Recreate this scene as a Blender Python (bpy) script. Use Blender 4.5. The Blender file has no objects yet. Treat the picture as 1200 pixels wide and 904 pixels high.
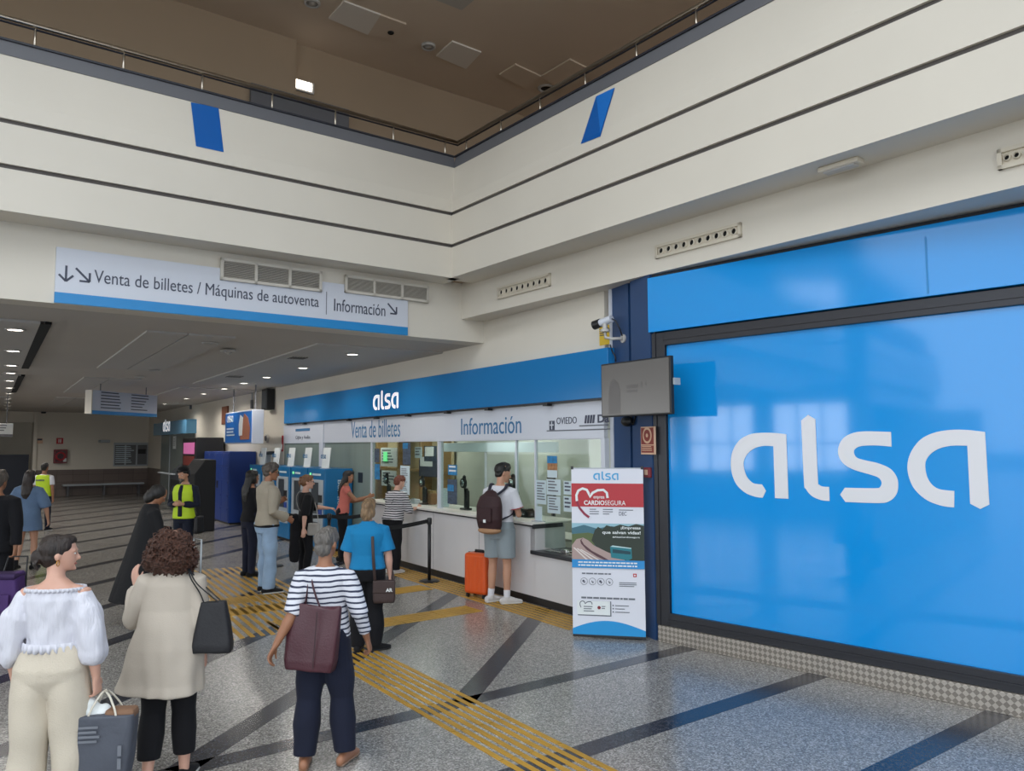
import bpy, bmesh, math, random
import numpy as np
from mathutils import Vector, Matrix, noise
random.seed(7)
RNG = np.random.default_rng(7)
R = math.radians
SC = bpy.context.scene
COL = SC.collection

# ------------------------------------------------------------------ camera
FPX, CX, CY, CAMZ = 912.0, 600.0, 452.0, 2.05
PITCH, ROLL = math.atan(71.0 / 912.0), R(-0.26)

def ray(x, y):
    dx, dy = x - CX, y - CY
    c, s = math.cos(ROLL), math.sin(ROLL)
    u, v = c * dx + s * dy, -s * dx + c * dy
    d = (u / FPX, 1.0, -v / FPX)
    cp, sp = math.cos(PITCH), math.sin(PITCH)
    return Vector((d[0], d[1] * cp - d[2] * sp, d[1] * sp + d[2] * cp))

CAM = Vector((0, 0, CAMZ))
def gp(x, y, z=0.0):
    """point of the horizontal plane at height z that the photo shows at (x, y)"""
    r = ray(x, y)
    return CAM + r * ((z - CAMZ) / r.z)

cam = bpy.data.objects.new('camera', bpy.data.cameras.new('camera'))
COL.objects.link(cam)
_r = (ray(CX + 1, CY) - ray(CX, CY)).normalized()
_u = (ray(CX, CY - 1) - ray(CX, CY)).normalized()
_b = -ray(CX, CY).normalized()
cam.matrix_world = Matrix(((_r.x, _u.x, _b.x, 0), (_r.y, _u.y, _b.y, 0), (_r.z, _u.z, _b.z, CAMZ), (0, 0, 0, 1)))
cam.data.sensor_width = 36.0
cam.data.lens = FPX / 1200.0 * 36.0
cam.data.clip_end = 300
SC.camera = cam

# ------------------------------------------------------------------ light and exposure
SC.view_settings.view_transform = 'Standard'
SC.view_settings.look = 'None'
SC.view_settings.gamma = 1.0
SC.view_settings.use_curve_mapping = False
SC.view_settings.exposure = 0.0
WORLD_STRENGTH = 2.6
DAYLIGHT_W = 1950.0
ROOF_FILL_W = 330.0
LAMP_W = 52.0
w = bpy.data.worlds.new('sky'); SC.world = w; w.use_nodes = True
bg = w.node_tree.nodes['Background']
bg.inputs[0].default_value = (0.86, 0.93, 1.0, 1); bg.inputs[1].default_value = WORLD_STRENGTH
SC.cycles.use_denoising = True
SC.cycles.max_bounces = 8
SC.cycles.diffuse_bounces = 5
SC.cycles.glossy_bounces = 4
SC.cycles.transparent_max_bounces = 16
SC.cycles.sample_clamp_indirect = 6.0
SC.cycles.blur_glossy = 0.5

# ------------------------------------------------------------------ materials
def lin(c):
    if isinstance(c, str):
        c = [int(c[i:i + 2], 16) / 255 for i in (1, 3, 5)]
    return tuple((v / 12.92 if v <= 0.04045 else ((v + 0.055) / 1.055) ** 2.4) for v in c)

def mat(name, color, rough=0.5, metal=0.0, spec=0.5, emit=0.0, bump=None, var=None, coat=0.0, sheen=0.0, emit_color=None):
    """procedural material; bump=(scale, strength, stretch_xyz); var=(scale, amount, stretch)"""
    m = bpy.data.materials.new(name); m.use_nodes = True
    nt = m.node_tree; b = nt.nodes['Principled BSDF']
    c = lin(color)
    b.inputs['Base Color'].default_value = (*c, 1)
    b.inputs['Roughness'].default_value = rough
    b.inputs['Metallic'].default_value = metal
    b.inputs['Specular IOR Level'].default_value = spec
    b.inputs['Coat Weight'].default_value = coat
    b.inputs['Sheen Weight'].default_value = sheen
    if emit:
        b.inputs['Emission Color'].default_value = (*(lin(emit_color) if emit_color else c), 1)
        b.inputs['Emission Strength'].default_value = emit
    if bump or var:
        tc = nt.nodes.new('ShaderNodeTexCoord')
    def noise_tex(scale, stretch):
        mp = nt.nodes.new('ShaderNodeMapping'); nz = nt.nodes.new('ShaderNodeTexNoise')
        mp.inputs['Scale'].default_value = stretch
        nz.inputs['Scale'].default_value = scale; nz.inputs['Detail'].default_value = 4
        nt.links.new(tc.outputs['Object'], mp.inputs[0]); nt.links.new(mp.outputs[0], nz.inputs['Vector'])
        return nz
    if bump:
        nz = noise_tex(bump[0], bump[2] if len(bump) > 2 else (1, 1, 1))
        bp = nt.nodes.new('ShaderNodeBump'); bp.inputs['Strength'].default_value = bump[1]
        bp.inputs['Distance'].default_value = 0.02
        nt.links.new(nz.outputs['Fac'], bp.inputs['Height']); nt.links.new(bp.outputs[0], b.inputs['Normal'])
    if var:
        nz = noise_tex(var[0], var[2] if len(var) > 2 else (1, 1, 1))
        cr = nt.nodes.new('ShaderNodeValToRGB')
        k = var[1]
        cr.color_ramp.elements[0].position = 0.3; cr.color_ramp.elements[1].position = 0.7
        cr.color_ramp.elements[0].color = (*[v * (1 - k) for v in c], 1)
        cr.color_ramp.elements[1].color = (*[min(1, v * (1 + k)) for v in c], 1)
        nt.links.new(nz.outputs['Fac'], cr.inputs[0]); nt.links.new(cr.outputs[0], b.inputs['Base Color'])
    return m

def terrazzo(name, base, dark, light, rough):
    m = bpy.data.materials.new(name); m.use_nodes = True
    nt = m.node_tree; b = nt.nodes['Principled BSDF']; L = nt.links
    tc = nt.nodes.new('ShaderNodeTexCoord')
    v = nt.nodes.new('ShaderNodeTexVoronoi'); v.inputs['Scale'].default_value = 95
    L.new(tc.outputs['Object'], v.inputs['Vector'])
    cr = nt.nodes.new('ShaderNodeValToRGB'); e = cr.color_ramp.elements
    cr.color_ramp.interpolation = 'CONSTANT'
    e[0].position = 0; e[0].color = (*lin(dark), 1)
    e[1].position = 0.28; e[1].color = (*lin(base), 1)
    x = e.new(0.66); x.color = (*lin(light), 1)
    x = e.new(0.86); x.color = (*[0.55 * q + 0.45 * p for q, p in zip(lin(base), lin(dark))], 1)
    sp = nt.nodes.new('ShaderNodeSeparateColor'); L.new(v.outputs['Color'], sp.inputs[0]); L.new(sp.outputs[0], cr.inputs[0])
    nz = nt.nodes.new('ShaderNodeTexNoise'); nz.inputs['Scale'].default_value = 0.8; nz.inputs['Detail'].default_value = 5
    L.new(tc.outputs['Object'], nz.inputs['Vector'])
    mr = nt.nodes.new('ShaderNodeMapRange'); mr.inputs[3].default_value = 0.86; mr.inputs[4].default_value = 1.1
    L.new(nz.outputs['Fac'], mr.inputs[0])
    mx = nt.nodes.new('ShaderNodeMix'); mx.data_type = 'RGBA'; mx.blend_type = 'MULTIPLY'; mx.inputs[0].default_value = 1
    L.new(cr.outputs[0], mx.inputs[6]); L.new(mr.outputs[0], mx.inputs[7]); L.new(mx.outputs[2], b.inputs['Base Color'])
    mr2 = nt.nodes.new('ShaderNodeMapRange'); mr2.inputs[3].default_value = rough - .06; mr2.inputs[4].default_value = rough + .08
    L.new(nz.outputs['Fac'], mr2.inputs[0]); L.new(mr2.outputs[0], b.inputs['Roughness'])
    b.inputs['Specular IOR Level'].default_value = 0.5
    return m

def stripes(name, a, bcol, pitch, frac, rough=0.8):
    """fabric with horizontal stripes (object z)"""
    m = bpy.data.materials.new(name); m.use_nodes = True
    nt = m.node_tree; b = nt.nodes['Principled BSDF']; L = nt.links
    tc = nt.nodes.new('ShaderNodeTexCoord'); sx = nt.nodes.new('ShaderNodeSeparateXYZ'); L.new(tc.outputs['Object'], sx.inputs[0])
    nz = nt.nodes.new('ShaderNodeTexNoise'); nz.inputs['Scale'].default_value = 6; L.new(tc.outputs['Object'], nz.inputs['Vector'])
    ma = nt.nodes.new('ShaderNodeMath'); ma.operation = 'MULTIPLY_ADD'; ma.inputs[1].default_value = 0.03
    L.new(nz.outputs['Fac'], ma.inputs[0]); L.new(sx.outputs['Z'], ma.inputs[2])
    dv = nt.nodes.new('ShaderNodeMath'); dv.operation = 'DIVIDE'; dv.inputs[1].default_value = pitch; L.new(ma.outputs[0], dv.inputs[0])
    fr = nt.nodes.new('ShaderNodeMath'); fr.operation = 'FRACT'; L.new(dv.outputs[0], fr.inputs[0])
    gt = nt.nodes.new('ShaderNodeMath'); gt.operation = 'LESS_THAN'; gt.inputs[1].default_value = frac; L.new(fr.outputs[0], gt.inputs[0])
    mx = nt.nodes.new('ShaderNodeMix'); mx.data_type = 'RGBA'
    mx.inputs[6].default_value = (*lin(a), 1); mx.inputs[7].default_value = (*lin(bcol), 1)
    L.new(gt.outputs[0], mx.inputs[0]); L.new(mx.outputs[2], b.inputs['Base Color'])
    b.inputs['Roughness'].default_value = rough
    return m

def glass(name, tint, refl=0.09):
    m = bpy.data.materials.new(name); m.use_nodes = True
    nt = m.node_tree; nt.nodes.clear(); L = nt.links
    o = nt.nodes.new('ShaderNodeOutputMaterial'); t = nt.nodes.new('ShaderNodeBsdfTransparent'); g = nt.nodes.new('ShaderNodeBsdfGlossy')
    mx = nt.nodes.new('ShaderNodeMixShader'); fr = nt.nodes.new('ShaderNodeLayerWeight'); fr.inputs[0].default_value = 0.5
    pw = nt.nodes.new('ShaderNodeMath'); pw.operation = 'POWER'; pw.inputs[1].default_value = 5.0
    ad = nt.nodes.new('ShaderNodeMath'); ad.operation = 'MULTIPLY_ADD'; ad.inputs[1].default_value = 0.6; ad.inputs[2].default_value = refl * .5
    L.new(fr.outputs['Facing'], pw.inputs[0])
    t.inputs[0].default_value = (*lin(tint), 1); g.inputs['Roughness'].default_value = 0.03
    L.new(pw.outputs[0], ad.inputs[0]); L.new(ad.outputs[0], mx.inputs[0]); L.new(t.outputs[0], mx.inputs[1]); L.new(g.outputs[0], mx.inputs[2])
    L.new(mx.outputs[0], o.inputs[0])
    return m

def checker_plate(name):
    m = mat(name, '#9a948c', 0.38, 0.75)
    nt = m.node_tree; L = nt.links; b = nt.nodes['Principled BSDF']
    tc = nt.nodes.new('ShaderNodeTexCoord'); mp = nt.nodes.new('ShaderNodeMapping')
    mp.inputs['Rotation'].default_value = (0, R(45), 0); mp.inputs['Scale'].default_value = (1, 1, 1)
    L.new(tc.outputs['Object'], mp.inputs[0])
    ck = nt.nodes.new('ShaderNodeTexChecker'); ck.inputs['Scale'].default_value = 28; L.new(mp.outputs[0], ck.inputs['Vector'])
    bp = nt.nodes.new('ShaderNodeBump'); bp.inputs['Strength'].default_value = 0.8; bp.inputs['Distance'].default_value = 0.006
    L.new(ck.outputs['Fac'], bp.inputs['Height']); L.new(bp.outputs[0], b.inputs['Normal'])
    mx = nt.nodes.new('ShaderNodeMix'); mx.data_type = 'RGBA'
    mx.inputs[6].default_value = (*lin('#8d867e'), 1); mx.inputs[7].default_value = (*lin('#bdb5ab'), 1)
    L.new(ck.outputs['Fac'], mx.inputs[0]); L.new(mx.outputs[2], b.inputs['Base Color'])
    return m

def tiles(name, c, mortar, w_, h_, rough=0.45):
    m = bpy.data.materials.new(name); m.use_nodes = True
    nt = m.node_tree; b = nt.nodes['Principled BSDF']; L = nt.links
    tc = nt.nodes.new('ShaderNodeTexCoord'); mp = nt.nodes.new('ShaderNodeMapping'); mp.inputs['Rotation'].default_value = (R(90), 0, 0)
    L.new(tc.outputs['Object'], mp.inputs[0])
    br = nt.nodes.new('ShaderNodeTexBrick'); br.inputs['Scale'].default_value = 1; br.offset = 0
    br.inputs['Brick Width'].default_value = w_; br.inputs['Row Height'].default_value = h_; br.inputs['Mortar Size'].default_value = 0.006
    cc = lin(c)
    br.inputs['Color1'].default_value = (*[v * .9 for v in cc], 1); br.inputs['Color2'].default_value = (*[v * 1.1 for v in cc], 1)
    br.inputs['Mortar'].default_value = (*lin(mortar), 1)
    L.new(mp.outputs[0], br.inputs['Vector']); L.new(br.outputs['Color'], b.inputs['Base Color'])
    b.inputs['Roughness'].default_value = rough
    return m

M = dict(
    floor=terrazzo('terrazzo_grey', '#938f8a', '#716e69', '#b2aea7', 0.21),
    stripe=terrazzo('terrazzo_dark', '#34353b', '#2a2b31', '#4a4c54', 0.22),
    white=mat('painted_plaster', '#d8d1c4', 0.6, var=(0.7, 0.03)),
    soffit=mat('soffit_plaster', '#cfc8bb', 0.7, var=(0.7, 0.03)),
    corr_ceil=mat('corridor_ceiling', '#bdb7b0', 0.8, var=(0.5, 0.03)),
    corr_panel=mat('corridor_ceiling_panel', '#bab7b4', 0.75),
    up_wall=mat('upper_floor_wall', '#a38f78', 0.8, var=(0.4, 0.05)),
    up_ceil=mat('upper_floor_ceiling', '#d3c2ae', 0.85, var=(0.4, 0.05)),
    up_tile=mat('upper_ceiling_tile', '#e0d9cf', 0.8),
    groove=mat('groove_dark', '#57524f', 0.7),
    kerb=mat('grey_kerb', '#66676c', 0.5),
    kerb_dark=mat('kerb_edge', '#20222c', 0.5),
    steel=mat('brushed_steel', '#cfc6b8', 0.3, 1.0),
    chrome=mat('chrome', '#d8d8d8', 0.12, 1.0),
    panel=mat('blue_film', '#1492e0', 0.07, 0, 0.6, coat=0.2),
    panel_up=mat('blue_film_upper', '#1492e0', 0.10, 0, 0.6),
    logo=mat('white_film', '#dcdce0', 0.25, 0, 0.4),
    frame=mat('dark_frame', '#34353a', 0.35, 0.4),
    plate=checker_plate('checker_plate'),
    pillar=mat('blue_pillar', '#27456f', 0.35, var=(2, 0.05)),
    signblue=mat('sign_blue', '#1a78b8', 0.14, 0, 0.5),
    stripblue=mat('strip_blue', '#1f86c6', 0.35),
    signwhite=mat('sign_white', '#ccd0da', 0.3),
    lit=mat('lit_letters', '#f4f6fa', 0.4, emit=0.55),
    textblue=mat('text_blue', '#2d6f9e', 0.5),
    textdark=mat('text_dark', '#43485a', 0.5),
    textgrey=mat('text_grey', '#6c7078', 0.6),
    black=mat('black_plastic', '#17181b', 0.4),
    blackmat=mat('black_matte', '#101114', 0.8),
    counter=mat('counter_white', '#d3d1d2', 0.35, var=(1.2, 0.03)),
    ctop=mat('counter_top', '#d9d6d0', 0.3),
    kick=mat('kick_black', '#1b1c1f', 0.35),
    tactile=mat('tactile_yellow', '#b58a2e', 0.55, var=(3, 0.15)),
    glass=glass('counter_glass', '#e9f1ee', 0.10),
    blind=mat('grey_blind', '#7d8a83', 0.35, spec=0.5, var=(9, 0.06, (1, 1, 0.02))),
    office=mat('office_wall', '#c3c5b9', 0.8),
    wood=mat('pine_wood', '#a98a5c', 0.6, var=(5, 0.12, (1, 1, 8))),
    paper=mat('paper', '#dfe3e2', 0.8),
    paperblue=mat('paper_bluish', '#c6d6dc', 0.7),
    posterblue=mat('poster_blue', '#1f78ad', 0.5, var=(14, 0.35)),
    posterdark=mat('poster_dark', '#3d4a5c', 0.5, var=(22, 0.6)),
    posterwarm=mat('poster_warm', '#a0714a', 0.5, var=(20, 0.5)),
    red=mat('red', '#b3202c', 0.45),
    darkred=mat('dark_red', '#7c2a33', 0.5),
    extred=mat('extinguisher_red', '#8a3b33', 0.5),
    cream=mat('sign_cream', '#d8b497', 0.5),
    locker=mat('locker_blue', '#1d3f8f', 0.4, var=(2, 0.04)),
    kiosk=mat('kiosk_blue', '#0f6da3', 0.35),
    kgrey=mat('kiosk_grey', '#a9b0b6', 0.4),
    kdark=mat('kiosk_dark', '#3a4148', 0.3),
    yellow=mat('yellow_notice', '#e0bb2a', 0.5),
    screen=mat('tv_screen', '#54514e', 0.25, emit=0.16, emit_color='#77726d'),
    screendim=mat('tv_picture', '#4a4644', 0.3, emit=0.13, emit_color='#6a6664'),
    grille=mat('vent_grille', '#c9c3b8', 0.5),
    slat=mat('vent_slat', '#c9c3b8', 0.5),
    hole=mat('vent_hole', '#0c0b0b', 0.9),
    nozzle=mat('vent_nozzle', '#d3cab8', 0.4),
    lamp=mat('lamp_lens', '#ffffff', 0.4, emit=9.0, emit_color='#fff6ea'),
    lamp_off=mat('lamp_lens_off', '#b9b6b2', 0.3),
    wainscot=tiles('brown_wainscot', '#6b5e58', '#4a413d', 0.6, 0.3),
    navy=mat('navy_hoarding', '#1c2333', 0.5),
    sage=mat('grey_green_glass', '#78827e', 0.2),
    facade=mat('facade_wall', '#b9b4ab', 0.7),
    mullion=mat('window_mullion', '#55585e', 0.4, 0.5),
    asphalt=mat('outside_ground', '#8a8a86', 0.9, var=(0.3, 0.2)),
    pink=mat('pink_screen', '#c86aa0', 0.4, emit=0.5),
    green=mat('green_light', '#6fd48a', 0.4, emit=1.2),
)

# ------------------------------------------------------------------ geometry helpers
class G:
    def __init__(s): s.bm = bmesh.new()
    def box(s, x0, x1, y0, y1, z0, z1, mx=None):
        v = [s.bm.verts.new((x, y, z)) for x in (x0, x1) for y in (y0, y1) for z in (z0, z1)]
        for f in ((0, 1, 3, 2), (4, 6, 7, 5), (0, 4, 5, 1), (2, 3, 7, 6), (0, 2, 6, 4), (1, 5, 7, 3)):
            s.bm.faces.new([v[i] for i in f])
        if mx is not None: bmesh.ops.transform(s.bm, matrix=mx, verts=v)
        return s
    def rbox(s, x0, x1, y0, y1, z0, z1, r=0.01, seg=2, mx=None):
        b = bmesh.new(); g = G.__new__(G); g.bm = b; g.box(x0, x1, y0, y1, z0, z1)
        bmesh.ops.recalc_face_normals(b, faces=b.faces)
        bmesh.ops.bevel(b, geom=list(b.edges), offset=r, segments=seg, profile=0.5, affect='EDGES')
        if mx is not None: bmesh.ops.transform(b, matrix=mx, verts=b.verts)
        return s.merge(b)
    def merge(s, b):
        me = bpy.data.meshes.new('tmp'); b.to_mesh(me); b.free(); s.bm.from_mesh(me); bpy.data.meshes.remove(me); return s
    def prism(s, pts, z0, z1):
        """vertical prism over a plan polygon"""
        lo = [s.bm.verts.new((p[0], p[1], z0)) for p in pts]; hi = [s.bm.verts.new((p[0], p[1], z1)) for p in pts]
        n = len(pts)
        s.bm.faces.new(lo[::-1]); s.bm.faces.new(hi)
        for i in range(n): s.bm.faces.new([lo[i], lo[(i + 1) % n], hi[(i + 1) % n], hi[i]])
        return s
    def extr(s, prof, x0, x1):
        """profile in (y, z) extruded along x"""
        a = [s.bm.verts.new((x0, p[0], p[1])) for p in prof]; b = [s.bm.verts.new((x1, p[0], p[1])) for p in prof]
        n = len(prof); s.bm.faces.new(a); s.bm.faces.new(b[::-1])
        for i in range(n): s.bm.faces.new([a[i], b[i], b[(i + 1) % n], a[(i + 1) % n]])
        return s
    def ring_loft(s, rings, cap=True):
        vs = [[s.bm.verts.new(p) for p in r] for r in rings]; n = len(vs[0])
        for a, b in zip(vs, vs[1:]):
            for i in range(n): s.bm.faces.new([a[i], a[(i + 1) % n], b[(i + 1) % n], b[i]])
        if cap:
            s.bm.faces.new(vs[0][::-1]); s.bm.faces.new(vs[-1])
        return s
    def tube(s, pts, rad, seg=12, ref=None, cap=True, close=False):
        """tube along points; rad: number, list, or list of (ra, rb) with ra along ref"""
        pts = [Vector(p) for p in pts]; n = len(pts)
        if not isinstance(rad, (list, tuple)): rad = [rad] * n
        rad = [r if isinstance(r, (list, tuple)) else (r, r) for r in rad]
        rings = []; pr = Vector(ref) if ref is not None else None
        for i in range(n):
            if close: t = (pts[(i + 1) % n] - pts[i - 1]).normalized()
            else: t = (pts[min(i + 1, n - 1)] - pts[max(i - 1, 0)]).normalized()
            if pr is None: pr = Vector((1, 0, 0)) if abs(t.x) < 0.8 else Vector((0, 1, 0))
            a = (pr - t * pr.dot(t)).normalized(); b = t.cross(a)
            if ref is None: pr = a
            rings.append((pts[i], t, a, b, rad[i]))
        def ring(c, a, b, r, k=1.0):
            return [c + a * (r[0] * k * math.cos(2 * math.pi * j / seg)) + b * (r[1] * k * math.sin(2 * math.pi * j / seg)) for j in range(seg)]
        out = [ring(c, a, b, r) for c, t, a, b, r in rings]
        if close:
            out.append(out[0]); vs = [[s.bm.verts.new(p) for p in q] for q in out[:-1]]; vs.append(vs[0])
            for q, w_ in zip(vs, vs[1:]):
                for i in range(seg): s.bm.faces.new([q[i], q[(i + 1) % seg], w_[(i + 1) % seg], w_[i]])
            return s
        if cap == 'round':
            c, t, a, b, r = rings[0]; h = min(r)
            out = [ring(c - t * h * math.sin(q), a, b, r, math.cos(q)) for q in (1.35, 0.9, 0.45)] + out
            c, t, a, b, r = rings[-1]; h = min(r)
            out = out + [ring(c + t * h * math.sin(q), a, b, r, math.cos(q)) for q in (0.45, 0.9, 1.35)]
        return s.ring_loft(out, cap=bool(cap))
    def cyl(s, p0, p1, r, seg=16): return s.tube([p0, p1], r, seg)
    def ell(s, c, r, rot=None, u=14, v=9):
        b = bmesh.new(); bmesh.ops.create_uvsphere(b, u_segments=u, v_segments=v, radius=1)
        mx = Matrix.Translation(Vector(c)) @ (rot.to_4x4() if rot is not None else Matrix()) @ Matrix.Diagonal((r[0], r[1], r[2], 1))
        bmesh.ops.transform(b, matrix=mx, verts=b.verts)
        return s.merge(b)
    def lathe(s, prof, c=(0, 0, 0), seg=24):
        """profile (r, z) round the z axis at c"""
        return s.ring_loft([[Vector((c[0] + r * math.cos(2 * math.pi * j / seg), c[1] + r * math.sin(2 * math.pi * j / seg), c[2] + z)) for j in range(seg)] for r, z in prof])
    def quad(s, a, b, c, d): s.bm.faces.new([s.bm.verts.new(p) for p in (a, b, c, d)]); return s
    def obj(s, name, m, parent=None, mx=None, smooth=False, bevel=0):
        bmesh.ops.recalc_face_normals(s.bm, faces=s.bm.faces)
        if bevel:
            bmesh.ops.bevel(s.bm, geom=[e for e in s.bm.edges if len(e.link_faces) == 2 and e.calc_face_angle(0) > 0.6], offset=bevel, segments=2, profile=0.5, affect='EDGES')
        me = bpy.data.meshes.new(name); s.bm.to_mesh(me); s.bm.free()
        return link(name, me, m, parent, mx, smooth)

def link(name, me, m, parent=None, mx=None, smooth=False):
    o = bpy.data.objects.new(name, me); COL.objects.link(o)
    me.materials.clear()
    for q in (m if isinstance(m, (list, tuple)) else [m]): me.materials.append(M[q] if isinstance(q, str) else q)
    if smooth: me.polygons.foreach_set('use_smooth', [True] * len(me.polygons))
    if parent is not None: o.parent = parent
    if mx is not None: o.matrix_local = mx
    return o

def tag(o, label, cat, group=None, kind=None):
    o['label'] = label; o['category'] = cat
    if group: o['group'] = group
    if kind: o['kind'] = kind
    return o
def thing(name, label, cat, mx=None, group=None):
    o = bpy.data.objects.new(name, None); COL.objects.link(o); o.empty_display_size = 0.1
    if mx is not None: o.matrix_world = mx
    return tag(o, label, cat, group)
def struct(o): o['kind'] = 'structure'; return o

def at(p, yaw=0.0): return Matrix.Translation(Vector(p)) @ Matrix.Rotation(yaw, 4, 'Z')

class Wall:
    """vertical plane: u runs to the viewer's right, local y goes into the wall, z up"""
    def __init__(s, p0, vp, back=0.0):
        s.p0 = Vector((p0[0], p0[1], 0)); d = ray(*vp); d.z = 0; d.normalize()
        n = Vector((d.y, -d.x, 0))
        if n.dot(CAM - s.p0) < 0: n = -n
        n.z = 0; s.n = n; s.into = -n; s.u = Vector((s.into.y, -s.into.x, 0)); s.p0 = s.p0 - n * back
    def pt(s, x, y, off=0.0):
        r = ray(x, y); q = s.p0 + s.n * off
        return CAM + r * (s.n.dot(q - CAM) / s.n.dot(r))
    def uv(s, x, y, off=0.0):
        p = s.pt(x, y, off); return (p - s.p0).dot(s.u), p.z
    def mx(s, u=0.0, off=0.0, z=0.0):
        p = s.p0 + s.u * u + s.n * off
        return Matrix(((s.u.x, s.into.x, 0, p.x), (s.u.y, s.into.y, 0, p.y), (0, 0, 1, z), (0, 0, 0, 1)))
    def at(s, u, off=0.0, z=0.0): return s.p0 + s.u * u + s.n * off + Vector((0, 0, z))

def curve_mesh(name, loops, depth):
    cu = bpy.data.curves.new(name, 'CURVE'); cu.dimensions = '2D'; cu.fill_mode = 'BOTH'; cu.extrude = depth
    for lp in loops:
        sp = cu.splines.new('POLY'); sp.points.add(len(lp) - 1); sp.use_cyclic_u = True
        for q, p in zip(sp.points, lp): q.co = (p[0], p[1], 0, 1)
    o = bpy.data.objects.new(name, cu); COL.objects.link(o)
    me = bpy.data.meshes.new_from_object(o.evaluated_get(bpy.context.evaluated_depsgraph_get()))
    bpy.data.objects.remove(o); bpy.data.curves.remove(cu)
    return me
def remap(me, f):
    n = len(me.vertices); a = np.empty(n * 3); me.vertices.foreach_get('co', a); a = a.reshape(-1, 3)
    a = f(a); me.vertices.foreach_set('co', np.ascontiguousarray(a, dtype=float).ravel()); me.update()
def shape(name, loops, m, parent, y, depth=0.002):
    """flat figure drawn in (u, z), standing at local y and facing -y"""
    me = curve_mesh(name, loops, depth)
    remap(me, lambda a: np.stack([a[:, 0], y - a[:, 2] - depth, a[:, 1]], 1))
    me.flip_normals() if False else None
    return link(name, me, m, parent)
def text(s, u0, u1, z0, z1, m, parent, y, name='lettering', depth=0.0015, bold=0.0):
    """lettering fitted into the box u0..u1 x z0..z1"""
    cu = bpy.data.curves.new(name, 'FONT'); cu.body = s; cu.size = 1; cu.extrude = depth; cu.offset = bold; cu.resolution_u = 4
    o = bpy.data.objects.new(name, cu); COL.objects.link(o)
    me = bpy.data.meshes.new_from_object(o.evaluated_get(bpy.context.evaluated_depsgraph_get()))
    bpy.data.objects.remove(o); bpy.data.curves.remove(cu)
    def f(a):
        lo = a.min(0); hi = a.max(0)
        x = u0 + (a[:, 0] - lo[0]) / (hi[0] - lo[0]) * (u1 - u0); z = z0 + (a[:, 1] - lo[1]) / (hi[1] - lo[1]) * (z1 - z0)
        return np.stack([x, y - a[:, 2] - depth, z], 1)
    remap(me, f)
    return link(name, me, m, parent)
def rect(u0, u1, z0, z1): return [(u0, z0), (u1, z0), (u1, z1), (u0, z1)]
def disc(u, z, r, n=24, rz=None): return [(u + r * math.cos(2 * math.pi * i / n), z + (rz or r) * math.sin(2 * math.pi * i / n)) for i in range(n)]
def lines(rows, u0, z0, u1, z1, frac=0.45, seed=0):
    """loops standing for rows of very small unreadable print"""
    rg = random.Random(seed); out = []; h = (z1 - z0) / rows
    for i in range(rows):
        e = u0 + (u1 - u0) * rg.uniform(0.6, 1.0)
        out.append(rect(u0, e, z1 - h * (i + frac), z1 - h * i))
    return out

LOGO = [
 [(0.262,0.272,1),(0.263,0.004,1),(0.203,0.004,1),(0.203,0.222,1),(0.162,0.224,0),(0.119,0.215,0),(0.084,0.192,0),(0.064,0.160,0),(0.063,0.129,0),(0.075,0.092,0),(0.099,0.067,0),(0.120,0.061,0),(0.145,0.060,1),(0.163,0.033,1),(0.147,0.003,1),(0.112,0.006,0),(0.066,0.021,0),(0.026,0.054,0),(0.005,0.099,0),(0.000,0.151,0),(0.011,0.203,0),(0.045,0.249,0),(0.096,0.274,0),(0.152,0.280,0),(0.212,0.278,0)],
 [(0.329,0.328,1),(0.359,0.350,1),(0.389,0.332,1),(0.391,0.087,0),(0.395,0.068,0),(0.408,0.060,0),(0.436,0.059,1),(0.436,0.003,1),(0.401,0.005,0),(0.363,0.020,0),(0.339,0.048,0),(0.332,0.080,0)],
 [(0.682,0.275,1),(0.682,0.219,1),(0.626,0.224,0),(0.570,0.222,0),(0.544,0.210,0),(0.540,0.193,0),(0.551,0.176,0),(0.585,0.166,0),(0.629,0.156,0),(0.672,0.137,0),(0.695,0.107,0),(0.700,0.074,0),(0.692,0.040,0),(0.667,0.014,0),(0.628,0.004,0),(0.499,0.002,1),(0.479,0.030,1),(0.499,0.058,1),(0.614,0.060,0),(0.634,0.066,0),(0.640,0.083,0),(0.630,0.100,0),(0.605,0.110,0),(0.538,0.129,0),(0.498,0.152,0),(0.479,0.184,0),(0.480,0.219,0),(0.499,0.252,0),(0.538,0.273,0),(0.589,0.279,0)],
 [(0.998,0.270,1),(1.000,0.017,1),(0.971,0.000,1),(0.940,0.017,1),(0.940,0.222,1),(0.891,0.222,0),(0.851,0.213,0),(0.820,0.194,0),(0.801,0.167,0),(0.798,0.137,0),(0.804,0.104,0),(0.820,0.078,0),(0.845,0.064,0),(0.891,0.060,1),(0.888,0.001,1),(0.847,0.005,0),(0.798,0.023,0),(0.759,0.059,0),(0.740,0.103,0),(0.736,0.152,0),(0.752,0.202,0),(0.787,0.246,0),(0.834,0.270,0),(0.888,0.279,0),(0.941,0.278,0)]]
def logo(u0, u1, z0, m, parent, y, name='logo', z1=None):
    k = u1 - u0; kz = k if z1 is None else (z1 - z0) / 0.35
    loops = []
    for L_ in LOGO:
        n = len(L_); out = []
        for i in range(n):
            p0, p1, p2, p3 = L_[i - 1], L_[i], L_[(i + 1) % n], L_[(i + 2) % n]
            if p1[2]: p0 = p1
            if p2[2]: p3 = p2
            st = 1 if (p1[2] and p2[2]) else 5
            for j in range(st):
                t = j / st
                out.append([0.5 * (2 * p1[a] + (p2[a] - p0[a]) * t + (2 * p0[a] - 5 * p1[a] + 4 * p2[a] - p3[a]) * t * t + (3 * p1[a] - p0[a] - 3 * p2[a] + p3[a]) * t ** 3) for a in (0, 1)])
        loops.append([(u0 + p[0] * k, z0 + p[1] * kz) for p in out])
    return shape(name, loops, m, parent, y)

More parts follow.
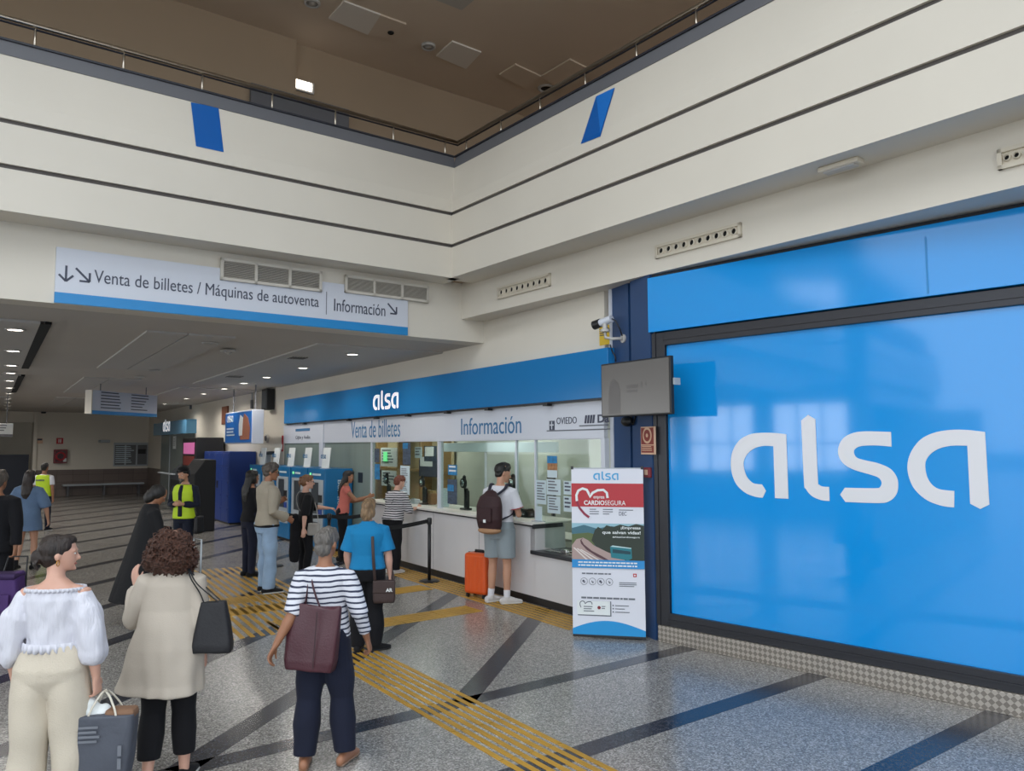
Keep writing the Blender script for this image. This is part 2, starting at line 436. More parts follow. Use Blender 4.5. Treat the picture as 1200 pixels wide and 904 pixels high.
# ------------------------------------------------------------------ the wall planes
K0 = Wall(gp(669, 721), (-15, 527))
KW = Wall(gp(669, 721), (-15, 527), back=0.15)                 # ticket wall and its glass
P = Wall(gp(774, 751), (-289, 524))                             # big blue shop front
Q = KW.pt(567, 402.4)
HL = Wall(Q, (1804, 517.5))                                     # header over the corridor (left)
ZC = Q.z                                                        # corridor ceiling height
B0 = HL.pt(541, 374.3)
FB = Wall(B0, (-95, 526))                                       # beam over the shop front (right)
ZB, ZS = B0.z, HL.pt(539.5, 336).z                              # beam underside, fascia underside
FC = gp(529, 325.6, ZS)
FL, FR = Wall(FC, (1804, 517.5)), Wall(FC, (-95, 526))          # the two fascias
ZG2, ZG1 = FL.uv(529, 288.3)[1], FL.uv(529, 250.7)[1]
UB = (B0 - HL.p0).dot(HL.u)                                     # where the beam meets the header
UPZ = 6.10

# ------------------------------------------------------------------ floor
g = G().box(-60, 40, -25, 60, -0.25, 0.0); struct(g.obj('floor', 'floor'))
def strip_dir(deg, off, y0, y1, wd, g, x=False):
    t = R(deg); d = Vector((math.sin(t), math.cos(t), 0)); nrm = Vector((math.cos(t), -math.sin(t), 0))
    a, b = nrm * off + d * y0, nrm * off + d * y1
    g.prism([a - nrm * wd / 2, a + nrm * wd / 2, b + nrm * wd / 2, b - nrm * wd / 2], 0.0, 0.002)
g = G()
# family running away from the camera: begins at the cross stripe, spacing 1.40 m
t1, t2 = R(52.8), R(12.5)
def along2(off, k1):   # distance along family 2 where it meets the family 1 line with offset k1
    return (math.cos(t1 - t2) * off - k1) / math.sin(t1 - t2)
for i, off in enumerate([-1.79 - 1.397 * k for k in range(0, 24)]):
    t = R(12.5); d = Vector((math.sin(t), math.cos(t), 0)); nrm = Vector((math.cos(t), -math.sin(t), 0))
    s0 = along2(off, -5.36)
    p = nrm * off; den = d.dot(K0.n); s1 = (K0.p0 - p).dot(K0.n) / den       # ends at the counter wall
    if i == 0: s1 -= 0.05
    strip_dir(12.5, off, s0 if i < 5 else -4, min(s1, 58), 0.2, g)
for off in (-5.36, -4.03, -2.63, -1.25):
    t = R(52.8); d = Vector((math.sin(t), math.cos(t), 0)); nrm = Vector((math.cos(t), -math.sin(t), 0))
    p = nrm * off; s1 = (P.p0 - p).dot(P.n) / d.dot(P.n)
    strip_dir(52.8, off, s1 - 16, s1 - 0.02, 0.185, g)
struct(g.obj('floor_stripe', 'stripe'))

def tactile(name, label, a, b, width, n, bar=0.035, group=None):
    """raised yellow guidance bars from a to b"""
    a, b = Vector((a[0], a[1], 0)), Vector((b[0], b[1], 0)); d = (b - a).normalized(); nr = Vector((d.y, -d.x, 0)); Ln = (b - a).length
    q = G(); seg = max(1, round(Ln / 0.6))
    for k in range(n):
        o = nr * (-width / 2 + width * (k + 0.5) / n)
        for j in range(seg):
            p0, p1 = a + d * (Ln * j / seg + .006) + o, a + d * (Ln * (j + 1) / seg - .006) + o
            q.prism([p0 - nr * bar / 2, p0 + nr * bar / 2, p1 + nr * bar / 2, p1 - nr * bar / 2], 0.0, 0.005)
    o = q.obj(name, 'tactile'); return tag(o, label, 'floor marking', group)
T1a = (gp(326, 735) + gp(345, 718)) / 2; T1b = (gp(632, 904) + gp(692, 902)) / 2
dd = (T1b - T1a).normalized()
tactile('tactile_strip', 'long yellow ribbed guiding strip running diagonally to the bottom edge of the photo', T1a, T1b + dd * 1.5, 0.56, 7, 0.042)
tactile('tactile_strip', 'yellow ribbed guiding strip running along the foot of the ticket counter', KW.at(0.6, 0.42), KW.at(-8.2, 0.42), 0.5, 6, 0.05)
n1 = Vector((math.sin(t1), math.cos(t1), 0))
c1, c2 = gp(500, 688.5), gp(556, 713.5)
tactile('tactile_strip', 'yellow guiding strip branching off left behind the stanchion post, farther of the two branches', c1, c1 - n1 * 3.1, 0.42, 6, 0.052)
tactile('tactile_strip', 'yellow guiding strip branching off left from the orange suitcase, nearer of the two branches', c2, c2 - n1 * 2.2, 0.42, 6, 0.052)
def pad(label, px0, px1, wd, n):
    a, b = gp(*px0), gp(*px1); tactile('tactile_pad', label, a, b, wd, n, 0.05)
pad('wide yellow ribbed floor pad behind the shoes of the man in jeans', (240, 668), (296, 706), 1.6, 14)
pad('wide yellow ribbed floor pad in front of the shoes of the man in jeans', (281, 700), (338, 742), 1.3, 12)

# ------------------------------------------------------------------ ticket wall (wall_right), office behind it
UEND = 0.52
U0 = KW.uv(333, 520)[0]                                       # left end of the glazed front
UFAR = -31.3
g = G()
g.box(UFAR - 6, U0, 0, 0.25, 0, ZC + 0.02)
g.box(U0, UEND, 0, 0.25, 2.62, ZB + 0.02)
wr = struct(g.obj('wall_right', 'white', None, KW.mx()))
g = G().box(UFAR - 6, U0 - 3.2, -0.012, 0, 0, 1.15); struct(g.obj('baseboard_right', 'wainscot', None, KW.mx()))
g = G()
g.box(U0, UEND + .2, 2.05, 2.25, 0, 2.9); struct(g.obj('wall_office_back', 'office', None, KW.mx()))
g = G(); g.box(U0 - .2, U0, 0.25, 2.05, 0, 2.9); struct(g.obj('wall_office_left', 'office', None, KW.mx()))
g = G(); g.box(UEND, UEND + .2, 0.03, 2.05, 0, 2.9); struct(g.obj('wall_office_right', 'office', None, KW.mx()))
g = G(); g.box(U0 - .2, UEND + .2, 0.25, 2.05, 2.75, 2.9); struct(g.obj('ceiling_office', 'office', None, KW.mx()))

# ------------------------------------------------------------------ corridor: ceiling, far wall, left wall
g = G()
a = HL.at(-34, 0, 0); b = HL.at(0, -0.02, 0); c = KW.at(UFAR - 8, -0.1); d = c - KW.into * 34
g.prism([HL.at(0.45, -.34), KW.at(UFAR - 8, -0.2), KW.at(UFAR - 8, 34), HL.at(-34, -.34)], ZC, ZC + 0.3)
struct(g.obj('ceiling_corridor', 'corr_ceil'))
FW = Wall(KW.at(UFAR), (1804, 517.5))
u_op = FW.uv(42, 545)[0]
g = G(); g.box(u_op, 0.3, 0, 0.3, 0, ZC); struct(g.obj('wall_far', 'white', None, FW.mx()))
g = G(); g.box(u_op, 0.0, -0.012, 0, 0, 1.12); struct(g.obj('baseboard_far', 'wainscot', None, FW.mx()))
g = G(); g.box(u_op - 14, u_op, 0, 0.3, ZC - 0.45, ZC); struct(g.obj('wall_far_lintel', 'white', None, FW.mx()))
uc = FW.uv(37.5, 545)[0]
g = G(); g.box(uc, u_op, -0.1, 0.5, 0, ZC - .02); struct(g.obj('trim_1', 'white', None, FW.mx()))
g = G(); g.box(u_op - 16, u_op + 1, 5, 5.3, 0, ZC + .3); struct(g.obj('wall_far_back', 'soffit', None, FW.mx()))
g = G(); g.box(u_op - 16, u_op + 1, 0.0, 5.3, ZC + .02, ZC + .3); struct(g.obj('ceiling_far', 'corr_ceil', None, FW.mx()))
g = G(); g.box(UFAR - 8, 2, 0, .3, 0, ZC)
LWm = KW.mx(0, 33.0)
struct(g.obj('wall_left', 'white', None, LWm))

# recessed ceiling fields and slots
def field(px, drop=0.03, m='corr_panel'):
    pts = [gp(x, y, ZC - drop) for x, y in px]
    g = G(); g.prism(pts, ZC - drop, ZC + 0.01); return g
g = G()
ph = [gp(x, y, ZC) for x, y in ((53, 377), (35, 431.5))]
dK = KW.u
pp = gp(53, 377, ZC); qq = gp(35, 431.5, ZC)
for k, (s, e) in enumerate(((0, 6.4), (8.2, 14.0), (16.5, 22))):
    A = pp - dK * s; Bq = pp - dK * e; W = KW.n * 3.0
    g.prism([A, Bq, Bq + W, A + W], ZC - 0.03, ZC + .01)
pa, pb = gp(172, 387, ZC), gp(282, 392, ZC)
wv = (pb - pa); wl = wv.dot(-KW.n)
for s, e in ((0, 5.6), (8.0, 13.5), (16, 21.5)):
    for o0, o1 in ((0, .44), (.46, 1.0)):
        A = pa + KW.into * (wl * o0) - dK * s; A2 = pa + KW.into * (wl * o1) - dK * s
        g.prism([A, A - dK * (e - s), A2 - dK * (e - s), A2], ZC - 0.025, ZC + .01)
pc = gp(372, 402, ZC)
for s, e in ((0, 8.5), (10, 18)):
    A = pc - dK * s; A2 = A + KW.into * 2.2
    g.prism([A, A - dK * (e - s), A2 - dK * (e - s), A2], ZC - 0.025, ZC + .01)
struct(g.obj('ceiling_panel', 'corr_panel'))
g = G()
A = gp(53, 377, ZC) - KW.into * 0.05
for s, e in ((0, 6.4), (8.2, 14)):
    g.prism([A - dK * s, A - dK * e, A - dK * e + KW.into * .12, A - dK * s + KW.into * .12], ZC - 0.034, ZC)
struct(g.obj('ceiling_slot', 'hole'))

# ------------------------------------------------------------------ header, beam, fascias
g = G(); g.box(-36, 0.25, 0, 0.35, ZC, ZS + .05); struct(g.obj('wall_header_left', 'white', None, HL.mx()))
g = G(); g.box(-0.3, 14, 0, 0.62, ZB, ZS + .05); struct(g.obj('wall_beam_right', 'white', None, FB.mx()))
def fascia(W, u0, u1, name):
    T = 0.62; lean = 0.135
    g = G()
    g.box(u0, u1, 0, T, ZS, ZG2 - .024); g.box(u0, u1, 0, T, ZG2 + .024, ZG1 - .024)
    g.extr([(0, ZG1 + .024), (T, ZG1 + .024), (T, UPZ - .06), (lean, UPZ - .06), (lean * .55, UPZ - .36), (lean * .12, ZG1 + .2)], u0, u1)
    struct(g.obj(name, 'white', None, W.mx()))
    g = G(); g.box(u0, u1, .03, T, ZG2 - .024, ZG2 + .024); g.box(u0, u1, .03, T, ZG1 - .024, ZG1 + .024)
    struct(g.obj(name + '_groove', 'groove', None, W.mx()))
    g = G(); g.extr([(lean - .01, UPZ - .06), (T, UPZ - .06), (T, UPZ + .10), (lean + .02, UPZ + .10)], u0, u1)
    struct(g.obj(name + '_kerb', 'kerb', None, W.mx()))
    g = G(); g.box(u0, u1, lean + .0, T, UPZ + .10, UPZ + .122); struct(g.obj(name + '_edge', 'kerb_dark', None, W.mx()))
fascia(FL, -34, 0.14, 'wall_fascia_left'); fascia(FR, -0.14, 14, 'wall_fascia_right')
g = G(); g.prism([FL.at(.3, -.5), FR.at(14, -.5), FR.at(14, -20), FL.at(0, -30), FL.at(-34, -30), FL.at(-34, -.5)], ZS + .05, ZS + .35)
# upper floor slab is hidden behind the fascias; its walls and ceiling show above the railing
struct(g.obj('floor_upper', 'up_wall'))
ZU = 8.7
pw = gp(345, 50, ZU)
UW = Wall(pw, (1804, 517.5))
g = G(); g.box(-45, 12, 0, .3, ZS, ZU); struct(g.obj('wall_upper', 'up_wall', None, UW.mx()))
g = G(); g.box(-45, -0.0, -0.1, 0, ZS, ZU); struct(g.obj('wall_upper_pier', 'up_wall', None, UW.mx(0, 0)))
vw = Wall(FR.at(0, -14), (-95, 526))
g = G(); g.box(-20, 22, 0, .3, ZS, ZU); struct(g.obj('wall_upper_right', 'up_wall', None, vw.mx()))
g = G(); g.prism([FL.at(-34, -0.5), FR.at(-.5, -.5), FR.at(14, -0.5), FR.at(14, -22), FL.at(10, -30), FL.at(-34, -30)], ZU, ZU + .3)
struct(g.obj('ceiling_upper', 'up_ceil'))
# added unseen roof and made-up skylight, and the glazed outer walls behind the camera
DA = 16.0
RWm = Wall(FR.at(0, DA), (-95, 526))          # opposite the right fascia
BWm = Wall(FR.at(DA + 1), (1804, 517.5))      # opposite the left fascia
def glazed(name, W, u0, u1, flip, idx):
    g = G(); H_ = ZU
    n = 7; du = (u1 - u0) / n; s = 0.3
    g.box(u0, u1, -s / 2, s / 2, 0, 0.9); g.box(u0, u1, -s / 2, s / 2, 3.3, 3.9); g.box(u0, u1, -s / 2, s / 2, 7.6, H_)
    for k in range(n + 1): g.box(u0 + k * du - .3, u0 + k * du + .3, -s / 2, s / 2, 0, H_)
    struct(g.obj(name, 'facade', None, W.mx()))
    for k in range(n):
        q = G(); a_, b_ = u0 + k * du + .3, u0 + (k + 1) * du - .3
        for j in range(4): q.box(a_ + (b_ - a_) * j / 3 - .03, a_ + (b_ - a_) * j / 3 + .03, -.04, .04, .9, 7.6)
        for z in (2.1, 5.1, 6.3): q.box(a_, b_, -.04, .04, z - .03, z + .03)
        struct(q.obj('window_%d' % (idx + k), 'mullion', None, W.mx()))
glazed('wall_front', RWm, -1, DA + 3, 1, 1)
glazed('wall_back', BWm, -DA - 2, 1, 1, 11)
g = G()
def RP(u, v): return FR.at(u, v)
# roof ring, added to keep sky light out, round a made-up skylight
for u0, u1, v0, v1 in ((-.5, DA + 2, -0.5, 3.0), (-.5, DA + 2, 12, DA + .4), (-.5, 3.0, 3, 12), (13, DA + 2, 3, 12)):
    g.prism([RP(u0, v0), RP(u1, v0), RP(u1, v1), RP(u0, v1)], ZU, ZU + .3)
struct(g.obj('ceiling_atrium', 'facade'))
g = G()
for k in range(6): g.prism([RP(3 + k * 2 - .06, 3), RP(3 + k * 2 + .06, 3), RP(3 + k * 2 + .06, 12), RP(3 + k * 2 - .06, 12)], ZU + .05, ZU + .2)
struct(g.obj('ceiling_skylight_bars', 'mullion'))
g = G().box(-200, 200, -200, 200, -0.4, -0.3); struct(g.obj('ground', 'asphalt'))  # unseen plane added to stop sky light rising from below

def area(name, loc, target, sx, sy, power, color=(1, 1, 1)):
    L = bpy.data.lights.new(name, 'AREA'); L.shape = 'RECTANGLE'; L.size = sx; L.size_y = sy; L.energy = power; L.color = color
    o = bpy.data.objects.new(name, L); COL.objects.link(o)
    o.location = loc; o.rotation_euler = (Vector(target) - Vector(loc)).to_track_quat('-Z', 'Y').to_euler()
    return o
# daylight outside the two glazed walls and a fill lamp above the made-up skylight
area('daylight_front', RWm.at(8, -1.2, 4.6), FR.at(5, 0, 3.0), 18, 7, DAYLIGHT_W, (.93, .97, 1))
area('daylight_back', BWm.at(-8, 0.9, 4.6) , FL.at(-6, 0, 3.0), 17, 7, DAYLIGHT_W * .42, (.93, .97, 1))
area('daylight_skylight', FR.at(8, 7.5, ZU + 1.2), FR.at(8, 7.5, 0), 10, 9, ROOF_FILL_W, (.95, .98, 1))
for k in range(4):
    area('office_light', KW.at(-9.6 + 2.9 * k, -1.1, 2.7), KW.at(-9.6 + 2.9 * k, -1.1, 0), 1.2, .6, 22, (1, .98, .93))

# ------------------------------------------------------------------ blue shop front
UE = 7.0
pz = [P.uv(762, 327)[1], P.uv(762, 390.7)[1], P.uv(779, 405)[1], P.uv(786, 719)[1]]
ul, um = P.uv(762, 350)[0], P.uv(783, 560)[0]
t = thing('storefront', 'large glossy blue film shop front with a white logo in a dark metal frame', 'shop front', P.mx())
G().rbox(ul, UE, -.05, .10, pz[1], pz[0], .004).obj('upper_panel', 'panel_up', t)
us = P.uv(1088, 300)[0]
G().box(us - .008, us + .008, -.0525, -.045, pz[1] + .02, pz[0] - .1).obj('panel_seam', 'stripblue', t)
G().box(um, UE, .02, .08, pz[3], pz[2]).obj('glass_panel', 'panel', t)
g = G()
g.rbox(ul + .02, um, -.02, .12, .17, pz[1] - .01, .004); g.box(um - .03, um, -.012, .1, pz[3], pz[2]); g.box(ul + .06, ul + .075, -.03, 0, .17, pz[1])
g.rbox(um - .02, UE, -.02, .12, pz[2], pz[1] - .01, .004); g.box(um, UE, -.03, .0, pz[2] + .055, pz[2] + .075)
g.rbox(um - .02, UE, -.02, .12, .17, pz[3], .004); g.box(um - .02, UE, -.035, .0, .225, .24)
g.box(ul, UE, .01, .12, pz[0], ZB)
g.obj('frame', 'frame', t)
logo(.872, 3.12, P.uv(1134, 597)[1] + .005, 'logo', t, .018)
g = G().rbox(0.0, UE, -.045, .12, 0, .17, .006); g.obj('kick_plate', 'plate', t)
g = G().box(.1, UE + 4, .13, .3, 0, ZB + .1); struct(g.obj('wall_right_shop', 'facade', None, P.mx()))

# ------------------------------------------------------------------ blue pillar between ticket wall and shop front
a = KW.pt(717.5, 520); b = P.at(ul, .0); a.z = b.z = 0
dv = (b - a).normalized(); bk = Vector((-dv.y, dv.x, 0)); bk = bk if bk.y > 0 else -bk
def pil(f0, f1, y0, y1, z0, z1, g): g.prism([a + (b - a) * f0 + bk * y0, a + (b - a) * f1 + bk * y0, a + (b - a) * f1 + bk * y1, a + (b - a) * f0 + bk * y1], z0, z1)
t = thing('pillar', 'dark blue clad steel pillar between the ticket counter and the blue shop front', 'pillar', None)
t['kind'] = 'structure'
g = G(); pil(.05, .47, 0, .5, 0, ZB + .05, g); o = g.obj('cladding', 'pillar', t)
g = G(); pil(.56, 1.02, -.02, .5, 0, ZB + .05, g); g.obj('cladding', 'pillar', t)
g = G(); pil(.40, .62, .12, .5, 0, ZB + .05, g); g.obj('groove', 'blackmat', t)
g = G(); pil(-.03, .05, -.01, .12, 0, ZB + .05, g); g.obj('edge_strip', 'signwhite', t)

# ------------------------------------------------------------------ ticket wall: signs, glass, counter
def ku(x, y=520, off=0.0): return KW.uv(x, y, off)[0]
zs0, zs1 = KW.uv(333, 497, .12)[1], KW.uv(333, 469, .12)[1]
ua, ub = KW.uv(333, 480, .12)[0], KW.uv(712.5, 440, .12)[0]
t = thing('fascia_sign', 'long blue sign with a lit white logo along the top of the ticket counter', 'sign', KW.mx())
G().rbox(ua, ub, -.12, 0, zs0, zs1, .006).obj('board', 'signblue', t)
l0, l1 = KW.uv(437.5, 470, .12), KW.uv(467, 470, .12)
lz0, lz1 = KW.uv(452, 480, .12)[1], KW.uv(452, 457, .12)[1]
logo(l0[0], l1[0], lz0, 'lit', t, -.122, 'logo', lz1)
G().box(ua + .1, ub, -.09, -.03, zs0 - .025, zs0).obj('rail', 'frame', t)
for x in (356, 408, 440, 477, 523, 571, 640):
    u = KW.uv(x, 488, .12)[0]
    G().box(u - .05, u + .05, -.14, -.06, zs0 - .05, zs0 - .012).obj('bracket', 'black', t)

zb0, zb1 = KW.uv(716, 513.5, .03)[1], KW.uv(716, 487, .03)[1]
zb1 = zs0 - .027
t = thing('sign_band', 'white lettered band under the blue sign reading Venta de billetes and Información', 'sign', KW.mx())
us_, us1 = ku(376.5), ku(381)
G().box(ku(333.5), us_, -.03, .03, zb0, zb1).obj('panel', 'signwhite', t)
G().box(us1, UEND, -.03, .03, zb0, zb1).obj('panel', 'signwhite', t)
def ktext(s, x0, x1, ytop, ybot, m, par, off=.03, **k):
    xm = (x0 + x1) / 2
    return text(s, KW.uv(x0, ybot, off)[0], KW.uv(x1, ybot, off)[0], KW.uv(xm, ybot, off)[1], KW.uv(xm, ytop, off)[1], m, par, -off - .001, **k)
ktext('Venta de billetes', 411.5, 469, 492.5, 513, 'textblue', t)
ktext('Información', 540.5, 611, 488.5, 509, 'textblue', t)
shape('print', lines(1, KW.uv(346.5, 508, .03)[0], KW.uv(355, 508, .03)[1], KW.uv(363.5, 508, .03)[0], KW.uv(355, 502.5, .03)[1], .55, 2), 'textblue', t, -.031)
ktext('Gijón y Avilés', 346.5, 363.5, 510.5, 516, 'textdark', t)
# the town and railway marks at the right end
u0, zz = KW.uv(644, 499, .03); u1_ = KW.uv(650, 499, .03)[0]; dz = .055
shape('emblem', [rect(u0, u1_, zz - .06, zz + .06)], 'textdark', t, -.031)
shape('emblem_cross', [rect((u0 + u1_) / 2 - .008, (u0 + u1_) / 2 + .008, zz - .05, zz + .05), rect(u0 + .015, u1_ - .015, zz - .002, zz + .014)], 'signwhite', t, -.034)
ktext('OVIEDO', 652.5, 676, 489, 497, 'textdark', t)
ux0, ux1 = KW.uv(685, 492, .03)[0], KW.uv(716, 492, .03)[0]; uxz = KW.uv(700, 491, .03)[1]
for k in range(4):
    shape('mark_bar', [[(ux0 + .05 * k, uxz - .05), (ux0 + .05 * k + .035, uxz - .05), (ux0 + .05 * k + .055, uxz + .05), (ux0 + .05 * k + .02, uxz + .05)]], 'textdark', t, -.031)
text('Da', ux0 + .25, ux1 - .03, uxz - .05, uxz + .05, 'textdark', t, -.031, bold=.03)
shape('rule', [rect(ux0 - .1, ux1 - .04, uxz - .085, uxz - .07)], 'textgrey', t, -.031)
shape('rule', [rect(KW.uv(641, 502, .03)[0], ux1 - .02, uxz - .135, uxz - .12)], 'textgrey', t, -.031)

# glazing: three blinds-backed panes on the left, clear panes in front of the office
zt = zb0
um_ = ku(379)
g = G(); g.box(us_, us1, -.05, .06, 0, zs0 - .03); struct(g.obj('trim_2', 'signwhite', None, KW.mx()))
u_l, u_c0 = ku(333.5), ku(436)
t = thing('blind_glazing', 'grey-green glazed front with closed vertical blinds behind the ticket machines', 'window', KW.mx())
G().box(u_l, us_, 0, .03, 0, zt).obj('pane', 'blind', t)
G().box(us1, u_c0, 0, .03, 0, zt).obj('pane', 'blind', t)
u_m1, u_m2 = ku(515.5), ku(627.5)
def pane(u0, u1, z0, label):
    t = tag(G().box(u0, u1, .004, .016, z0, zt).obj('counter_glass', 'glass', None, KW.mx()), label, 'glass')
    return t
ZCT = K0.uv(620, 612)[1] + .0
t1_ = pane(u_c0 + .02, u_m1 - .03, ZCT + .02, 'clear glass pane above the counter in front of the pinned-up notices')
t2_ = pane(u_m1 + .03, ku(605) - .01, ZCT + .02, 'clear glass pane above the counter behind the person in the white t-shirt')
t3_ = pane(ku(605) + .01, u_m2 - .01, ZCT + .02, 'narrow clear glass pane above the counter in front of the black monitor')
ZLD = K0.uv(625, 645)[1]
t4_ = pane(u_m2 + .01, UEND - .05, ZLD + .03, 'clear glass pane with taped papers above the low counter tray')
g = G(); g.box(u_m1 - .03, u_m1 + .03, -.03, .05, ZCT, zt); g.box(u_c0 - .02, u_c0 + .02, -.02, .05, 0, zt)
g.box(ku(605) - .01, ku(605) + .01, -.01, .03, ZCT, zt); g.box(u_m2 - .012, u_m2 + .012, -.012, .03, ZLD, zt); g.box(UEND - .05, UEND + .02, -.04, .06, ZLD, zt)
g.box(u_c0, UEND, -.02, .05, zt - .01, zt + .02)
struct(g.obj('window_frame', 'signwhite', None, KW.mx()))

# counter: tall run, then the low tray at its right end
u_s = K0.uv(627, 630)[0]
u_cl = u_c0 - .02
t = thing('ticket_counter', 'long white ticket counter with a dark foot strip in front of the office glass', 'counter', KW.mx())
g = G(); g.rbox(u_cl, u_s, -.15, .35, .10, ZCT - .05, .006); g.rbox(u_s - .02, UEND - .02, -.15, .35, .10, ZLD - .05, .006)
g.extr([(-.15, ZLD - .05), (.10, ZLD - .05), (.10, ZCT - .05), (-.15, ZCT - .05)], u_s - .1, u_s)
g.obj('front', 'counter', t)
for k in range(1, 4):
    u = u_cl + (u_s - u_cl) * k / 4
    G().box(u - .003, u + .003, -.152, -.149, .11, ZCT - .06).obj('panel_joint', 'textgrey', t)
g = G(); g.rbox(u_cl, u_s + .01, -.19, .6, ZCT - .035, ZCT, .008); g.obj('top', 'ctop', t)
g = G(); g.box(u_cl, u_s + .012, -.175, -.14, ZCT - .055, ZCT - .035); g.rbox(u_s - .012, u_s + .02, -.19, .3, ZCT - .075, ZCT - .02, .006); g.obj('top_edge', 'frame', t)
g = G(); g.rbox(u_s - .06, UEND - .02, -.19, .4, ZLD - .05, ZLD, .008); g.obj('tray_ledge', 'frame', t)
g = G(); g.box(u_s + .12, UEND - .1, -.10, .12, ZLD, ZLD + .012); g.cyl((u_s + .2, -.03, ZLD + .03), (UEND - .1, -.03, ZLD + .03), .012, 8); g.rbox(u_s + .42, u_s + .54, -.06, .0, ZLD + .01, ZLD + .055, .01); g.obj('coin_tray', 'chrome', t, smooth=False)
g = G(); g.box(u_cl, UEND - .02, -.135, .2, 0, .10); g.obj('kick_strip', 'kick', t)

# notices, posters and papers on the glass
def sheet(name, label, x0, x1, ytop, ybot, m, off=.0, cat='notice', group=None, marks=0, mk='textgrey'):
    xm = (x0 + x1) / 2
    z0, z1 = KW.uv(xm, ybot, off)[1], KW.uv(xm, ytop, off)[1]; ym = (ytop + ybot) / 2
    u0, u1 = KW.uv(x0, ym, off)[0], KW.uv(x1, ym, off)[0]
    mx = KW.mx(u0, off, z0)
    o = G().box(0, u1 - u0, 0, .002, 0, z1 - z0).obj(name, m, None, mx)
    tag(o, label, cat, group)
    if marks: shape('print', lines(marks, .12 * (u1 - u0), .12 * (z1 - z0), .9 * (u1 - u0), .9 * (z1 - z0), seed=int(x0)), mk, o, -.0005, .0005)
    return o
sheet('taped_paper', 'pale paper sheet taped on the glass beside the black monitor', 628, 640, 563, 591, 'paperblue', .003, marks=7)
sheet('taped_paper', 'wide pale paper taped on the glass right of the monitor, upper of two', 640.5, 657, 562, 580.5, 'paperblue', .003, marks=4)
sheet('taped_paper', 'pale paper taped on the glass right of the monitor, lower of two', 641.5, 656.5, 582, 602, 'paperblue', .003, marks=5)
sheet('taped_paper', 'greyish notice taped on the glass against the banner edge, upper of two', 660.5, 671, 564, 580, 'paperblue', .003, marks=3, mk='textdark')
sheet('taped_paper', 'greyish notice taped on the glass against the banner edge, lower of two', 660.5, 671, 582, 600, 'paperblue', .003, marks=3, mk='textdark')
o = sheet('travel_poster', 'tall poster with blue top and brown photos on the glass above the monitor', 641.5, 653, 534.5, 560, 'posterwarm', .003, 'poster')
hh = KW.uv(647, 534.5, .003)[1] - KW.uv(647, 560, .003)[1]; ww = KW.uv(653, 547, .003)[0] - KW.uv(641.5, 547, .003)[0]
shape('picture', [rect(0, ww, hh * .66, hh)], 'posterblue', o, -.001, .001); shape('picture', [rect(0, ww, 0, hh * .34)], 'paperblue', o, -.001, .001)
o = sheet('blue_leaflet', 'small blue leaflet on the glass over a blue mountain poster', 525, 535.5, 545, 557, 'posterblue', .003, 'poster', marks=2, mk='paper')
o = sheet('travel_poster', 'blue mountain poster on the glass below a small blue leaflet', 524.5, 535.5, 562, 591, 'posterdark', .003, 'poster')
shape('picture', [rect(0, .2, .2, .30)], 'posterblue', o, -.001, .001)
o = sheet('travel_poster', 'tall blue and dark poster on the glass high above the striped person at the counter', 472, 481, 519, 545, 'posterdark', .003, 'poster')
shape('picture', [rect(0, .2, .28, .38)], 'posterblue', o, -.001, .001)
sheet('price_list', 'long pale price list on the glass under the tall blue poster', 469, 480, 546, 580, 'paperblue', .003, marks=14)
sheet('blue_leaflet', 'narrow blue strip poster on the glass at the left end of the clear panes', 439, 445, 544, 562, 'posterblue', .003, 'poster')
sheet('green_leaflet', 'narrow green and black poster on the glass at the left end of the clear panes', 439, 444.5, 526, 542, 'posterdark', .003, 'poster')
o = sheet('notice_plate', 'small dark round sticker on the grey-green glass beside the nearest ticket machine', 419.5, 425, 554, 566, 'black', .005, 'sticker')

# office interior seen through the glass
def ox(x, y, dep): return KW.uv(x, y, -dep)
DEP = 2.02
def oboard(label, x0, x1, yt, yb, m, name='notice_board', dep=DEP, cat='notice', marks=0, mk='textgrey', th=.02):
    xm, ym = (x0 + x1) / 2, (yt + yb) / 2
    z0, z1 = ox(xm, yb, dep)[1], ox(xm, yt, dep)[1]; u0, u1 = ox(x0, ym, dep)[0], ox(x1, ym, dep)[0]
    o = G().rbox(0, u1 - u0, 0, th, 0, z1 - z0, .003).obj(name, m, None, KW.mx(u0, -dep, z0)); tag(o, label, cat)
    if marks: shape('print', lines(marks, .1 * (u1 - u0), .12 * (z1 - z0), .9 * (u1 - u0), .9 * (z1 - z0), seed=int(x0) + 3), mk, o, -.002, .001)
    return o
# wooden shelving on the back wall
xa, xb = ox(441, 560, 1.7)[0], ox(518, 560, 1.7)[0]
t = thing('wooden_shelving', 'pale wooden shelving full of papers behind the counter glass', 'shelving', KW.mx(0, -1.7))
for k, x in enumerate((441, 466, 492, 514)):
    u = ox(x, 560, 1.7)[0]; G().rbox(u - .05, u + .05, 0, .3, 0, 2.6, .004).obj('upright', 'wood', t)
for z in (.75, 1.5, 2.42): G().rbox(xa, xb, .02, .28, z, z + .05, .004).obj('shelf', 'wood', t)
G().box(xa, xb, .27, .29, 0, 2.6).obj('back_board', mat('office_cream', '#c9b994', .7), t)
oboard('white notice with a green mark pinned inside the shelving, upper left', 446, 465, 525, 547, 'paper', 'pinned_notice', 1.68, marks=5)
oboard('pale notice pinned inside the shelving below the green-marked one', 447, 464, 552, 570, 'paper', 'pinned_notice', 1.68, marks=4)
oboard('pale paper pinned on the shelving, small and left of the dark-framed sheet', 486, 494, 524, 537, 'paperblue', 'pinned_notice', 1.68, marks=3)
oboard('dark-backed white sheet pinned at the top right of the shelving', 497, 511, 523, 541, 'posterdark', 'pinned_notice', 1.68)
o = oboard('dark notice board with a white sheet pinned low on the right of the shelving', 491, 512, 539, 559, 'textdark', 'pinned_notice', 1.69)
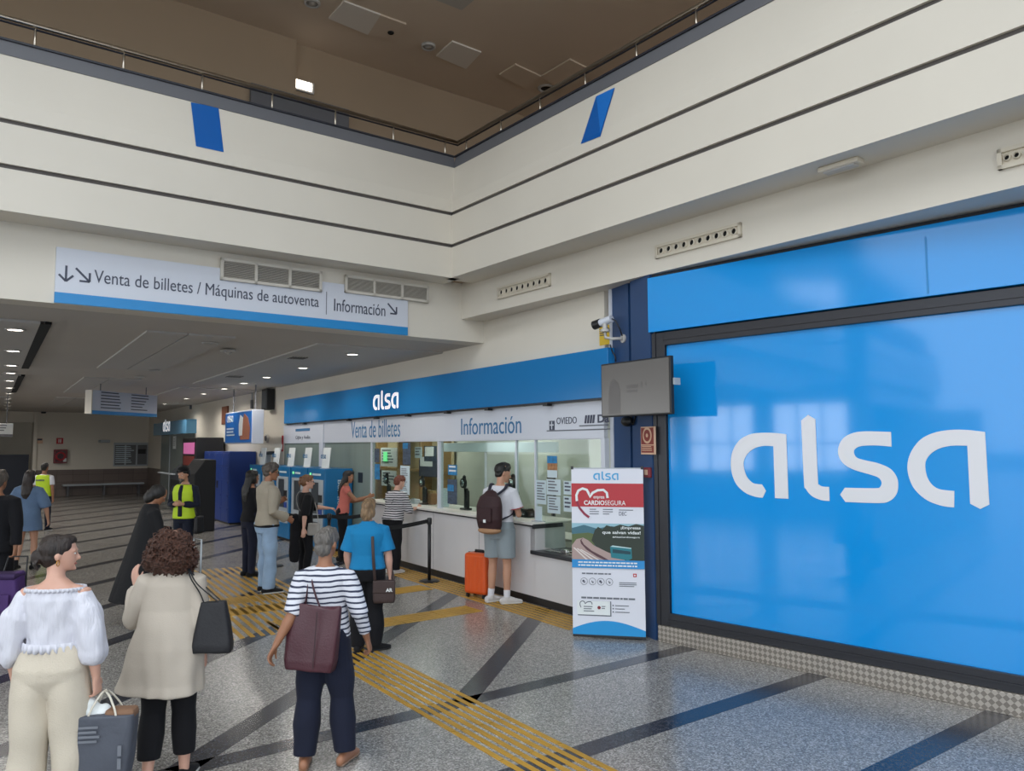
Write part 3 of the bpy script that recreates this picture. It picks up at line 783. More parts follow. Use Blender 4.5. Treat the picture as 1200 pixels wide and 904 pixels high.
shape('sheet', [rect(.06, .62, .22, .42)], 'paper', o, -.003, .001)
o = oboard('white sheet pinned over the dark backing at the top right of the shelving', 498, 508, 524, 535, 'paper', 'pinned_sheet', 1.66, th=.01)
o = oboard('glowing green exit pictogram behind the counter glass, on the white notice', 449, 453, 530, 541, 'green', 'exit_light', 1.64)
# desk behind the counter, screens
t = thing('office_desk', 'white desk surface just behind the counter glass', 'desk', KW.mx())
G().rbox(u_c0 + .1, UEND - .1, .62, 1.15, .72, .76, .005).obj('desktop', 'ctop', t)
for u in (u_c0 + .3, (u_c0 + UEND) / 2, UEND - .3): G().box(u - .03, u + .03, .7, 1.1, 0, .72).obj('leg', 'kgrey', t)
# partition with the white rail high behind the glass
t = thing('partition_rail', 'pale horizontal rail and partition high behind the right counter glass', 'partition', KW.mx(0, -1.5))
z0 = ox(575, 528, 1.5)[1]
G().rbox(ox(520, 528, 1.5)[0], ox(652, 528, 1.5)[0], 0, .05, z0 - .03, z0 + .14, .004).obj('rail', 'paperblue', t)
for x in (568, 603): G().box(ox(x, 528, 1.5)[0] - .012, ox(x, 528, 1.5)[0] + .012, 0, .04, 0, z0).obj('post', 'signwhite', t)

def intercom(x, ybase, label, hgt=.42, yaw=0.0):
    """black counter intercom: foot, gooseneck, round speaker head with a chrome centre, handset post"""
    u, _ = KW.uv(x, ybase, -.18)
    t = thing('counter_intercom', label, 'intercom', KW.mx(u, -.18, ZCT) @ Matrix.Rotation(yaw, 4, 'Z'), 'black intercoms on the counter')
    g = G(); g.rbox(-.08, .08, -.07, .07, 0, .03, .01); g.obj('foot', 'black', t)
    g = G(); g.rbox(-.035, .03, -.02, .03, .02, hgt - .1, .01); g.obj('post', 'black', t)
    g = G(); g.tube([(0, 0, hgt - .12), (.0, -.03, hgt - .05), (0, -.05, hgt)], .016, 8); g.rbox(.045, .085, -.02, .02, 0, hgt * .7, .008); g.obj('handset', 'black', t)
    g = G(); rr = .085
    g.tube([(0, -.03, hgt - .02), (0, -.065, hgt - .02)], [rr, rr * .92], 24); g.obj('speaker_head', 'black', t, smooth=False)
    g = G(); g.ell((0, -.066, hgt - .02), (rr * .55, .02, rr * .62)); g.obj('chrome_centre', 'chrome', t, smooth=True)
    g = G(); g.ell((0, -.03, hgt + .06), (.035, .03, .045)); g.obj('microphone', 'blackmat', t, smooth=True)
intercom(497, 594, 'black round-headed intercom on the counter beside the striped person', .40)
intercom(546, 596, 'black round-headed intercom on the counter left of the person in the white t-shirt', .44)
intercom(603.5, 606, 'black round-headed intercom on the counter right of the person in the white t-shirt', .50)
intercom(455, 590, 'black round-headed intercom on the counter between the two people at its left end', .40)
# monitor, printer, box, bag behind the glass
u, _ = KW.uv(632, 600, -.42)
t = thing('monitor', 'black computer monitor behind the glass, turned away, with papers beside it', 'monitor', KW.mx(u, -.62, .76) @ Matrix.Rotation(R(-25), 4, 'Z'))
G().rbox(-.26, .2, 0, .04, .42, .84, .01).obj('housing', 'black', t); G().rbox(-.05, .05, .02, .06, .02, .5, .006).obj('neck', 'black', t); G().rbox(-.14, .14, -.06, .14, 0, .02, .006).obj('foot', 'black', t)
u, _ = KW.uv(613, 608, -.2)
t = thing('ticket_printer', 'low black ticket printer on the counter right of the person in the white t-shirt', 'printer', KW.mx(u, -.24, ZCT) @ Matrix.Rotation(R(12), 4, 'Z'))
G().rbox(-.17, .17, -.1, .12, 0, .09, .025, 3).obj('housing', 'blackmat', t); G().rbox(-.12, .12, -.07, .05, .085, .12, .012).obj('lid', 'black', t); G().box(-.07, .07, -.104, -.098, .04, .05).obj('slot', 'kgrey', t)
u, _ = KW.uv(523, 596, -.2)
t = thing('hand_gel_box', 'pale blue box with a dark round hole on the counter behind the mullion', 'box', KW.mx(u - .12, -.2, ZCT))
G().rbox(-.08, .08, -.06, .08, 0, .3, .006).obj('body', 'paperblue', t); g = G(); g.cyl((-.02, -.056, .15), (-.02, -.064, .15), .03, 16); g.obj('hole', 'black', t)
u, _ = KW.uv(504, 590, -.25)
t = thing('paper_bag', 'crumpled brown paper bag on the counter behind the glass', 'bag', KW.mx(u, -.28, ZCT))
g = G(); g.rbox(-.11, .11, -.06, .06, 0, .2, .03, 3); o = g.obj('bag_body', mat('kraft', '#8f6543', .8, bump=(18, .9)), t); G().rbox(-.1, .1, -.03, .03, .19, .24, .01).obj('folded_top', M['wood'], t)
u, _ = KW.uv(489, 592, -.2)
t = thing('card_terminal', 'small white device on the counter left of the brown paper bag', 'card terminal', KW.mx(u, -.16, ZCT))
G().rbox(-.08, .08, -.06, .06, 0, .08, .012).obj('body', 'signwhite', t); G().rbox(-.05, .05, -.045, .0, .075, .09, .004).obj('keypad', 'kgrey', t)
u, _ = KW.uv(640, 610, -.05)
t = thing('leaflet_stand', 'small clear leaflet stand at the right end of the high counter', 'stand', KW.mx(u_s - .1, .02, ZCT))
G().box(-.07, .07, -.0, .01, 0, .2).obj('back', 'paperblue', t); G().rbox(-.08, .08, -.06, .06, 0, .012, .003).obj('foot', 'kgrey', t)

# ------------------------------------------------------------------ sign over the corridor with its two vents
off = .03
t = thing('direction_sign', 'long pale sign reading Venta de billetes over the corridor opening with a blue lower edge', 'sign', HL.mx())
x0, x1 = HL.uv(64.5, 330, off)[0], HL.uv(478, 370, off)[0]
zt_, zm_ = HL.uv(65, 289, off)[1], HL.uv(64, 342, off)[1]
G().box(x0, x1, -.03, -.002, zm_, zt_).obj('board', 'signwhite', t)
G().box(x0, x1, -.032, -.002, ZC + .005, zm_).obj('blue_edge', 'stripblue', t)
def htext(s, xa, xb, yta, yba, m=('textdark')):
    """box from the left end (top yta, bottom yba) to x = xb"""
    ua_, za = HL.uv(xa, yba, off + .003); ub_ = HL.uv(xb, yba + (xb - xa) * .12, off + .003)[0]; zb_ = HL.uv(xa, yta, off + .003)[1]
    return text(s, ua_, ub_, za, zb_, m, t, -off - .0015)
htext('Venta de billetes / Máquinas de autoventa', 110, 373.5, 316, 336)
htext('Información', 391.5, 451.5, 350, 364.5)
def arrow(xc, yc, diag):
    u, z = HL.uv(xc, yc, off); r = .085; a_ = .011
    if diag: pl = [((-.8, .8), (.8, -.8)), ((.8, -.8), (.8, .35)), ((.8, -.8), (-.35, -.8))]
    else: pl = [((0, 1), (0, -1)), ((0, -1), (-.8, -.2)), ((0, -1), (.8, -.2))]
    lo = []
    for p, q in pl:
        d = Vector((q[0] - p[0], q[1] - p[1])).normalized(); n_ = Vector((-d.y, d.x)) * a_
        P0, P1 = Vector(p) * r, Vector(q) * r
        lo.append([(u + v.x, z + v.y) for v in (P0 - n_, P1 - n_, P1 + n_, P0 + n_)])
    for l in lo: shape('arrow', [l], 'textdark', t, -off - .0015, .001)
arrow(77.5, 320.5, False); arrow(97, 322.5, True); arrow(459.5, 362, True)
ud = HL.uv(382.5, 352, off)[0]; shape('divider', [rect(ud - .004, ud + .004, zm_ + .06, zm_ + .36)], 'textgrey', t, -off - .001)
def vent(label, xa, xb, yt, yb):
    u0, z1 = HL.uv(xa, yt, off + .01); u1 = HL.uv(xb, yt + (xb - xa) * .13, off + .01)[0]; z0 = HL.uv(xa, yb, off + .01)[1]
    t = thing('air_vent', label, 'air vent', HL.mx(u0, off + .001, z0)); W_, H_ = u1 - u0, z1 - z0; f = .035
    G().box(f, W_ - f, -.004, 0, f, H_ - f).obj('backing', 'hole', t)
    g = G()
    for a_, b_, c_, d_ in ((0, W_, 0, f), (0, W_, H_ - f, H_), (0, f, 0, H_), (W_ - f, W_, 0, H_), (W_ / 3 - f / 2, W_ / 3 + f / 2, 0, H_), (2 * W_ / 3 - f / 2, 2 * W_ / 3 + f / 2, 0, H_)): g.box(a_, b_, -.03, 0, c_, d_)
    g.obj('frame', 'grille', t)
    n = 12
    for k in range(n):
        z = f + (H_ - 2 * f) * (k + .5) / n
        G().box(f, W_ - f, -.010, .010, -.0025, .0025, Matrix.Translation((0, -.016, z)) @ Matrix.Rotation(R(-12), 4, 'X')).obj('slat', 'slat', t)
vent('white three-part air vent above the word autoventa', 258.5, 377, 302, 328)
vent('white three-part air vent above the word Información', 404, 502, 322, 343)

# round-nozzle vents on the right beam
def nozzles(label, xa, xb, yta, yba, n):
    u0, z1 = FB.uv(xa, yta, .02); u1 = FB.uv(xb, yta - (xb - xa) * .27, .02)[0]; z0 = FB.uv(xa, yba, .02)[1]
    W_, H_ = u1 - u0, z1 - z0
    t = thing('nozzle_vent', label, 'air vent', FB.mx(u0, .001, z0)); f = .03
    g = G()
    for a_, b_, c_, d_ in ((0, W_, 0, f), (0, W_, H_ - f, H_), (0, f, 0, H_), (W_ - f, W_, 0, H_)): g.box(a_, b_, -.03, 0, c_, d_)
    g.obj('frame', 'nozzle', t); G().box(f, W_ - f, -.008, 0, f, H_ - f).obj('plate', 'nozzle', t)
    for k in range(n):
        u = f + .0 + (W_ - 2 * f) * (k + .5) / n; r = min(.055, (W_ - 2 * f) / n * .46)
        g = G(); c_ = Vector((u, 0, H_ / 2))
        g.lathe([(r, .004), (r * .8, .03), (r * .64, .034), (r * .6, .012)], seg=20)
        for f_ in [f_ for f_ in g.bm.faces if len(f_.verts) > 4]: g.bm.faces.remove(f_)
        bmesh.ops.transform(g.bm, matrix=Matrix.Translation(c_) @ Matrix.Rotation(R(90), 4, 'X'), verts=g.bm.verts); o = g.obj('nozzle', 'nozzle', t, smooth=True)
        g = G(); g.cyl(c_ + Vector((0, -.009, 0)), c_ + Vector((0, -.012, 0)), r * .6, 16); g.obj('opening', 'hole', o)
nozzles('short nozzle air vent on the beam near the inner corner', 583, 644.5, 337, 351, 9)
nozzles('nozzle air vent of ten holes on the beam above the blue shop front', 768, 868, 288, 303.5, 10)
nozzles('nozzle air vent cut by the right edge of the photo', 1168.5, 1290, 176, 200, 9)

# emergency light under the right fascia
p = gp(985, 197, ZS - .04)
t = thing('emergency_light', 'flat white emergency light fixed under the right fascia', 'emergency light', Matrix.Translation(p + Vector((0, 0, .04))) @ Matrix.Rotation(math.atan2(FR.u.y, FR.u.x), 4, 'Z'))
G().rbox(-.18, .18, -.06, .06, -.045, 0, .014, 3).obj('housing', 'nozzle', t); G().rbox(-.14, .14, -.045, .045, -.06, -.04, .01, 2).obj('diffuser', 'lamp_off', t)

# blue skewed pennants on the fascias
def pennant(label, W, pts, m, split=None):
    lo = [W.uv(x, y, .006) for x, y in pts]
    o = shape('wall_graphic', [lo], m, None, -.006, .004); o.matrix_world = W.mx(); tag(o, label, 'wall graphic')
    if split: shape('fold', [[W.uv(x, y, .012) for x, y in split]], mat('graphic_light', '#1d74cc', .3), o, -.0105, .0005)
gb = mat('graphic_blue', '#0f5cab', .3)
def leaned(W, pts):
    return pts
def pennant3(label, W, pts, split=None):
    """stuck on the leaning top band of the fascia: follows its slope"""
    prof = [(0.0, ZG1 + .024), (.135 * .12, ZG1 + .2), (.135 * .55, UPZ - .36), (.135, UPZ - .06)]
    def yof(z):
        for (y0, z0), (y1, z1) in zip(prof, prof[1:]):
            if z <= z1: return y0 + (y1 - y0) * (z - z0) / (z1 - z0)
        return .135
    def grid(pts, lift):
        (a0, a1, b1, b0) = pts  # top left, top right, bottom right, bottom left
        g = G(); n = 10; rows = []
        for k in range(n + 1):
            s_ = k / n; r_ = []
            for q0, q1 in ((a0, b0), (a1, b1)):
                x, y = q0[0] + (q1[0] - q0[0]) * s_, q0[1] + (q1[1] - q0[1]) * s_
                u, z = W.uv(x, y, -.06)
                for _ in range(4): u, z = W.uv(x, y, -yof(z))
                r_.append((u, yof(z) - lift, z))
            rows.append(r_)
        for r0, r1 in zip(rows, rows[1:]): g.quad(r0[0], r0[1], r1[1], r1[0])
        return g
    o = grid(pts, .006).obj('wall_graphic', gb, None, W.mx()); tag(o, label, 'wall graphic')
    if split: grid(split, .009).obj('fold', mat('graphic_light', '#1d74cc', .3), o)
pennant3('small skewed blue graphic at the top of the left fascia', FL, [(223.5, 120), (256, 126.5), (262, 178.5), (229.5, 171.5)])
pennant3('small slanted blue graphic at the top of the right fascia', FR, [(699, 113), (721, 103), (704, 160), (681, 169)], [(699.5, 113), (720.5, 103), (704, 157), (703.5, 150)])

# railings on the fascias
def railing(label, W, us, u0, u1):
    t = thing('handrail', label, 'railing', W.mx()); yb = .30
    zr = RZ
    g = G(); g.cyl((u0, yb, zr), (u1, yb, zr), .024, 12); g.obj('rail', 'steel', t, smooth=True)
    g = G(); g.cyl((u0, yb, zr - .045), (u1, yb, zr - .045), .012, 8); g.obj('lower_rail', 'kerb_dark', t, smooth=True)  # dark bar drawn for the shade line under the rail
    for u in us: G().cyl((u, yb, UPZ + .11), (u, yb, zr), .013, 8).obj('post', 'steel', t, smooth=True)
RZ = FL.uv(540, 168, -.3)[1]
def ru(W, x, y): return W.uv(x, y, -.3)[0]
railing('steel handrail on thin posts above the left fascia', FL, [ru(FL, x, y) for x, y in ((41, 45), (145, 70), (237, 96), (319, 117), (393, 135), (461, 153), (521.5, 170))] + [ru(FL, 41, 45) - 1.45], -20, .30)
railing('steel handrail on thin posts above the right fascia', FR, [ru(FR, x, y) for x, y in ((546.5, 172), (587, 150), (633, 126), (686, 97), (746, 63), (816, 25))], -.30, 13)

# ------------------------------------------------------------------ lamps in the corridor ceiling
def downlight(x, y, label, lit=True, power=None, z=None, group=None):
    p = gp(x, y, (z or ZC) - .031)
    t = thing('downlight', label, 'ceiling light', Matrix.Translation(p), group)
    g = G(); g.lathe([(.115, 0.0), (.115, -.012), (.092, -.016), (.088, -.004), (.088, 0)], seg=24); g.obj('trim_ring', 'lamp_off', t, smooth=True)
    g = G(); g.lathe([(.09, -.002), (.09, -.008), (.0005, -.009)], seg=24); g.obj('lens', 'lamp' if lit else 'lamp_off', t)
    if lit and power:
        L = bpy.data.lights.new('downlight_beam', 'SPOT'); L.energy = power; L.spot_size = R(168); L.spot_blend = .6; L.shadow_soft_size = .09; L.color = (1, .95, .88)
        o = bpy.data.objects.new('downlight_beam', L); COL.objects.link(o); o.location = p - Vector((0, 0, .03))
    return t
ORD = ['nearest', 'second', 'third', 'fourth', 'fifth', 'sixth', 'seventh', 'eighth', 'ninth', 'tenth', 'eleventh', 'twelfth']
for i, (x, y) in enumerate([(18, 386), (15.5, 411), (13.5, 428), (12.5, 437), (11.7, 446), (11, 454.5), (10.5, 461), (9.8, 467.5), (9.3, 471.5), (8.8, 475.5), (8.4, 479)]):
    downlight(x, y, 'round lit downlight, %s from the front in the left row of the corridor ceiling' % ORD[i], True, LAMP_W * (1 if i < 4 else 2.2), group='downlights in the left row')
for i, (x, y) in enumerate([(413, 415), (355, 431), (312.5, 442), (286, 449), (263, 455.5), (239, 461.5), (218.5, 467), (193, 473.5)]):
    downlight(x, y, 'round lit downlight, %s from the front in the right row along the ticket wall' % ORD[i], True, LAMP_W * (1.3 if i < 5 else 2.2), group='downlights in the right row')
for i, (x, y) in enumerate([(246, 402), (267, 411), (180, 434), (164, 442)]):
    downlight(x, y, 'round unlit downlight in the middle of the corridor ceiling, %s from the front' % ORD[i], False, group='unlit downlights in the middle')
def slotvent(x0, x1, y, label):
    p = gp((x0 + x1) / 2, y, ZC - .026); wd = (gp(x1, y, ZC) - gp(x0, y, ZC)).length
    t = thing('ceiling_diffuser', label, 'air vent', Matrix.Translation(p) @ Matrix.Rotation(math.atan2(KW.u.y, KW.u.x), 4, 'Z'))
    h = wd * .45
    G().rbox(-h, h, -h * .8, h * .8, -.012, 0, .004).obj('frame', 'corr_panel', t)
    for k in range(6): G().box(-h * .88, h * .88, -h * .7 + k * h * .28, -h * .7 + k * h * .28 + h * .13, -.016, -.011).obj('slot', 'hole', t)
slotvent(335, 361, 419, 'square dark slotted diffuser in the ceiling, the nearer of two over the ticket wall')
slotvent(262, 286, 441, 'square dark slotted diffuser in the ceiling, the farther of two over the ticket wall')
def smoke(x, y, z, label):
    t = thing('smoke_detector', label, 'smoke detector', Matrix.Translation(gp(x, y, z)))
    g = G(); g.lathe([(.06, 0), (.06, -.02), (.045, -.04), (.02, -.055), (.001, -.056)], seg=20); g.obj('body', 'lamp_off', t, smooth=True); g = G(); g.lathe([(.075, 0), (.075, -.008), (.001, -.009)]); g.obj('base', 'kgrey', t)
smoke(268, 411.5, ZC, 'small round detector on the corridor ceiling right of the unlit downlights')

# upper floor ceiling: tiles, spots, speaker, lamp
def uptile(pts, label, m='up_tile'):
    o = G().prism([gp(x, y, ZU - .03) for x, y in pts], ZU - .03, ZU - .002).obj('ceiling_tile', m); tag(o, label, 'ceiling tile', 'ceiling tiles of the upper floor')
uptile([(385, 22), (403, 2), (446, 18), (431, 41)], 'pale square tile in the upper ceiling, leftmost of the pale tiles')
uptile([(511, 66), (530, 49), (564, 62), (546, 81)], 'pale square tile in the upper ceiling right of the round glossy spot')
uptile([(446, 18), (476, 29), (466, 47), (431, 41)], 'brownish square tile in the upper ceiling with a small dark dot', 'up_ceil')
uptile([(585, 88), (604, 76), (634, 90), (616, 104)], 'faint square tile in the upper ceiling left of the round grey speaker', 'up_ceil')
uptile([(634, 90), (668, 70), (695, 84), (662, 108)], 'faint square tile in the upper ceiling above the round grey speaker', 'up_ceil')
t = thing('ceiling_speaker', 'round grey speaker grille in the upper ceiling above the right railing', 'speaker', Matrix.Translation(gp(640, 103, ZU)))
g = G(); g.lathe([(.16, 0), (.16, -.02), (.12, -.03), (.12, -.01)], seg=28); g.obj('ring', 'lamp_off', t, smooth=True); g = G(); g.lathe([(.12, -.008), (.001, -.02)], seg=28); g.obj('grille', 'blackmat', t)
for x, y, lb, mm in ((502, 55, 'glossy round spot in the upper ceiling left of a pale tile', 'lamp_off'), (458, 38, 'tiny dark dome detector in the upper ceiling', 'black'), (366, 4, 'round outlined downlight in the upper ceiling at the top edge of the photo', 'lamp_off')):
    t = thing('ceiling_spot', lb, 'ceiling light', Matrix.Translation(gp(x, y, ZU - .03)))
    r = .05 if mm == 'black' else .12
    g = G(); g.lathe([(r, 0.03), (r, -.01), (r * .85, -.02), (r * .8, -.005)], seg=24); g.obj('ring', mm, t, smooth=True); g = G(); g.lathe([(r * .8, -.004), (.001, -.014)], seg=24); g.obj('lens', mm, t, smooth=True)
u, z = UW.uv(354.5, 101, .02)
t = thing('exit_light', 'small bright emergency lamp on the brown wall of the upper floor', 'emergency light', UW.mx(u, 0, z))
G().rbox(-.2, .2, -.05, 0, -.1, .1, .02, 2).obj('housing', 'lamp_off', t); G().rbox(-.15, .15, -.075, -.04, -.07, .07, .02, 2).obj('lens', mat('lamp_small', '#ffffff', .4, emit=4, emit_color='#fff4e4'), t)
ug0, ug1 = UW.uv(290, 110)[0], UW.uv(404, 135)[0]
g = G(); g.box(ug0, ug1, -.17, -.105, UPZ + .4, UW.uv(300, 104)[1]); tag(g.obj('shutter_door', 'kerb', None, UW.mx()), 'low grey panel on the upper floor behind the left railing', 'panel')

# ------------------------------------------------------------------ hanging signs and the far end of the corridor
D_ = 19.0
def place(x, y, D):
    r = ray(x, y); return CAM + r * (D / r.y)
KYAW = math.atan2(KW.u.y, KW.u.x)
FYAW = math.atan2(FW.u.y, FW.u.x)
p0, p1 = place(107.5, 484, 18.0), place(184, 485.5, 20.2)
yaw = math.atan2(p1.y - p0.y, p1.x - p0.x); W_ = (p1 - p0).xy.length; H_ = place(107.5, 457, 18.0).z - p0.z
t = thing('hanging_sign', 'pale hanging direction sign with two columns of print over the corridor', 'sign', at(p0, yaw))
G().rbox(0, W_, 0, .16, .06, H_, .005).obj('board', 'signwhite', t); G().box(0, W_, .0, .16, -.02, .06).obj('blue_edge', 'stripblue', t); G().rbox(-.03, .0, -.01, .17, -.02, H_, .004).obj('end_cap', 'white', t)
for s in (0, 1): shape('print', lines(6, W_ * (.12 + .45 * s), H_ * .14, W_ * (.42 + .45 * s), H_ * .95, .35, 5 + s), 'textdark', t, -.002)
for f in (.15, .85): G().cyl((W_ * f, .08, H_), (W_ * f, .08, ZC - p0.z), .012, 8).obj('hanger_rod', 'kerb', t)
p0, p1 = place(-14, 511, 20.5), place(15, 511, 21.3); yaw = math.atan2(p1.y - p0.y, p1.x - p0.x); W_ = (p1 - p0).xy.length
t = thing('hanging_sign', 'pale hanging sign cut by the left edge of the photo above the dark hoarding', 'sign', at(p0, yaw))
G().rbox(0, W_, 0, .12, .05, .34, .005).obj('board', 'paper', t); G().box(0, W_, 0, .12, -.02, .05).obj('dark_edge', 'kerb', t)
for f in (.2, .8): G().cyl((W_ * f, .06, .34), (W_ * f, .06, ZC - p0.z), .012, 8).obj('hanger_rod', 'kerb', t)
shape('print', lines(3, W_ * .1, .1, W_ * .9, .3, .4, 9), 'textgrey', t, -.002)
# dark hoarding in the opening on the far left
h0 = FW.uv(35, 533)[0]; hz = FW.uv(20, 533)[1]
o = G().box(h0 - 9, h0, .3, .4, 0, hz).obj('hoarding', 'navy', None, FW.mx()); tag(o, 'dark navy hoarding across the opening at the far left end', 'hoarding')
def fobj(x0, x1, yt, yb, off=0):
    xm, ym = (x0 + x1) / 2, (yt + yb) / 2
    z0, z1 = FW.uv(xm, yb)[1], FW.uv(xm, yt)[1]; u0, u1 = FW.uv(x0, ym)[0], FW.uv(x1, ym)[0]
    return u0, u1 - u0, z0, z1 - z0
u0, W_, z0, H_ = fobj(133, 173, 519, 546.5)
t = thing('timetable_board', 'grey timetable board on the far wall beside a dark screen', 'board', FW.mx(u0, 0, z0))
G().rbox(0, W_, -.06, -.001, 0, H_, .01).obj('frame', 'kgrey', t)
for k in range(3): G().box(W_ * (.03 + .33 * k), W_ * (.31 + .33 * k), -.065, -.058, H_ * .06, H_ * .9).obj('panel', 'kerb', t)
shape('print', lines(9, W_ * .05, H_ * .1, W_ * .6, H_ * .85, .4, 11), 'paperblue', t, -.067); G().box(W_ * .7, W_ * .93, -.07, -.06, H_ * .52, H_ * .72).obj('screen', 'black', t)
u0, W_, z0, H_ = fobj(62.5, 78, 527, 543)
t = thing('fire_cabinet', 'red fire hose cabinet on the far wall', 'fire cabinet', FW.mx(u0, 0, z0))
G().rbox(0, W_, -.2, -.001, 0, H_, .015).obj('case', 'darkred', t); G().box(W_ * .12, W_ * .88, -.205, -.198, H_ * .1, H_ * .9).obj('door', mat('cabinet_glass', '#4a2a2c', .2), t); g = G(); g.tube([(W_ / 2 + .16 * math.cos(a_), -.21, H_ / 2 + .16 * math.sin(a_)) for a_ in np.linspace(0, 6.283, 17)[:-1]], .035, 8, ref=(0, 1, 0), close=True); g.obj('hose_reel', 'red', t, smooth=True)
G().rbox(W_ * .7, W_ * .95, -.21, -.19, H_ * .1, H_ * .35, .006).obj('notice', 'paper', t)
u0, W_, z0, H_ = fobj(66, 74, 513.5, 520.5)
o = G().rbox(0, W_, -.03, -.001, 0, H_, .004).obj('fire_sign', 'red', None, FW.mx(u0, 0, z0)); tag(o, 'small red fire sign on the far wall above the hose cabinet', 'sign'); shape('symbol', [rect(W_ * .3, W_ * .42, H_ * .2, H_ * .8), rect(W_ * .55, W_ * .7, H_ * .2, H_ * .8)], 'paper', o, -.031)
u0, W_, z0, H_ = fobj(43, 50, 514, 520)
o = G().rbox(0, W_, -.03, -.001, 0, H_, .004).obj('exit_sign', 'cream', None, FW.mx(u0, 0, z0)); tag(o, 'small pale sign on the far wall beside the opening', 'sign'); shape('symbol', [rect(W_ * .1, W_ * .9, H_ * .6, H_ * .95)], 'textdark', o, -.031)
u0, W_, z0, H_ = fobj(47.5, 53, 481, 485)
t = thing('security_camera', 'small dark camera high on the far wall beside the opening', 'camera', FW.mx(u0, 0, z0)); G().rbox(0, W_, -.35, -.1, 0, H_, .03).obj('body', 'black', t); G().rbox(W_ * .3, W_ * .6, -.12, -.001, H_ * .3, H_ * .8, .02).obj('bracket', 'kerb', t)
u0, W_, z0, H_ = fobj(118, 122, 517.5, 519)
o = G().rbox(-.1, .3, -.5, -.001, 0, .12, .03).obj('wall_lamp', 'kgrey', None, FW.mx(u0, 0, z0)); tag(o, 'small grey lamp arm above the timetable board', 'lamp')
o = G().rbox(0, 3.2, -.45, -.02, .42, .5, .02).obj('bench_seat', 'kgrey', None, FW.mx(FW.uv(72, 570)[0], 0, 0))
bm_ = o; t = thing('wall_bench', 'long pale bench against the tiled far wall', 'bench', FW.mx(FW.uv(72, 570)[0], 0, 0)); o.parent = t; o.matrix_local = Matrix(); o.name = 'seat'
for u in (.2, 1.6, 3.0): G().box(u - .03, u + .03, -.4, -.05, 0, .42).obj('leg', 'kerb', t)

# far shop on the ticket wall: blue sign, grey glass, machines
su0, su1 = KW.uv(187.5, 500, .1)[0], KW.uv(227, 500, .1)[0]
sz1, sz0 = KW.uv(227, 491.5, .1)[1], KW.uv(227, 508, .1)[1]
t = thing('far_shop_sign', 'small blue shop sign with a white logo at the far end of the ticket wall', 'sign', KW.mx())
G().rbox(su0, su1, -.35, -.001, sz0, sz1, .006).obj('board', mat('far_blue', '#5b93b8', .25), t)
logo((su0 + su1) / 2 - 1.1, (su0 + su1) / 2 + .3, sz0 + .12, 'lit', t, -.352)
o = G().box(su0, su1 - .2, -.03, -.001, 0, sz0).obj('shop_glazing', 'sage', None, KW.mx()); tag(o, 'grey glazed front under the small far shop sign', 'window')
G().box(su0 + 1.9, su0 + 1.96, -.05, -.001, 0, sz0).obj('mullion', 'kgrey', o)
def kbox(xl, off_f, off_b, u_len, h): pass
def offu(x, off): return KW.uv(x, 560, off)[0]
uu = offu(213, .9); u2 = offu(229, .9)
t = thing('vending_machine', 'tall dark vending machine with a pink screen at the far shop', 'vending machine', KW.mx(uu, .9, 0))
W_ = u2 - uu
G().rbox(0, W_, 0, .8, 0, 2.35, .02).obj('cabinet', 'black', t); G().rbox(W_ * .12, W_ * .88, -.02, 0, 1.85, 2.2, .006).obj('screen', 'pink', t); G().rbox(W_ * .12, W_ * .88, -.02, 0, 1.5, 1.78, .006).obj('display_panel', mat('vend_red', '#8c3a33', .4), t); G().rbox(W_ * .1, W_ * .9, -.015, 0, .4, 1.4, .006).obj('front_panel', 'kdark', t)
uu = offu(199, 1.0); W_ = offu(212, 1.0) - uu
t = thing('check_in_machine', 'dark grey slanted machine at the far shop left of the vending machine', 'machine', KW.mx(uu, 1.0, 0)); g = G(); g.extr([(0, 0), (.7, 0), (.7, 1.45), (.3, 1.5), (0, 1.2)], 0, W_ - .1); g.obj('body', 'kdark', t, bevel=.015); G().box(.15, W_ - .25, -.01, .0, .3, 1.0).obj('front_panel', 'black', t); G().rbox(-1.6, W_ * .5, -.12, .02, 1.16, 1.2, .01).obj('ledge', 'kgrey', t)
uu = offu(214, 1.9); W_ = offu(228, 1.9) - uu
t = thing('tall_black_case', 'tall black upright case standing behind the person in the yellow vest', 'case', KW.mx(uu, 1.9, 0)); g = G(); g.extr([(0, 0), (.5, 0), (.5, 1.75), (.25, 1.75), (0, 1.4)], 0, W_); g.obj('body', 'blackmat', t, bevel=.02); G().rbox(W_ * .2, W_ * .7, -.02, .0, .9, 1.2, .01).obj('handle_plate', 'kdark', t)
u0 = KW.uv(205, 516, .02)[0]
o = G().rbox(-.3, .3, -.035, -.03, 2.0, 2.5, .003).obj('window_poster', 'paper', None, KW.mx(u0)); tag(o, 'white poster on the far shop glass left of the pink screen', 'poster'); shape('print', lines(4, -.2, 2.08, .2, 2.4, .4, 3), 'textgrey', o, -.036)
u0 = KW.uv(231, 540, .02)[0]
t = thing('pull_up_banner', 'narrow grey pull-up banner at the right end of the far shop', 'banner', KW.mx(u0, .35, 0)); G().box(-.25, .25, 0, .01, .06, 2.0).obj('sheet', 'kgrey', t); G().rbox(-.28, .28, -.08, .1, 0, .07, .015).obj('foot', 'kdark', t); shape('print', lines(6, -.18, 1.0, .18, 1.9, .4, 8), 'textdark', t, -.001)
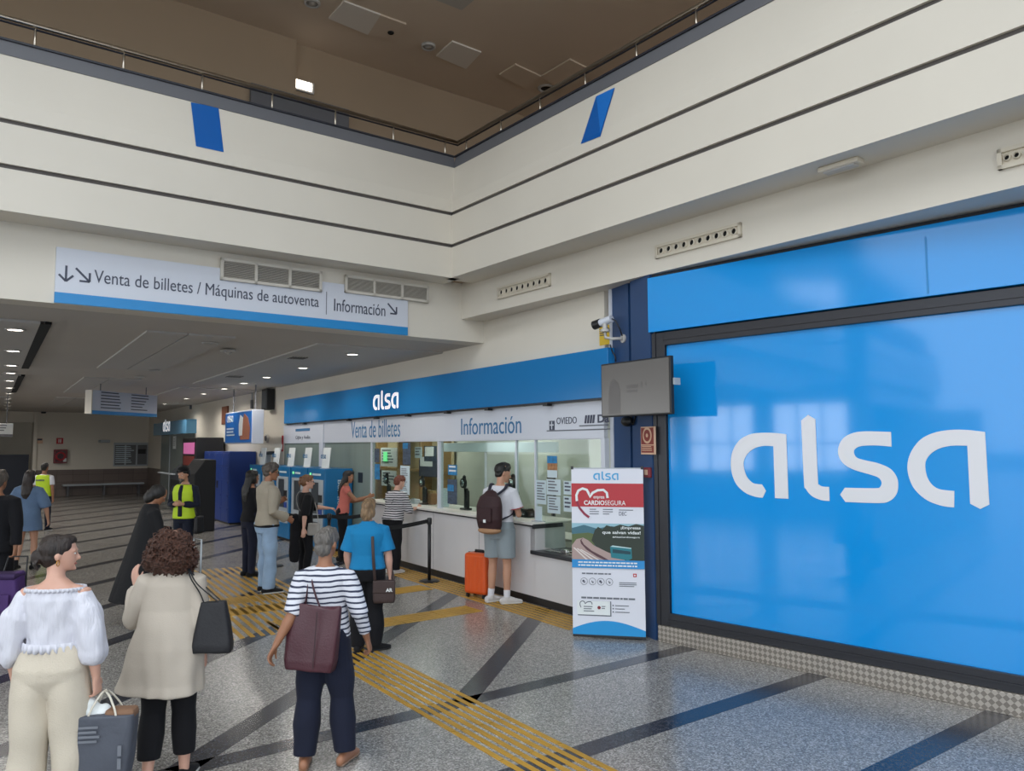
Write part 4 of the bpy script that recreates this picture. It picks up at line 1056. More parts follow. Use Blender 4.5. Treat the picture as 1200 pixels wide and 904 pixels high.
# lightbox with the hand
p0, p1 = place(264, 521, 25.3), place(295, 518.5, 23.0)
o_ = .9
u0, u1 = KW.uv(264, 500, o_)[0], KW.uv(295.3, 500, o_)[0]; z1, z0 = KW.uv(295, 480, o_)[1], KW.uv(295, 520, o_)[1]
t = thing('hanging_lightbox', 'blue hanging advertising box with a hand holding a phone above the blue lockers', 'advertising sign', KW.mx(u0, o_, z0)); W_, H_ = u1 - u0, z1 - z0
G().rbox(0, W_, 0, .28, 0, H_, .01).obj('case', 'signwhite', t); G().box(.03, W_ - .03, -.006, 0, .03, H_ - .03).obj('picture_panel', mat('ad_blue', '#1c66b4', .35, emit=.12), t)
hand = [(W_ * .6, .1), (W_ * .93, .1), (W_ * .95, .36), (W_ * .88, .62), (W_ * .74, .74), (W_ * .66, .5), (W_ * .6, .3)]
shape('hand_picture', [hand], mat('ad_hand', '#a9694f', .6), t, -.008); shape('phone_picture', [[(W_ * .56, .2), (W_ * .68, .2), (W_ * .7, H_ * .78), (W_ * .6, H_ * .88), (W_ * .55, H_ * .6)]], 'paper', t, -.010)
logo(W_ * .08, W_ * .32, H_ * .68, 'paper', t, -.008); shape('print', lines(3, W_ * .08, H_ * .2, W_ * .48, H_ * .5, .45, 4), 'paperblue', t, -.008)
for f in (.1, .9): G().cyl((W_ * f, .14, H_), (W_ * f, .14, ZC - z0), .02, 8).obj('hanger_rod', 'kerb', t)
u0, z0 = KW.uv(264, 487, .02)
o = G().rbox(-.35, .35, -.05, -.001, -.28, .28, .01).obj('wall_picture', mat('brown_picture', '#7a4a33', .5, var=(9, .3)), None, KW.mx(u0, 0, z0)); tag(o, 'small brown picture on the wall behind the blue hanging advertising box', 'picture')
# speaker, small wall things
u0, z0 = KW.uv(315, 468.5, .1)
t = thing('wall_speaker', 'black box loudspeaker on the wall left of the long blue sign', 'loudspeaker', KW.mx(u0, 0, z0)); G().rbox(-.24, .24, -.22, -.02, -.27, .27, .015).obj('cabinet', 'black', t); G().rbox(-.19, .19, -.23, -.21, -.22, .22, .01).obj('grille', 'kdark', t); G().box(-.05, .05, -.03, -.0, -.05, .05).obj('bracket', 'kerb', t)
u0, z0 = KW.uv(331.5, 520, .0)
o = G().rbox(-.05, .05, -.02, -.001, -.2, .2, .005).obj('fire_notice', 'red', None, KW.mx(u0, 0, z0)); tag(o, 'narrow red fire notice on the wall at the left end of the white band', 'sign'); shape('symbol', [rect(-.03, .03, -.15, -.02)], 'paper', o, -.021)
u0, z0 = KW.uv(314, 514, .0)
t = thing('wall_clock_box', 'small white round sounder on the wall left of the white band', 'sounder', KW.mx(u0, 0, z0)); g = G(); g.cyl((0, -.001, 0), (0, -.05, 0), .11, 20); g.obj('base', 'lamp_off', t); g = G(); g.cyl((0, -.05, 0), (0, -.07, 0), .07, 20); g.obj('grille', 'kerb', t)
for x in (253, 296.5, 224.5):
    u0, z0 = KW.uv(x, {253: 461, 296.5: 474, 224.5: 476}[x], .0)
    t = thing('conduit_box', {253: 'small dark junction box on the wall under the ceiling left of the blue advertising box', 296.5: 'junction box with a vertical conduit right of the blue advertising box', 224.5: 'small junction box above the far shop sign'}[x], 'junction box', KW.mx(u0, 0, z0))
    G().rbox(-.06, .06, -.06, -.001, -.12, .12, .008).obj('box', 'kerb', t); G().cyl((0, -.03, .1), (0, -.03, ZC - z0), .016, 8).obj('conduit', 'kgrey', t)

# ------------------------------------------------------------------ blue lockers
lf = .72
lu1 = KW.uv(268.5, 560, lf)[0]; lu0 = KW.uv(239, 560, lf)[0]
lh = KW.uv(268.5, 529.5, lf)[1]
t = thing('locker_block', 'tall dark blue block of parcel lockers against the wall', 'locker', KW.mx(lu0, lf, 0))
W_ = lu1 - lu0
G().rbox(0, W_, .0, lf - .02, .04, lh, .012).obj('cabinet', 'locker', t); G().box(.05, W_ - .05, .04, lf - .08, 0, .04).obj('foot', 'kick', t)
cols, rows = 4, 5
for c in range(cols):
    for r_ in range(rows):
        x0, x1 = .03 + (W_ - .06) * c / cols, .03 + (W_ - .06) * (c + 1) / cols; za, zb = .08 + (lh - .12) * r_ / rows, .08 + (lh - .12) * (r_ + 1) / rows
        if c == 2 and r_ == 3 - 1: continue
        d = G().rbox(x0 + .008, x1 - .008, -.012, 0, za + .008, zb - .008, .005).obj('door', 'locker', t)
        g = G(); g.cyl((x1 - .06, -.012, zb - .06), (x1 - .06, -.024, zb - .06), .014, 10); g.obj('lock', 'chrome', d)
x0, x1 = .03 + (W_ - .06) * 2 / cols, .03 + (W_ - .06) * 3 / cols; za = .08 + (lh - .12) * 2 / rows
G().rbox(x0 + .008, x1 - .008, -.012, 0, za + .008, za + (lh - .12) / rows - .008, .005).obj('control_panel', 'locker', t); G().rbox(x0 + .14, x0 + .3, -.02, -.01, za + .12, za + .32, .004).obj('control_screen', 'black', t)

# ------------------------------------------------------------------ ticket machines in a row
KF = .60
ku1 = KW.uv(381, 560, KF)[0]; kp = 1.08; kh = KW.uv(381, 550, KF)[1]
KN = ['nearest', 'second nearest', 'middle', 'fourth nearest', 'farthest']
for i in range(5):
    u_r = ku1 - kp * i
    t = thing('ticket_machine', 'blue self-service ticket machine with a white top card, %s in the row of five' % KN[i], 'ticket machine', KW.mx(u_r, KF, 0), 'ticket machines in a row')
    W_ = .98
    G().rbox(-W_, 0, 0, KF - .03, .05, kh, .008).obj('cabinet', 'kiosk', t); G().box(-W_ + .03, -.03, .03, KF - .06, 0, .05).obj('foot', 'kick', t)
    G().rbox(-W_ + .08, -.08, -.012, .0, .38, kh - .22, .006).obj('front_panel', 'kgrey', t)
    G().box(-W_ * .74, -W_ * .34, -.02, -.013, 0, .62, Matrix.Translation((0, 0, .72))).obj('screen', 'kdark', t)
    G().rbox(-.3, -.12, -.03, -.01, .95, 1.1, .004).obj('card_reader', 'black', t); G().rbox(-.3, -.12, -.025, -.01, .72, .84, .004).obj('coin_slot', 'locker', t)
    G().rbox(-W_ * .75, -W_ * .35, -.03, .0, .42, .56, .006).obj('ticket_tray', 'kdark', t)
    shape('print', lines(1, -W_ * .72, kh - .15, -.2, kh - .1, .8, i), 'paperblue', t, -.002)
    g = G(); g.cyl((-W_ + .16, -.001, kh - .12), (-W_ + .16, -.015, kh - .12), .03, 14); g.obj('indicator_light', 'green', t)
    c = thing('top_card', 'white card with a small blue logo on top of the %s ticket machine' % KN[i], 'card', KW.mx(u_r - .35, KF - .12, kh), 'white cards on the ticket machines')
    G().rbox(-.2, .2, 0, .015, .01, .42, .003, mx=Matrix.Rotation(R(-6), 4, 'X')).obj('card', 'paper', c); logo(-.14, .14, .2, 'textblue', c, -.032); G().rbox(-.2, .2, -.03, .06, 0, .012, .003).obj('foot', 'kgrey', c)
    if i == 0:   # lettering on the side that faces the camera, running downwards
        for s, yy, zt2 in (('Venta billetes', .40, kh - .22), ('Bus tickets', .26, kh - .22)):
            o = text(s, 0, {'V': 1.02, 'B': .78}[s[0]], 0, .085, 'paperblue', t, 0)
            o.name = 'side_lettering'; o.matrix_local = Matrix(((0, -1, 0, .003), (0, 0, 1, yy), (-1, 0, 0, zt2), (0, 0, 0, 1))) @ Matrix(((1, 0, 0, 0), (0, 1, 0, 0), (0, 0, 1, 0), (0, 0, 0, 1)))
# dark flat display standing behind the machines
u0, z0 = KW.uv(316, 531, .1)
t = thing('wall_display', 'small grey display on a dark bracket above the farther ticket machines', 'display', KW.mx(u0, 0, z0)); G().rbox(-.35, .35, -.25, -.05, -.04, .04, .01).obj('arm', 'kdark', t); G().rbox(-.06, .06, -.2, -.08, -.3, 0, .01).obj('post', 'kgrey', t); G().rbox(-.12, .12, -.2, 0, -.04, .02, .008).obj('bracket', 'kdark', t)

# ------------------------------------------------------------------ queue posts and belts
def post(p, label):
    t = thing('stanchion_post', label, 'queue post', Matrix.Translation(p))
    g = G(); g.lathe([(.16, 0), (.16, .012), (.12, .03), (.035, .035)], seg=28); g.obj('base', 'black', t, smooth=False)
    g = G(); g.cyl((0, 0, .03), (0, 0, .9), .026, 16); g.obj('pole', 'black', t, smooth=True)
    g = G(); g.lathe([(.032, .86), (.038, .87), (.038, .95), (.03, .962), (.001, .965)], seg=20); g.obj('head', 'black', t, smooth=True)
    return p
PA = post(gp(503, 682), 'black queue post beside the counter with its belt running to the left')
PB = post(gp(385, 672), 'black queue post that the person in black rests a hand on')
PC = post(gp(321, 664), 'black queue post behind the man in light jeans')
PD = post(gp(411, 703), 'black queue post hidden behind the person in the blue polo shirt')
PE = post(gp(432, 668), 'black queue post behind the two people at the left end of the counter')
def belt(a, b, label):
    d = (b - a).normalized(); a2, b2 = a + d * .036, b - d * .036; n = 8; top = []; g = G(); nr = Vector((-d.y, d.x, 0)) * .0015
    rows = []
    for k in range(n + 1):
        s = k / n; p = a2 + (b2 - a2) * s; sag = .03 * 4 * s * (1 - s)
        rows.append([p + Vector((0, 0, .945 - sag)) + nr, p + Vector((0, 0, .885 - sag)) + nr, p + Vector((0, 0, .885 - sag)) - nr, p + Vector((0, 0, .945 - sag)) - nr])
    g.ring_loft(rows); tag(g.obj('queue_belt', 'blackmat'), label, 'queue belt')
belt(PA, PD, 'black belt from the counter-side queue post towards the blue polo shirt')
belt(PB, PE, 'black belt running right from the post under the hand of the person in black')
belt(PB, PC, 'black belt between the posts left of the person in black')

# ------------------------------------------------------------------ roll-up banner
b0, b1 = gp(671.5, 747), gp(757, 751)
yaw = math.atan2(b1.y - b0.y, b1.x - b0.x); BW = (b1 - b0).length
BH = 1.0
dd_ = math.hypot(b0.x, b0.y)
r_ = ray(671, 549); BH = CAMZ + r_.z * (b0.y / r_.y)
t = thing('exhibition_banner', 'upright white, red and blue banner reading CARDIOSEGURA beside the counter', 'banner', at(b0, yaw))
Z0 = .03
G().box(0, BW, 0, .004, Z0, BH).obj('sheet', mat('banner_white', '#d9dae2', .45), t)
def bz(y): return BH - (y - 549) / (747.5 - 549) * (BH - 0.0)
def bx(x): return (x - 670.5) / (756 - 670.5) * BW
logo(bx(697), bx(727), bz(563), mat('logo_sky', '#4fa3d2', .5), t, -.001)
shape('red_band', [rect(0, BW, bz(594.5), bz(567))], mat('banner_red', '#b02a33', .45), t, -.001)
heart = [(691.5, 607), (686, 603), (680, 596), (677, 588), (676.5, 581), (679, 575.5), (684, 573), (689, 574.5), (691.5, 579), (692.5, 583), (696, 578), (702, 575), (709, 574.5), (713, 578), (713.8, 584)]
hp = [Vector((bx(x), 0, bz(y))) for x, y in heart]
def stroke(pts, wd, m, name, y):
    lo = []; L_, R_ = [], []
    for i, p in enumerate(pts):
        d = (pts[min(i + 1, len(pts) - 1)] - pts[max(i - 1, 0)]).normalized(); n_ = Vector((-d.z, 0, d.x)) * wd / 2
        L_.append(p + n_); R_.append(p - n_)
    return shape(name, [[(q.x, q.z) for q in L_ + R_[::-1]]], m, t, y)
stroke(hp[3:], .026, 'paper', 'heart_line', -.004); stroke(hp[:4], .024, mat('heart_dark', '#8f2740', .5), 'heart_tail', -.005)
text('empresa', bx(697), bx(710), bz(586), bz(582), 'paper', t, -.004, bold=.01)
text('CARDIO', bx(685.5), bx(710), bz(592.5), bz(587), 'paper', t, -.004, bold=.03); text('SEGURA', bx(710.5), bx(735), bz(592.5), bz(587), 'paper', t, -.004)
shape('print', lines(3, bx(692), bz(605), bx(704), bz(597), .35, 1) + lines(3, bx(708), bz(605), bx(720), bz(597), .35, 2), 'textgrey', t, -.001)
text('DEC', bx(727), bx(736), bz(604.5), bz(600), 'textdark', t, -.001); shape('print', lines(1, bx(727), bz(599), bx(744), bz(597.5), .6, 2), 'textgrey', t, -.001)
# printed photograph: hills, wood, motorway, coach
pz0, pz1 = bz(656.5), bz(614)
def pic(name, pts, c, y): shape(name, [[(bx(x), bz(q)) for x, q in pts]], mat('print_' + name + c[1:], c, .5), t, y, .0006)
pic('sky', [(670.5, 614), (756, 614), (756, 625), (670.5, 625)], '#8fb7c4', -.001)
pic('hills', [(670.5, 620), (685, 616), (700, 620), (718, 617), (756, 622), (756, 657), (670.5, 657)], '#3f6a78', -.0025)
pic('meadow', [(670.5, 627), (690, 625), (705, 628), (705, 640), (670.5, 640)], '#55623a', -.004)
pic('trees', [(694, 634), (698, 622), (702, 618), (707, 621), (712, 616), (720, 618), (728, 615), (738, 617), (747, 614), (756, 616), (756, 657), (726, 657), (700, 642)], '#263126', -.0055)
pic('road', [(670.5, 640), (676, 633), (684, 631), (690, 634), (697, 640), (712, 647), (730, 654), (734, 657), (670.5, 657)], '#a9928c', -.007)
pic('barrier', [(684, 631), (682, 634), (685, 639), (694, 646), (706, 652), (715, 657), (710, 657), (700, 652.5), (688, 645), (681.5, 638), (680.5, 634)], '#54363c', -.0085)
for k in range(3): pic('lane', [(672 + 4 * k, 643 + k), (673.5 + 4 * k, 642.5 + k), (690 + 7 * k, 657), (687.5 + 7 * k, 657)], '#d8cfc9', -.0085)
pic('coach', [(716, 641), (719, 639.5), (741, 642), (741.5, 654), (737, 656.5), (717, 653.5)], '#1c7580', -.0085)
pic('coach_window', [(719, 643.5), (740, 646), (740, 649.5), (719, 648)], '#123f4a', -.010); pic('coach_roof', [(716.5, 640.8), (719, 639.4), (741, 641.9), (740.5, 642.8)], '#bcd6d6', -.010)
for s, xa, xb, ya, yb in (('¡Empresas', 729, 752, 621, 617), ('que salvan vidas!', 707, 752, 627, 622.3), ('#AlsaCardiosegura', 719, 751, 630.8, 628.6)):
    text(s, bx(xa), bx(xb), bz(ya), bz(yb), 'paper', t, -.011, bold=.02)
shape('blue_strip', [rect(0, BW, bz(666), bz(656.5))], 'stripblue', t, -.011)
def words(xa, xb, y0, y1, m, n, yy, sd):
    rg = random.Random(sd); lo = []; x = xa; stp = (xb - xa) / n
    while x < xb: e = min(xb, x + stp * rg.uniform(.5, 1.3)); lo.append(rect(bx(x), bx(e - .5), bz(y0), bz(y1))); x = e + .4
    shape('print', lo, m, t, yy)
for k in (0, 1): words(678, 748, 660.3 + 3.5 * k, 658.7 + 3.5 * k, 'paper', 14, -.0135, k)
words(682, 717, 673.6, 672, 'textgrey', 5, -.001, 8)
for k, x in enumerate((684.5, 694.5, 704.5, 714.5)):
    ang = [(bx(x) + .038 * math.cos(a_), bz(682) + .038 * math.sin(a_)) for a_ in np.linspace(0, 2 * math.pi, 29)[:-1]]
    inn = [(bx(x) + .034 * math.cos(a_), bz(682) + .034 * math.sin(a_)) for a_ in np.linspace(0, 2 * math.pi, 29)[:-1]]
    shape('icon_ring', [ang, inn], 'textgrey', t, -.001)
    shape('icon', [disc(bx(x) - .006, bz(682) + .004, .012 if k % 2 == 0 else .006, 12), rect(bx(x) - .004, bx(x) + .012, bz(682) - .016, bz(682))], 'textdark' if k % 2 == 0 else 'textgrey', t, -.003)
shape('cross_mark', [rect(bx(742.5), bx(746.5), bz(675.5), bz(671.5))], 'red', t, -.001); shape('cross_mark', [rect(bx(743.6), bx(745.4), bz(674.3), bz(672.7))], 'paper', t, -.004)
shape('print', lines(3, bx(726), bz(688), bx(748), bz(682), .4, 6), 'textgrey', t, -.001)
words(681, 745, 702, 700, 'textgrey', 10, -.001, 5)
a0, a1, c0, c1_ = bx(676), bx(715), bz(720.5), bz(704.5)
shape('card_shadow', [rect(a0 + .006, a1 + .012, c0 - .012, c1_)], 'textgrey', t, -.001); shape('card', [rect(a0, a1, c0, c1_)], 'paper', t, -.003)
hs = [Vector((a0 + .03 + .0011 * (x - 676.5) * 3.2, 0, c0 + .04 + (607 - y) * .0030)) for x, y in heart]
stroke(hs[2:], .008, 'textdark', 'small_heart', -.006)
shape('print', lines(3, a0 + .07, c0 + .02, a0 + .2, c0 + .09, .4, 7), 'textgrey', t, -.006); shape('dot', [disc(bx(702), bz(712), .018, 16)], 'darkred', t, -.006); shape('print', lines(2, bx(705), bz(714.5), bx(711), bz(710), .4, 7), 'textgrey', t, -.006)
for k in range(3): shape('bullet', [disc(bx(718.5), bz(709 + 3.7 * k), .007, 10)], 'textdark', t, -.001); shape('print', lines(1, bx(721), bz(710 + 3.7 * k), bx(738), bz(708.6 + 3.7 * k), .6, k), 'textgrey', t, -.001)
arc = [(0, Z0 + .004)] + [(BW * k / 16, bz(737) + (bz(727) - bz(737)) * math.sin(math.pi * (k / 16) ** .95)) for k in range(17)] + [(BW, Z0 + .004)]
shape('blue_arc', [arc], mat('banner_arc', '#1a8fce', .45), t, -.001)
g = G(); g.rbox(0.0, BW, -.01, .012, .012, Z0 + .006, .003); g.obj('bottom_bar', 'black', t); g = G(); g.rbox(-.004, BW + .004, -.004, .008, BH - .004, BH + .006, .002); g.obj('top_bar', 'kgrey', t)
for x in (.01, BW - .01): G().rbox(x - .014, x + .014, -.008, .012, BH - .012, BH + .022, .004).obj('clip', 'black', t)
g = G(); g.cyl((BW * .5, .03, .05), (BW * .5, .03, BH - .02), .012, 10); g.obj('pole', 'kgrey', t)
for x in (.06, BW - .06): G().tube([(x, .26, .012), (BW * .5, .03, .05), (x, -.0, .02)], .012, 8).obj('foot', 'black', t)

# ------------------------------------------------------------------ television, camera, notices on the pillar
pr, pl = place(786, 451, 7.75), place(704.5, 459, 8.62)
th_, tb_ = place(786.5, 416.5, 7.75).z, place(785, 485.5, 7.75).z
yaw = math.atan2(pr.y - pl.y, pr.x - pl.x); TW = (pr - pl).xy.length; TH = th_ - tb_
t = thing('television', 'flat grey screened television hanging in front of the blue pillar', 'television', at((pl.x, pl.y, tb_), yaw))
G().rbox(0, TW, 0, .05, 0, TH, .008).obj('housing', 'black', t); G().box(.018, TW - .018, -.004, .002, .018, TH - .018).obj('screen', 'screen', t)
shape('print', [[(TW * .12, TH * .05), (TW * .3, TH * .05), (TW * .3, TH * .45), (TW * .27, TH * .62), (TW * .2, TH * .7), (TW * .14, TH * .62), (TW * .12, TH * .4)], rect(TW * .4, TW * .56, TH * .5, TH * .56), rect(TW * .4, TW * .55, TH * .43, TH * .47), rect(TW * .6, TW * .615, TH * .5, TH * .6), rect(TW * .66, TW * .675, TH * .52, TH * .6)], 'screendim', t, -.0045, .0004)
pp_ = gp(742.5, 334, ZB)
mi = t.matrix_world.inverted()
lo = mi @ Vector((pp_.x, pp_.y, ZB)); 
g = G(); g.cyl((lo.x, lo.y, ZB - tb_), (lo.x, lo.y, TH * .45), .03, 14); g.obj('ceiling_pole', 'signwhite', t, smooth=True)
g = G(); g.tube([(lo.x, lo.y, TH * .5), (lo.x * .6 + TW * .2, lo.y * .5, TH * .5), (TW * .5, .05, TH * .5)], .022, 8); g.rbox(TW * .35, TW * .65, .045, .07, TH * .3, TH * .7, .006); g.obj('wall_arm', 'kdark', t)
g = G(); g.rbox(TW * 1.0, TW + .02, .03, .12, TH * .5, TH * .62, .004); g.obj('side_box', 'kgrey', t)
# cctv camera
PIL = Wall(a + bk * 0.0, (-95, 526)); PIL.u = dv; PIL.into = bk; PIL.n = -bk; PIL.p0 = Vector((a.x, a.y, 0))
cu, cz = PIL.uv(731, 397)
t = thing('security_camera', 'white security camera with a black hood on a bracket at the top of the pillar', 'camera', PIL.mx(cu, 0, cz))
g = G(); g.cyl((0, 0, 0), (0, -.02, 0), .05, 16); g.obj('wall_flange', 'lamp_off', t, smooth=False)
g = G(); g.tube([(0, -.02, 0), (-.06, -.12, .0), (-.14, -.16, .02), (-.15, -.16, .10)], .018, 10); g.obj('arm', 'lamp_off', t, smooth=True)
g = G(); g.lathe([(.055, .09), (.055, .12), (.03, .13), (.03, .19)], c=(-.15, -.16, 0), seg=18); g.obj('swivel', 'lamp_off', t)
cd = Vector((-.30, -.12, -.06)).normalized(); c0_ = Vector((-.06, -.12, .235))
g = G(); g.tube([c0_, c0_ + cd * .2], [.042, .045], 16); g.obj('body', 'signwhite', t, smooth=False)
g = G(); g.tube([c0_ + cd * .17, c0_ + cd * .27], [.052, .054], 16); g.obj('hood', 'black', t); g = G(); g.tube([c0_ + cd * .268, c0_ + cd * .274], [.035, .03], 16); g.obj('lens', 'kdark', t)
g = G(); g.tube([c0_ - cd * .0, c0_ + Vector((.05, .02, -.03)), (.02, -.06, .1), (-.0, -.02, .03)], .008, 8); g.obj('cable', 'black', t, smooth=True)
u0, z1 = KW.uv(702, 383, .01); u1, z0 = KW.uv(716.5, 403, .01)
o = G().rbox(0, u1 - u0, -.008, -.0005, 0, z1 - z0, .002).obj('camera_notice', 'yellow', None, KW.mx(u0, 0, z0)); tag(o, 'yellow notice on the wall behind the security camera', 'notice'); shape('print', lines(4, .05 * (u1 - u0), .1, .8 * (u1 - u0), .2, .4, 2), 'textdark', o, -.009)
g = G(); c3 = [KW.at(KW.uv(x, y, .06)[0], .06, KW.uv(x, y, .06)[1]) for x, y in ((715, 404), (717, 411), (721, 418), (721.5, 424))]; tag(g.tube(c3, .008, 8).obj('loose_cable', 'black', None, None, True), 'loose black cable hanging from the security camera behind the television', 'cable')
# fire extinguisher notice, red button, dome
u0, z1 = PIL.uv(752, 500.5, .03); u1, z0 = PIL.uv(768.5, 533, .03)
o = G().rbox(0, u1 - u0, -.045, -.022, 0, z1 - z0, .003).obj('extinguisher_sign', 'cream', None, PIL.mx(u0, 0, z0)); tag(o, 'cream and red fire extinguisher sign on the blue pillar under the television', 'sign')
W_, H_ = u1 - u0, z1 - z0
shape('red_field', [rect(.012, W_ - .012, H_ * .36, H_ - .014)], 'extred', o, -.046, .0006); shape('ring', [disc(W_ / 2, H_ * .68, W_ * .33, 24)], 'cream', o, -.048, .0006); shape('bell', [disc(W_ / 2, H_ * .68, W_ * .24, 24)], 'extred', o, -.0495, .0006); shape('bell_centre', [disc(W_ / 2, H_ * .68, W_ * .08, 16)], 'cream', o, -.051, .0006); shape('red_strip', [rect(.012, W_ - .012, .02, H_ * .32)], 'extred', o, -.046, .0006); shape('print', lines(3, .025, .03, W_ - .025, H_ * .3, .45, 5), 'cream', o, -.048, .0006)
u0, z0 = PIL.uv(759, 554, .04)
t = thing('fire_alarm_button', 'small dark red fire alarm button on the pillar beside the banner top', 'alarm button', PIL.mx(u0, 0, z0)); G().rbox(-.055, .055, -.06, -.02, -.055, .055, .01).obj('case', 'darkred', t); G().rbox(-.03, .03, -.066, -.058, -.025, .03, .004).obj('button', 'cream', t)
u0, z0 = PIL.uv(735, 494, .06)
t = thing('black_dome', 'black mount with cables under the television on the pillar', 'camera mount', PIL.mx(u0, 0, z0)); g = G(); g.ell((0, -.06, 0), (.09, .07, .06)); g.obj('dome', 'black', t, smooth=True); g = G(); g.tube([(.04, -.05, 0), (.11, -.05, -.04), (.13, -.03, .05), (.05, -.02, .1)], .01, 8); g.obj('cable', 'blackmat', t, smooth=True); g = G(); g.rbox(-.05, .05, -.02, .02, -.04, .06, .01); g.obj('mount', 'kdark', t)

# ------------------------------------------------------------------ people
def remeshed(g, name, m, parent, voxel, iters=3, scale=1.0, fold=None, floor=False, post=None):
    """union of the pieces collected in g as one continuous skin"""
    me = bpy.data.meshes.new(name)
    bmesh.ops.recalc_face_normals(g.bm, faces=g.bm.faces)
    g.bm.to_mesh(me); g.bm.free()
    if scale != 1.0: remap(me, lambda a: a * scale)
    o = bpy.data.objects.new(name, me); COL.objects.link(o)
    r = o.modifiers.new('r', 'REMESH'); r.mode = 'VOXEL'; r.voxel_size = voxel
    if iters:
        s = o.modifiers.new('s', 'SMOOTH'); s.factor = 0.5; s.iterations = iters
    me2 = bpy.data.meshes.new_from_object(o.evaluated_get(bpy.context.evaluated_depsgraph_get()))
    bpy.data.objects.remove(o); bpy.data.meshes.remove(me)
    me2.name = name
    if fold or post:
        n = len(me2.vertices); nr = np.empty(n * 3, np.float32); me2.vertices.foreach_get('normal', nr); nr = nr.reshape(-1, 3)
        def f(a):
            if fold:
                amp, fr, st = fold
                d = np.zeros(n); rg = np.random.default_rng(len(name) + n % 97)
                for k in range(9):
                    v = rg.normal(size=3) * np.array(st) * fr * (0.6 + 0.15 * k); d += np.sin(a @ v + rg.uniform(0, 6.28) + 1.3 * np.sin(a @ (rg.normal(size=3) * fr * .5))) / (1 + .25 * k)
                a = a + nr * (d * amp / 2.2)[:, None]
            if post: a = post(a)
            return a
        remap(me2, f)
    if floor: remap(me2, lambda a: np.stack([a[:, 0], a[:, 1], np.maximum(a[:, 2], 0.001)], 1))
    return link(name, me2, m, parent, None, True)

SKIN = mat('skin', '#b98a70', .5, var=(6, .06)); SKIN_D = mat('skin_tanned', '#96684d', .5, var=(6, .06)); SKIN_L = mat('skin_fair', '#c79a86', .5, var=(6, .07))
EYE = mat('eye_white', '#d8d4cf', .25); IRIS = mat('iris', '#2d2019', .2); LIP = mat('lips', '#9a5650', .45)
def hairmat(name, c, st=(1, 1, .12), k=.35): return mat(name, c, .5, bump=(90, .5, st), var=(60, k, st))
H_BROWN = hairmat('hair_dark_brown', '#21150f'); H_CURL = mat('hair_curly_brown', '#46291c', .55, bump=(120, .8), var=(70, .5)); H_GREY = hairmat('hair_grey', '#5f5a55'); H_BLOND = hairmat('hair_streaked', '#7d6448', k=.5)
H_BLACK = hairmat('hair_black', '#15120f'); H_RED = hairmat('hair_auburn', '#6b3420'); H_SALT = hairmat('hair_salt', '#4c443d'); H_LBROWN = hairmat('hair_light_brown', '#6e4a2f')
def cloth(name, c, sc=140, st=.12, var=(3, .06)): return mat(name, c, .85, 0, .25, bump=(sc, st), var=var, sheen=.04)
V = Vector
def unit(d): return V(d).normalized()

BODY_RINGS = [(.80, .09, .085, -.012), (.86, .158, .108, -.014), (.92, .168, .115, -.016), (1.0, .150, .102, -.006), (1.08, .128, .088, .0), (1.17, .136, .096, .006), (1.26, .150, .106, .006), (1.33, .158, .098, -.003), (1.385, .142, .078, -.010), (1.42, .092, .062, -.010), (1.45, .056, .056, -.006)]

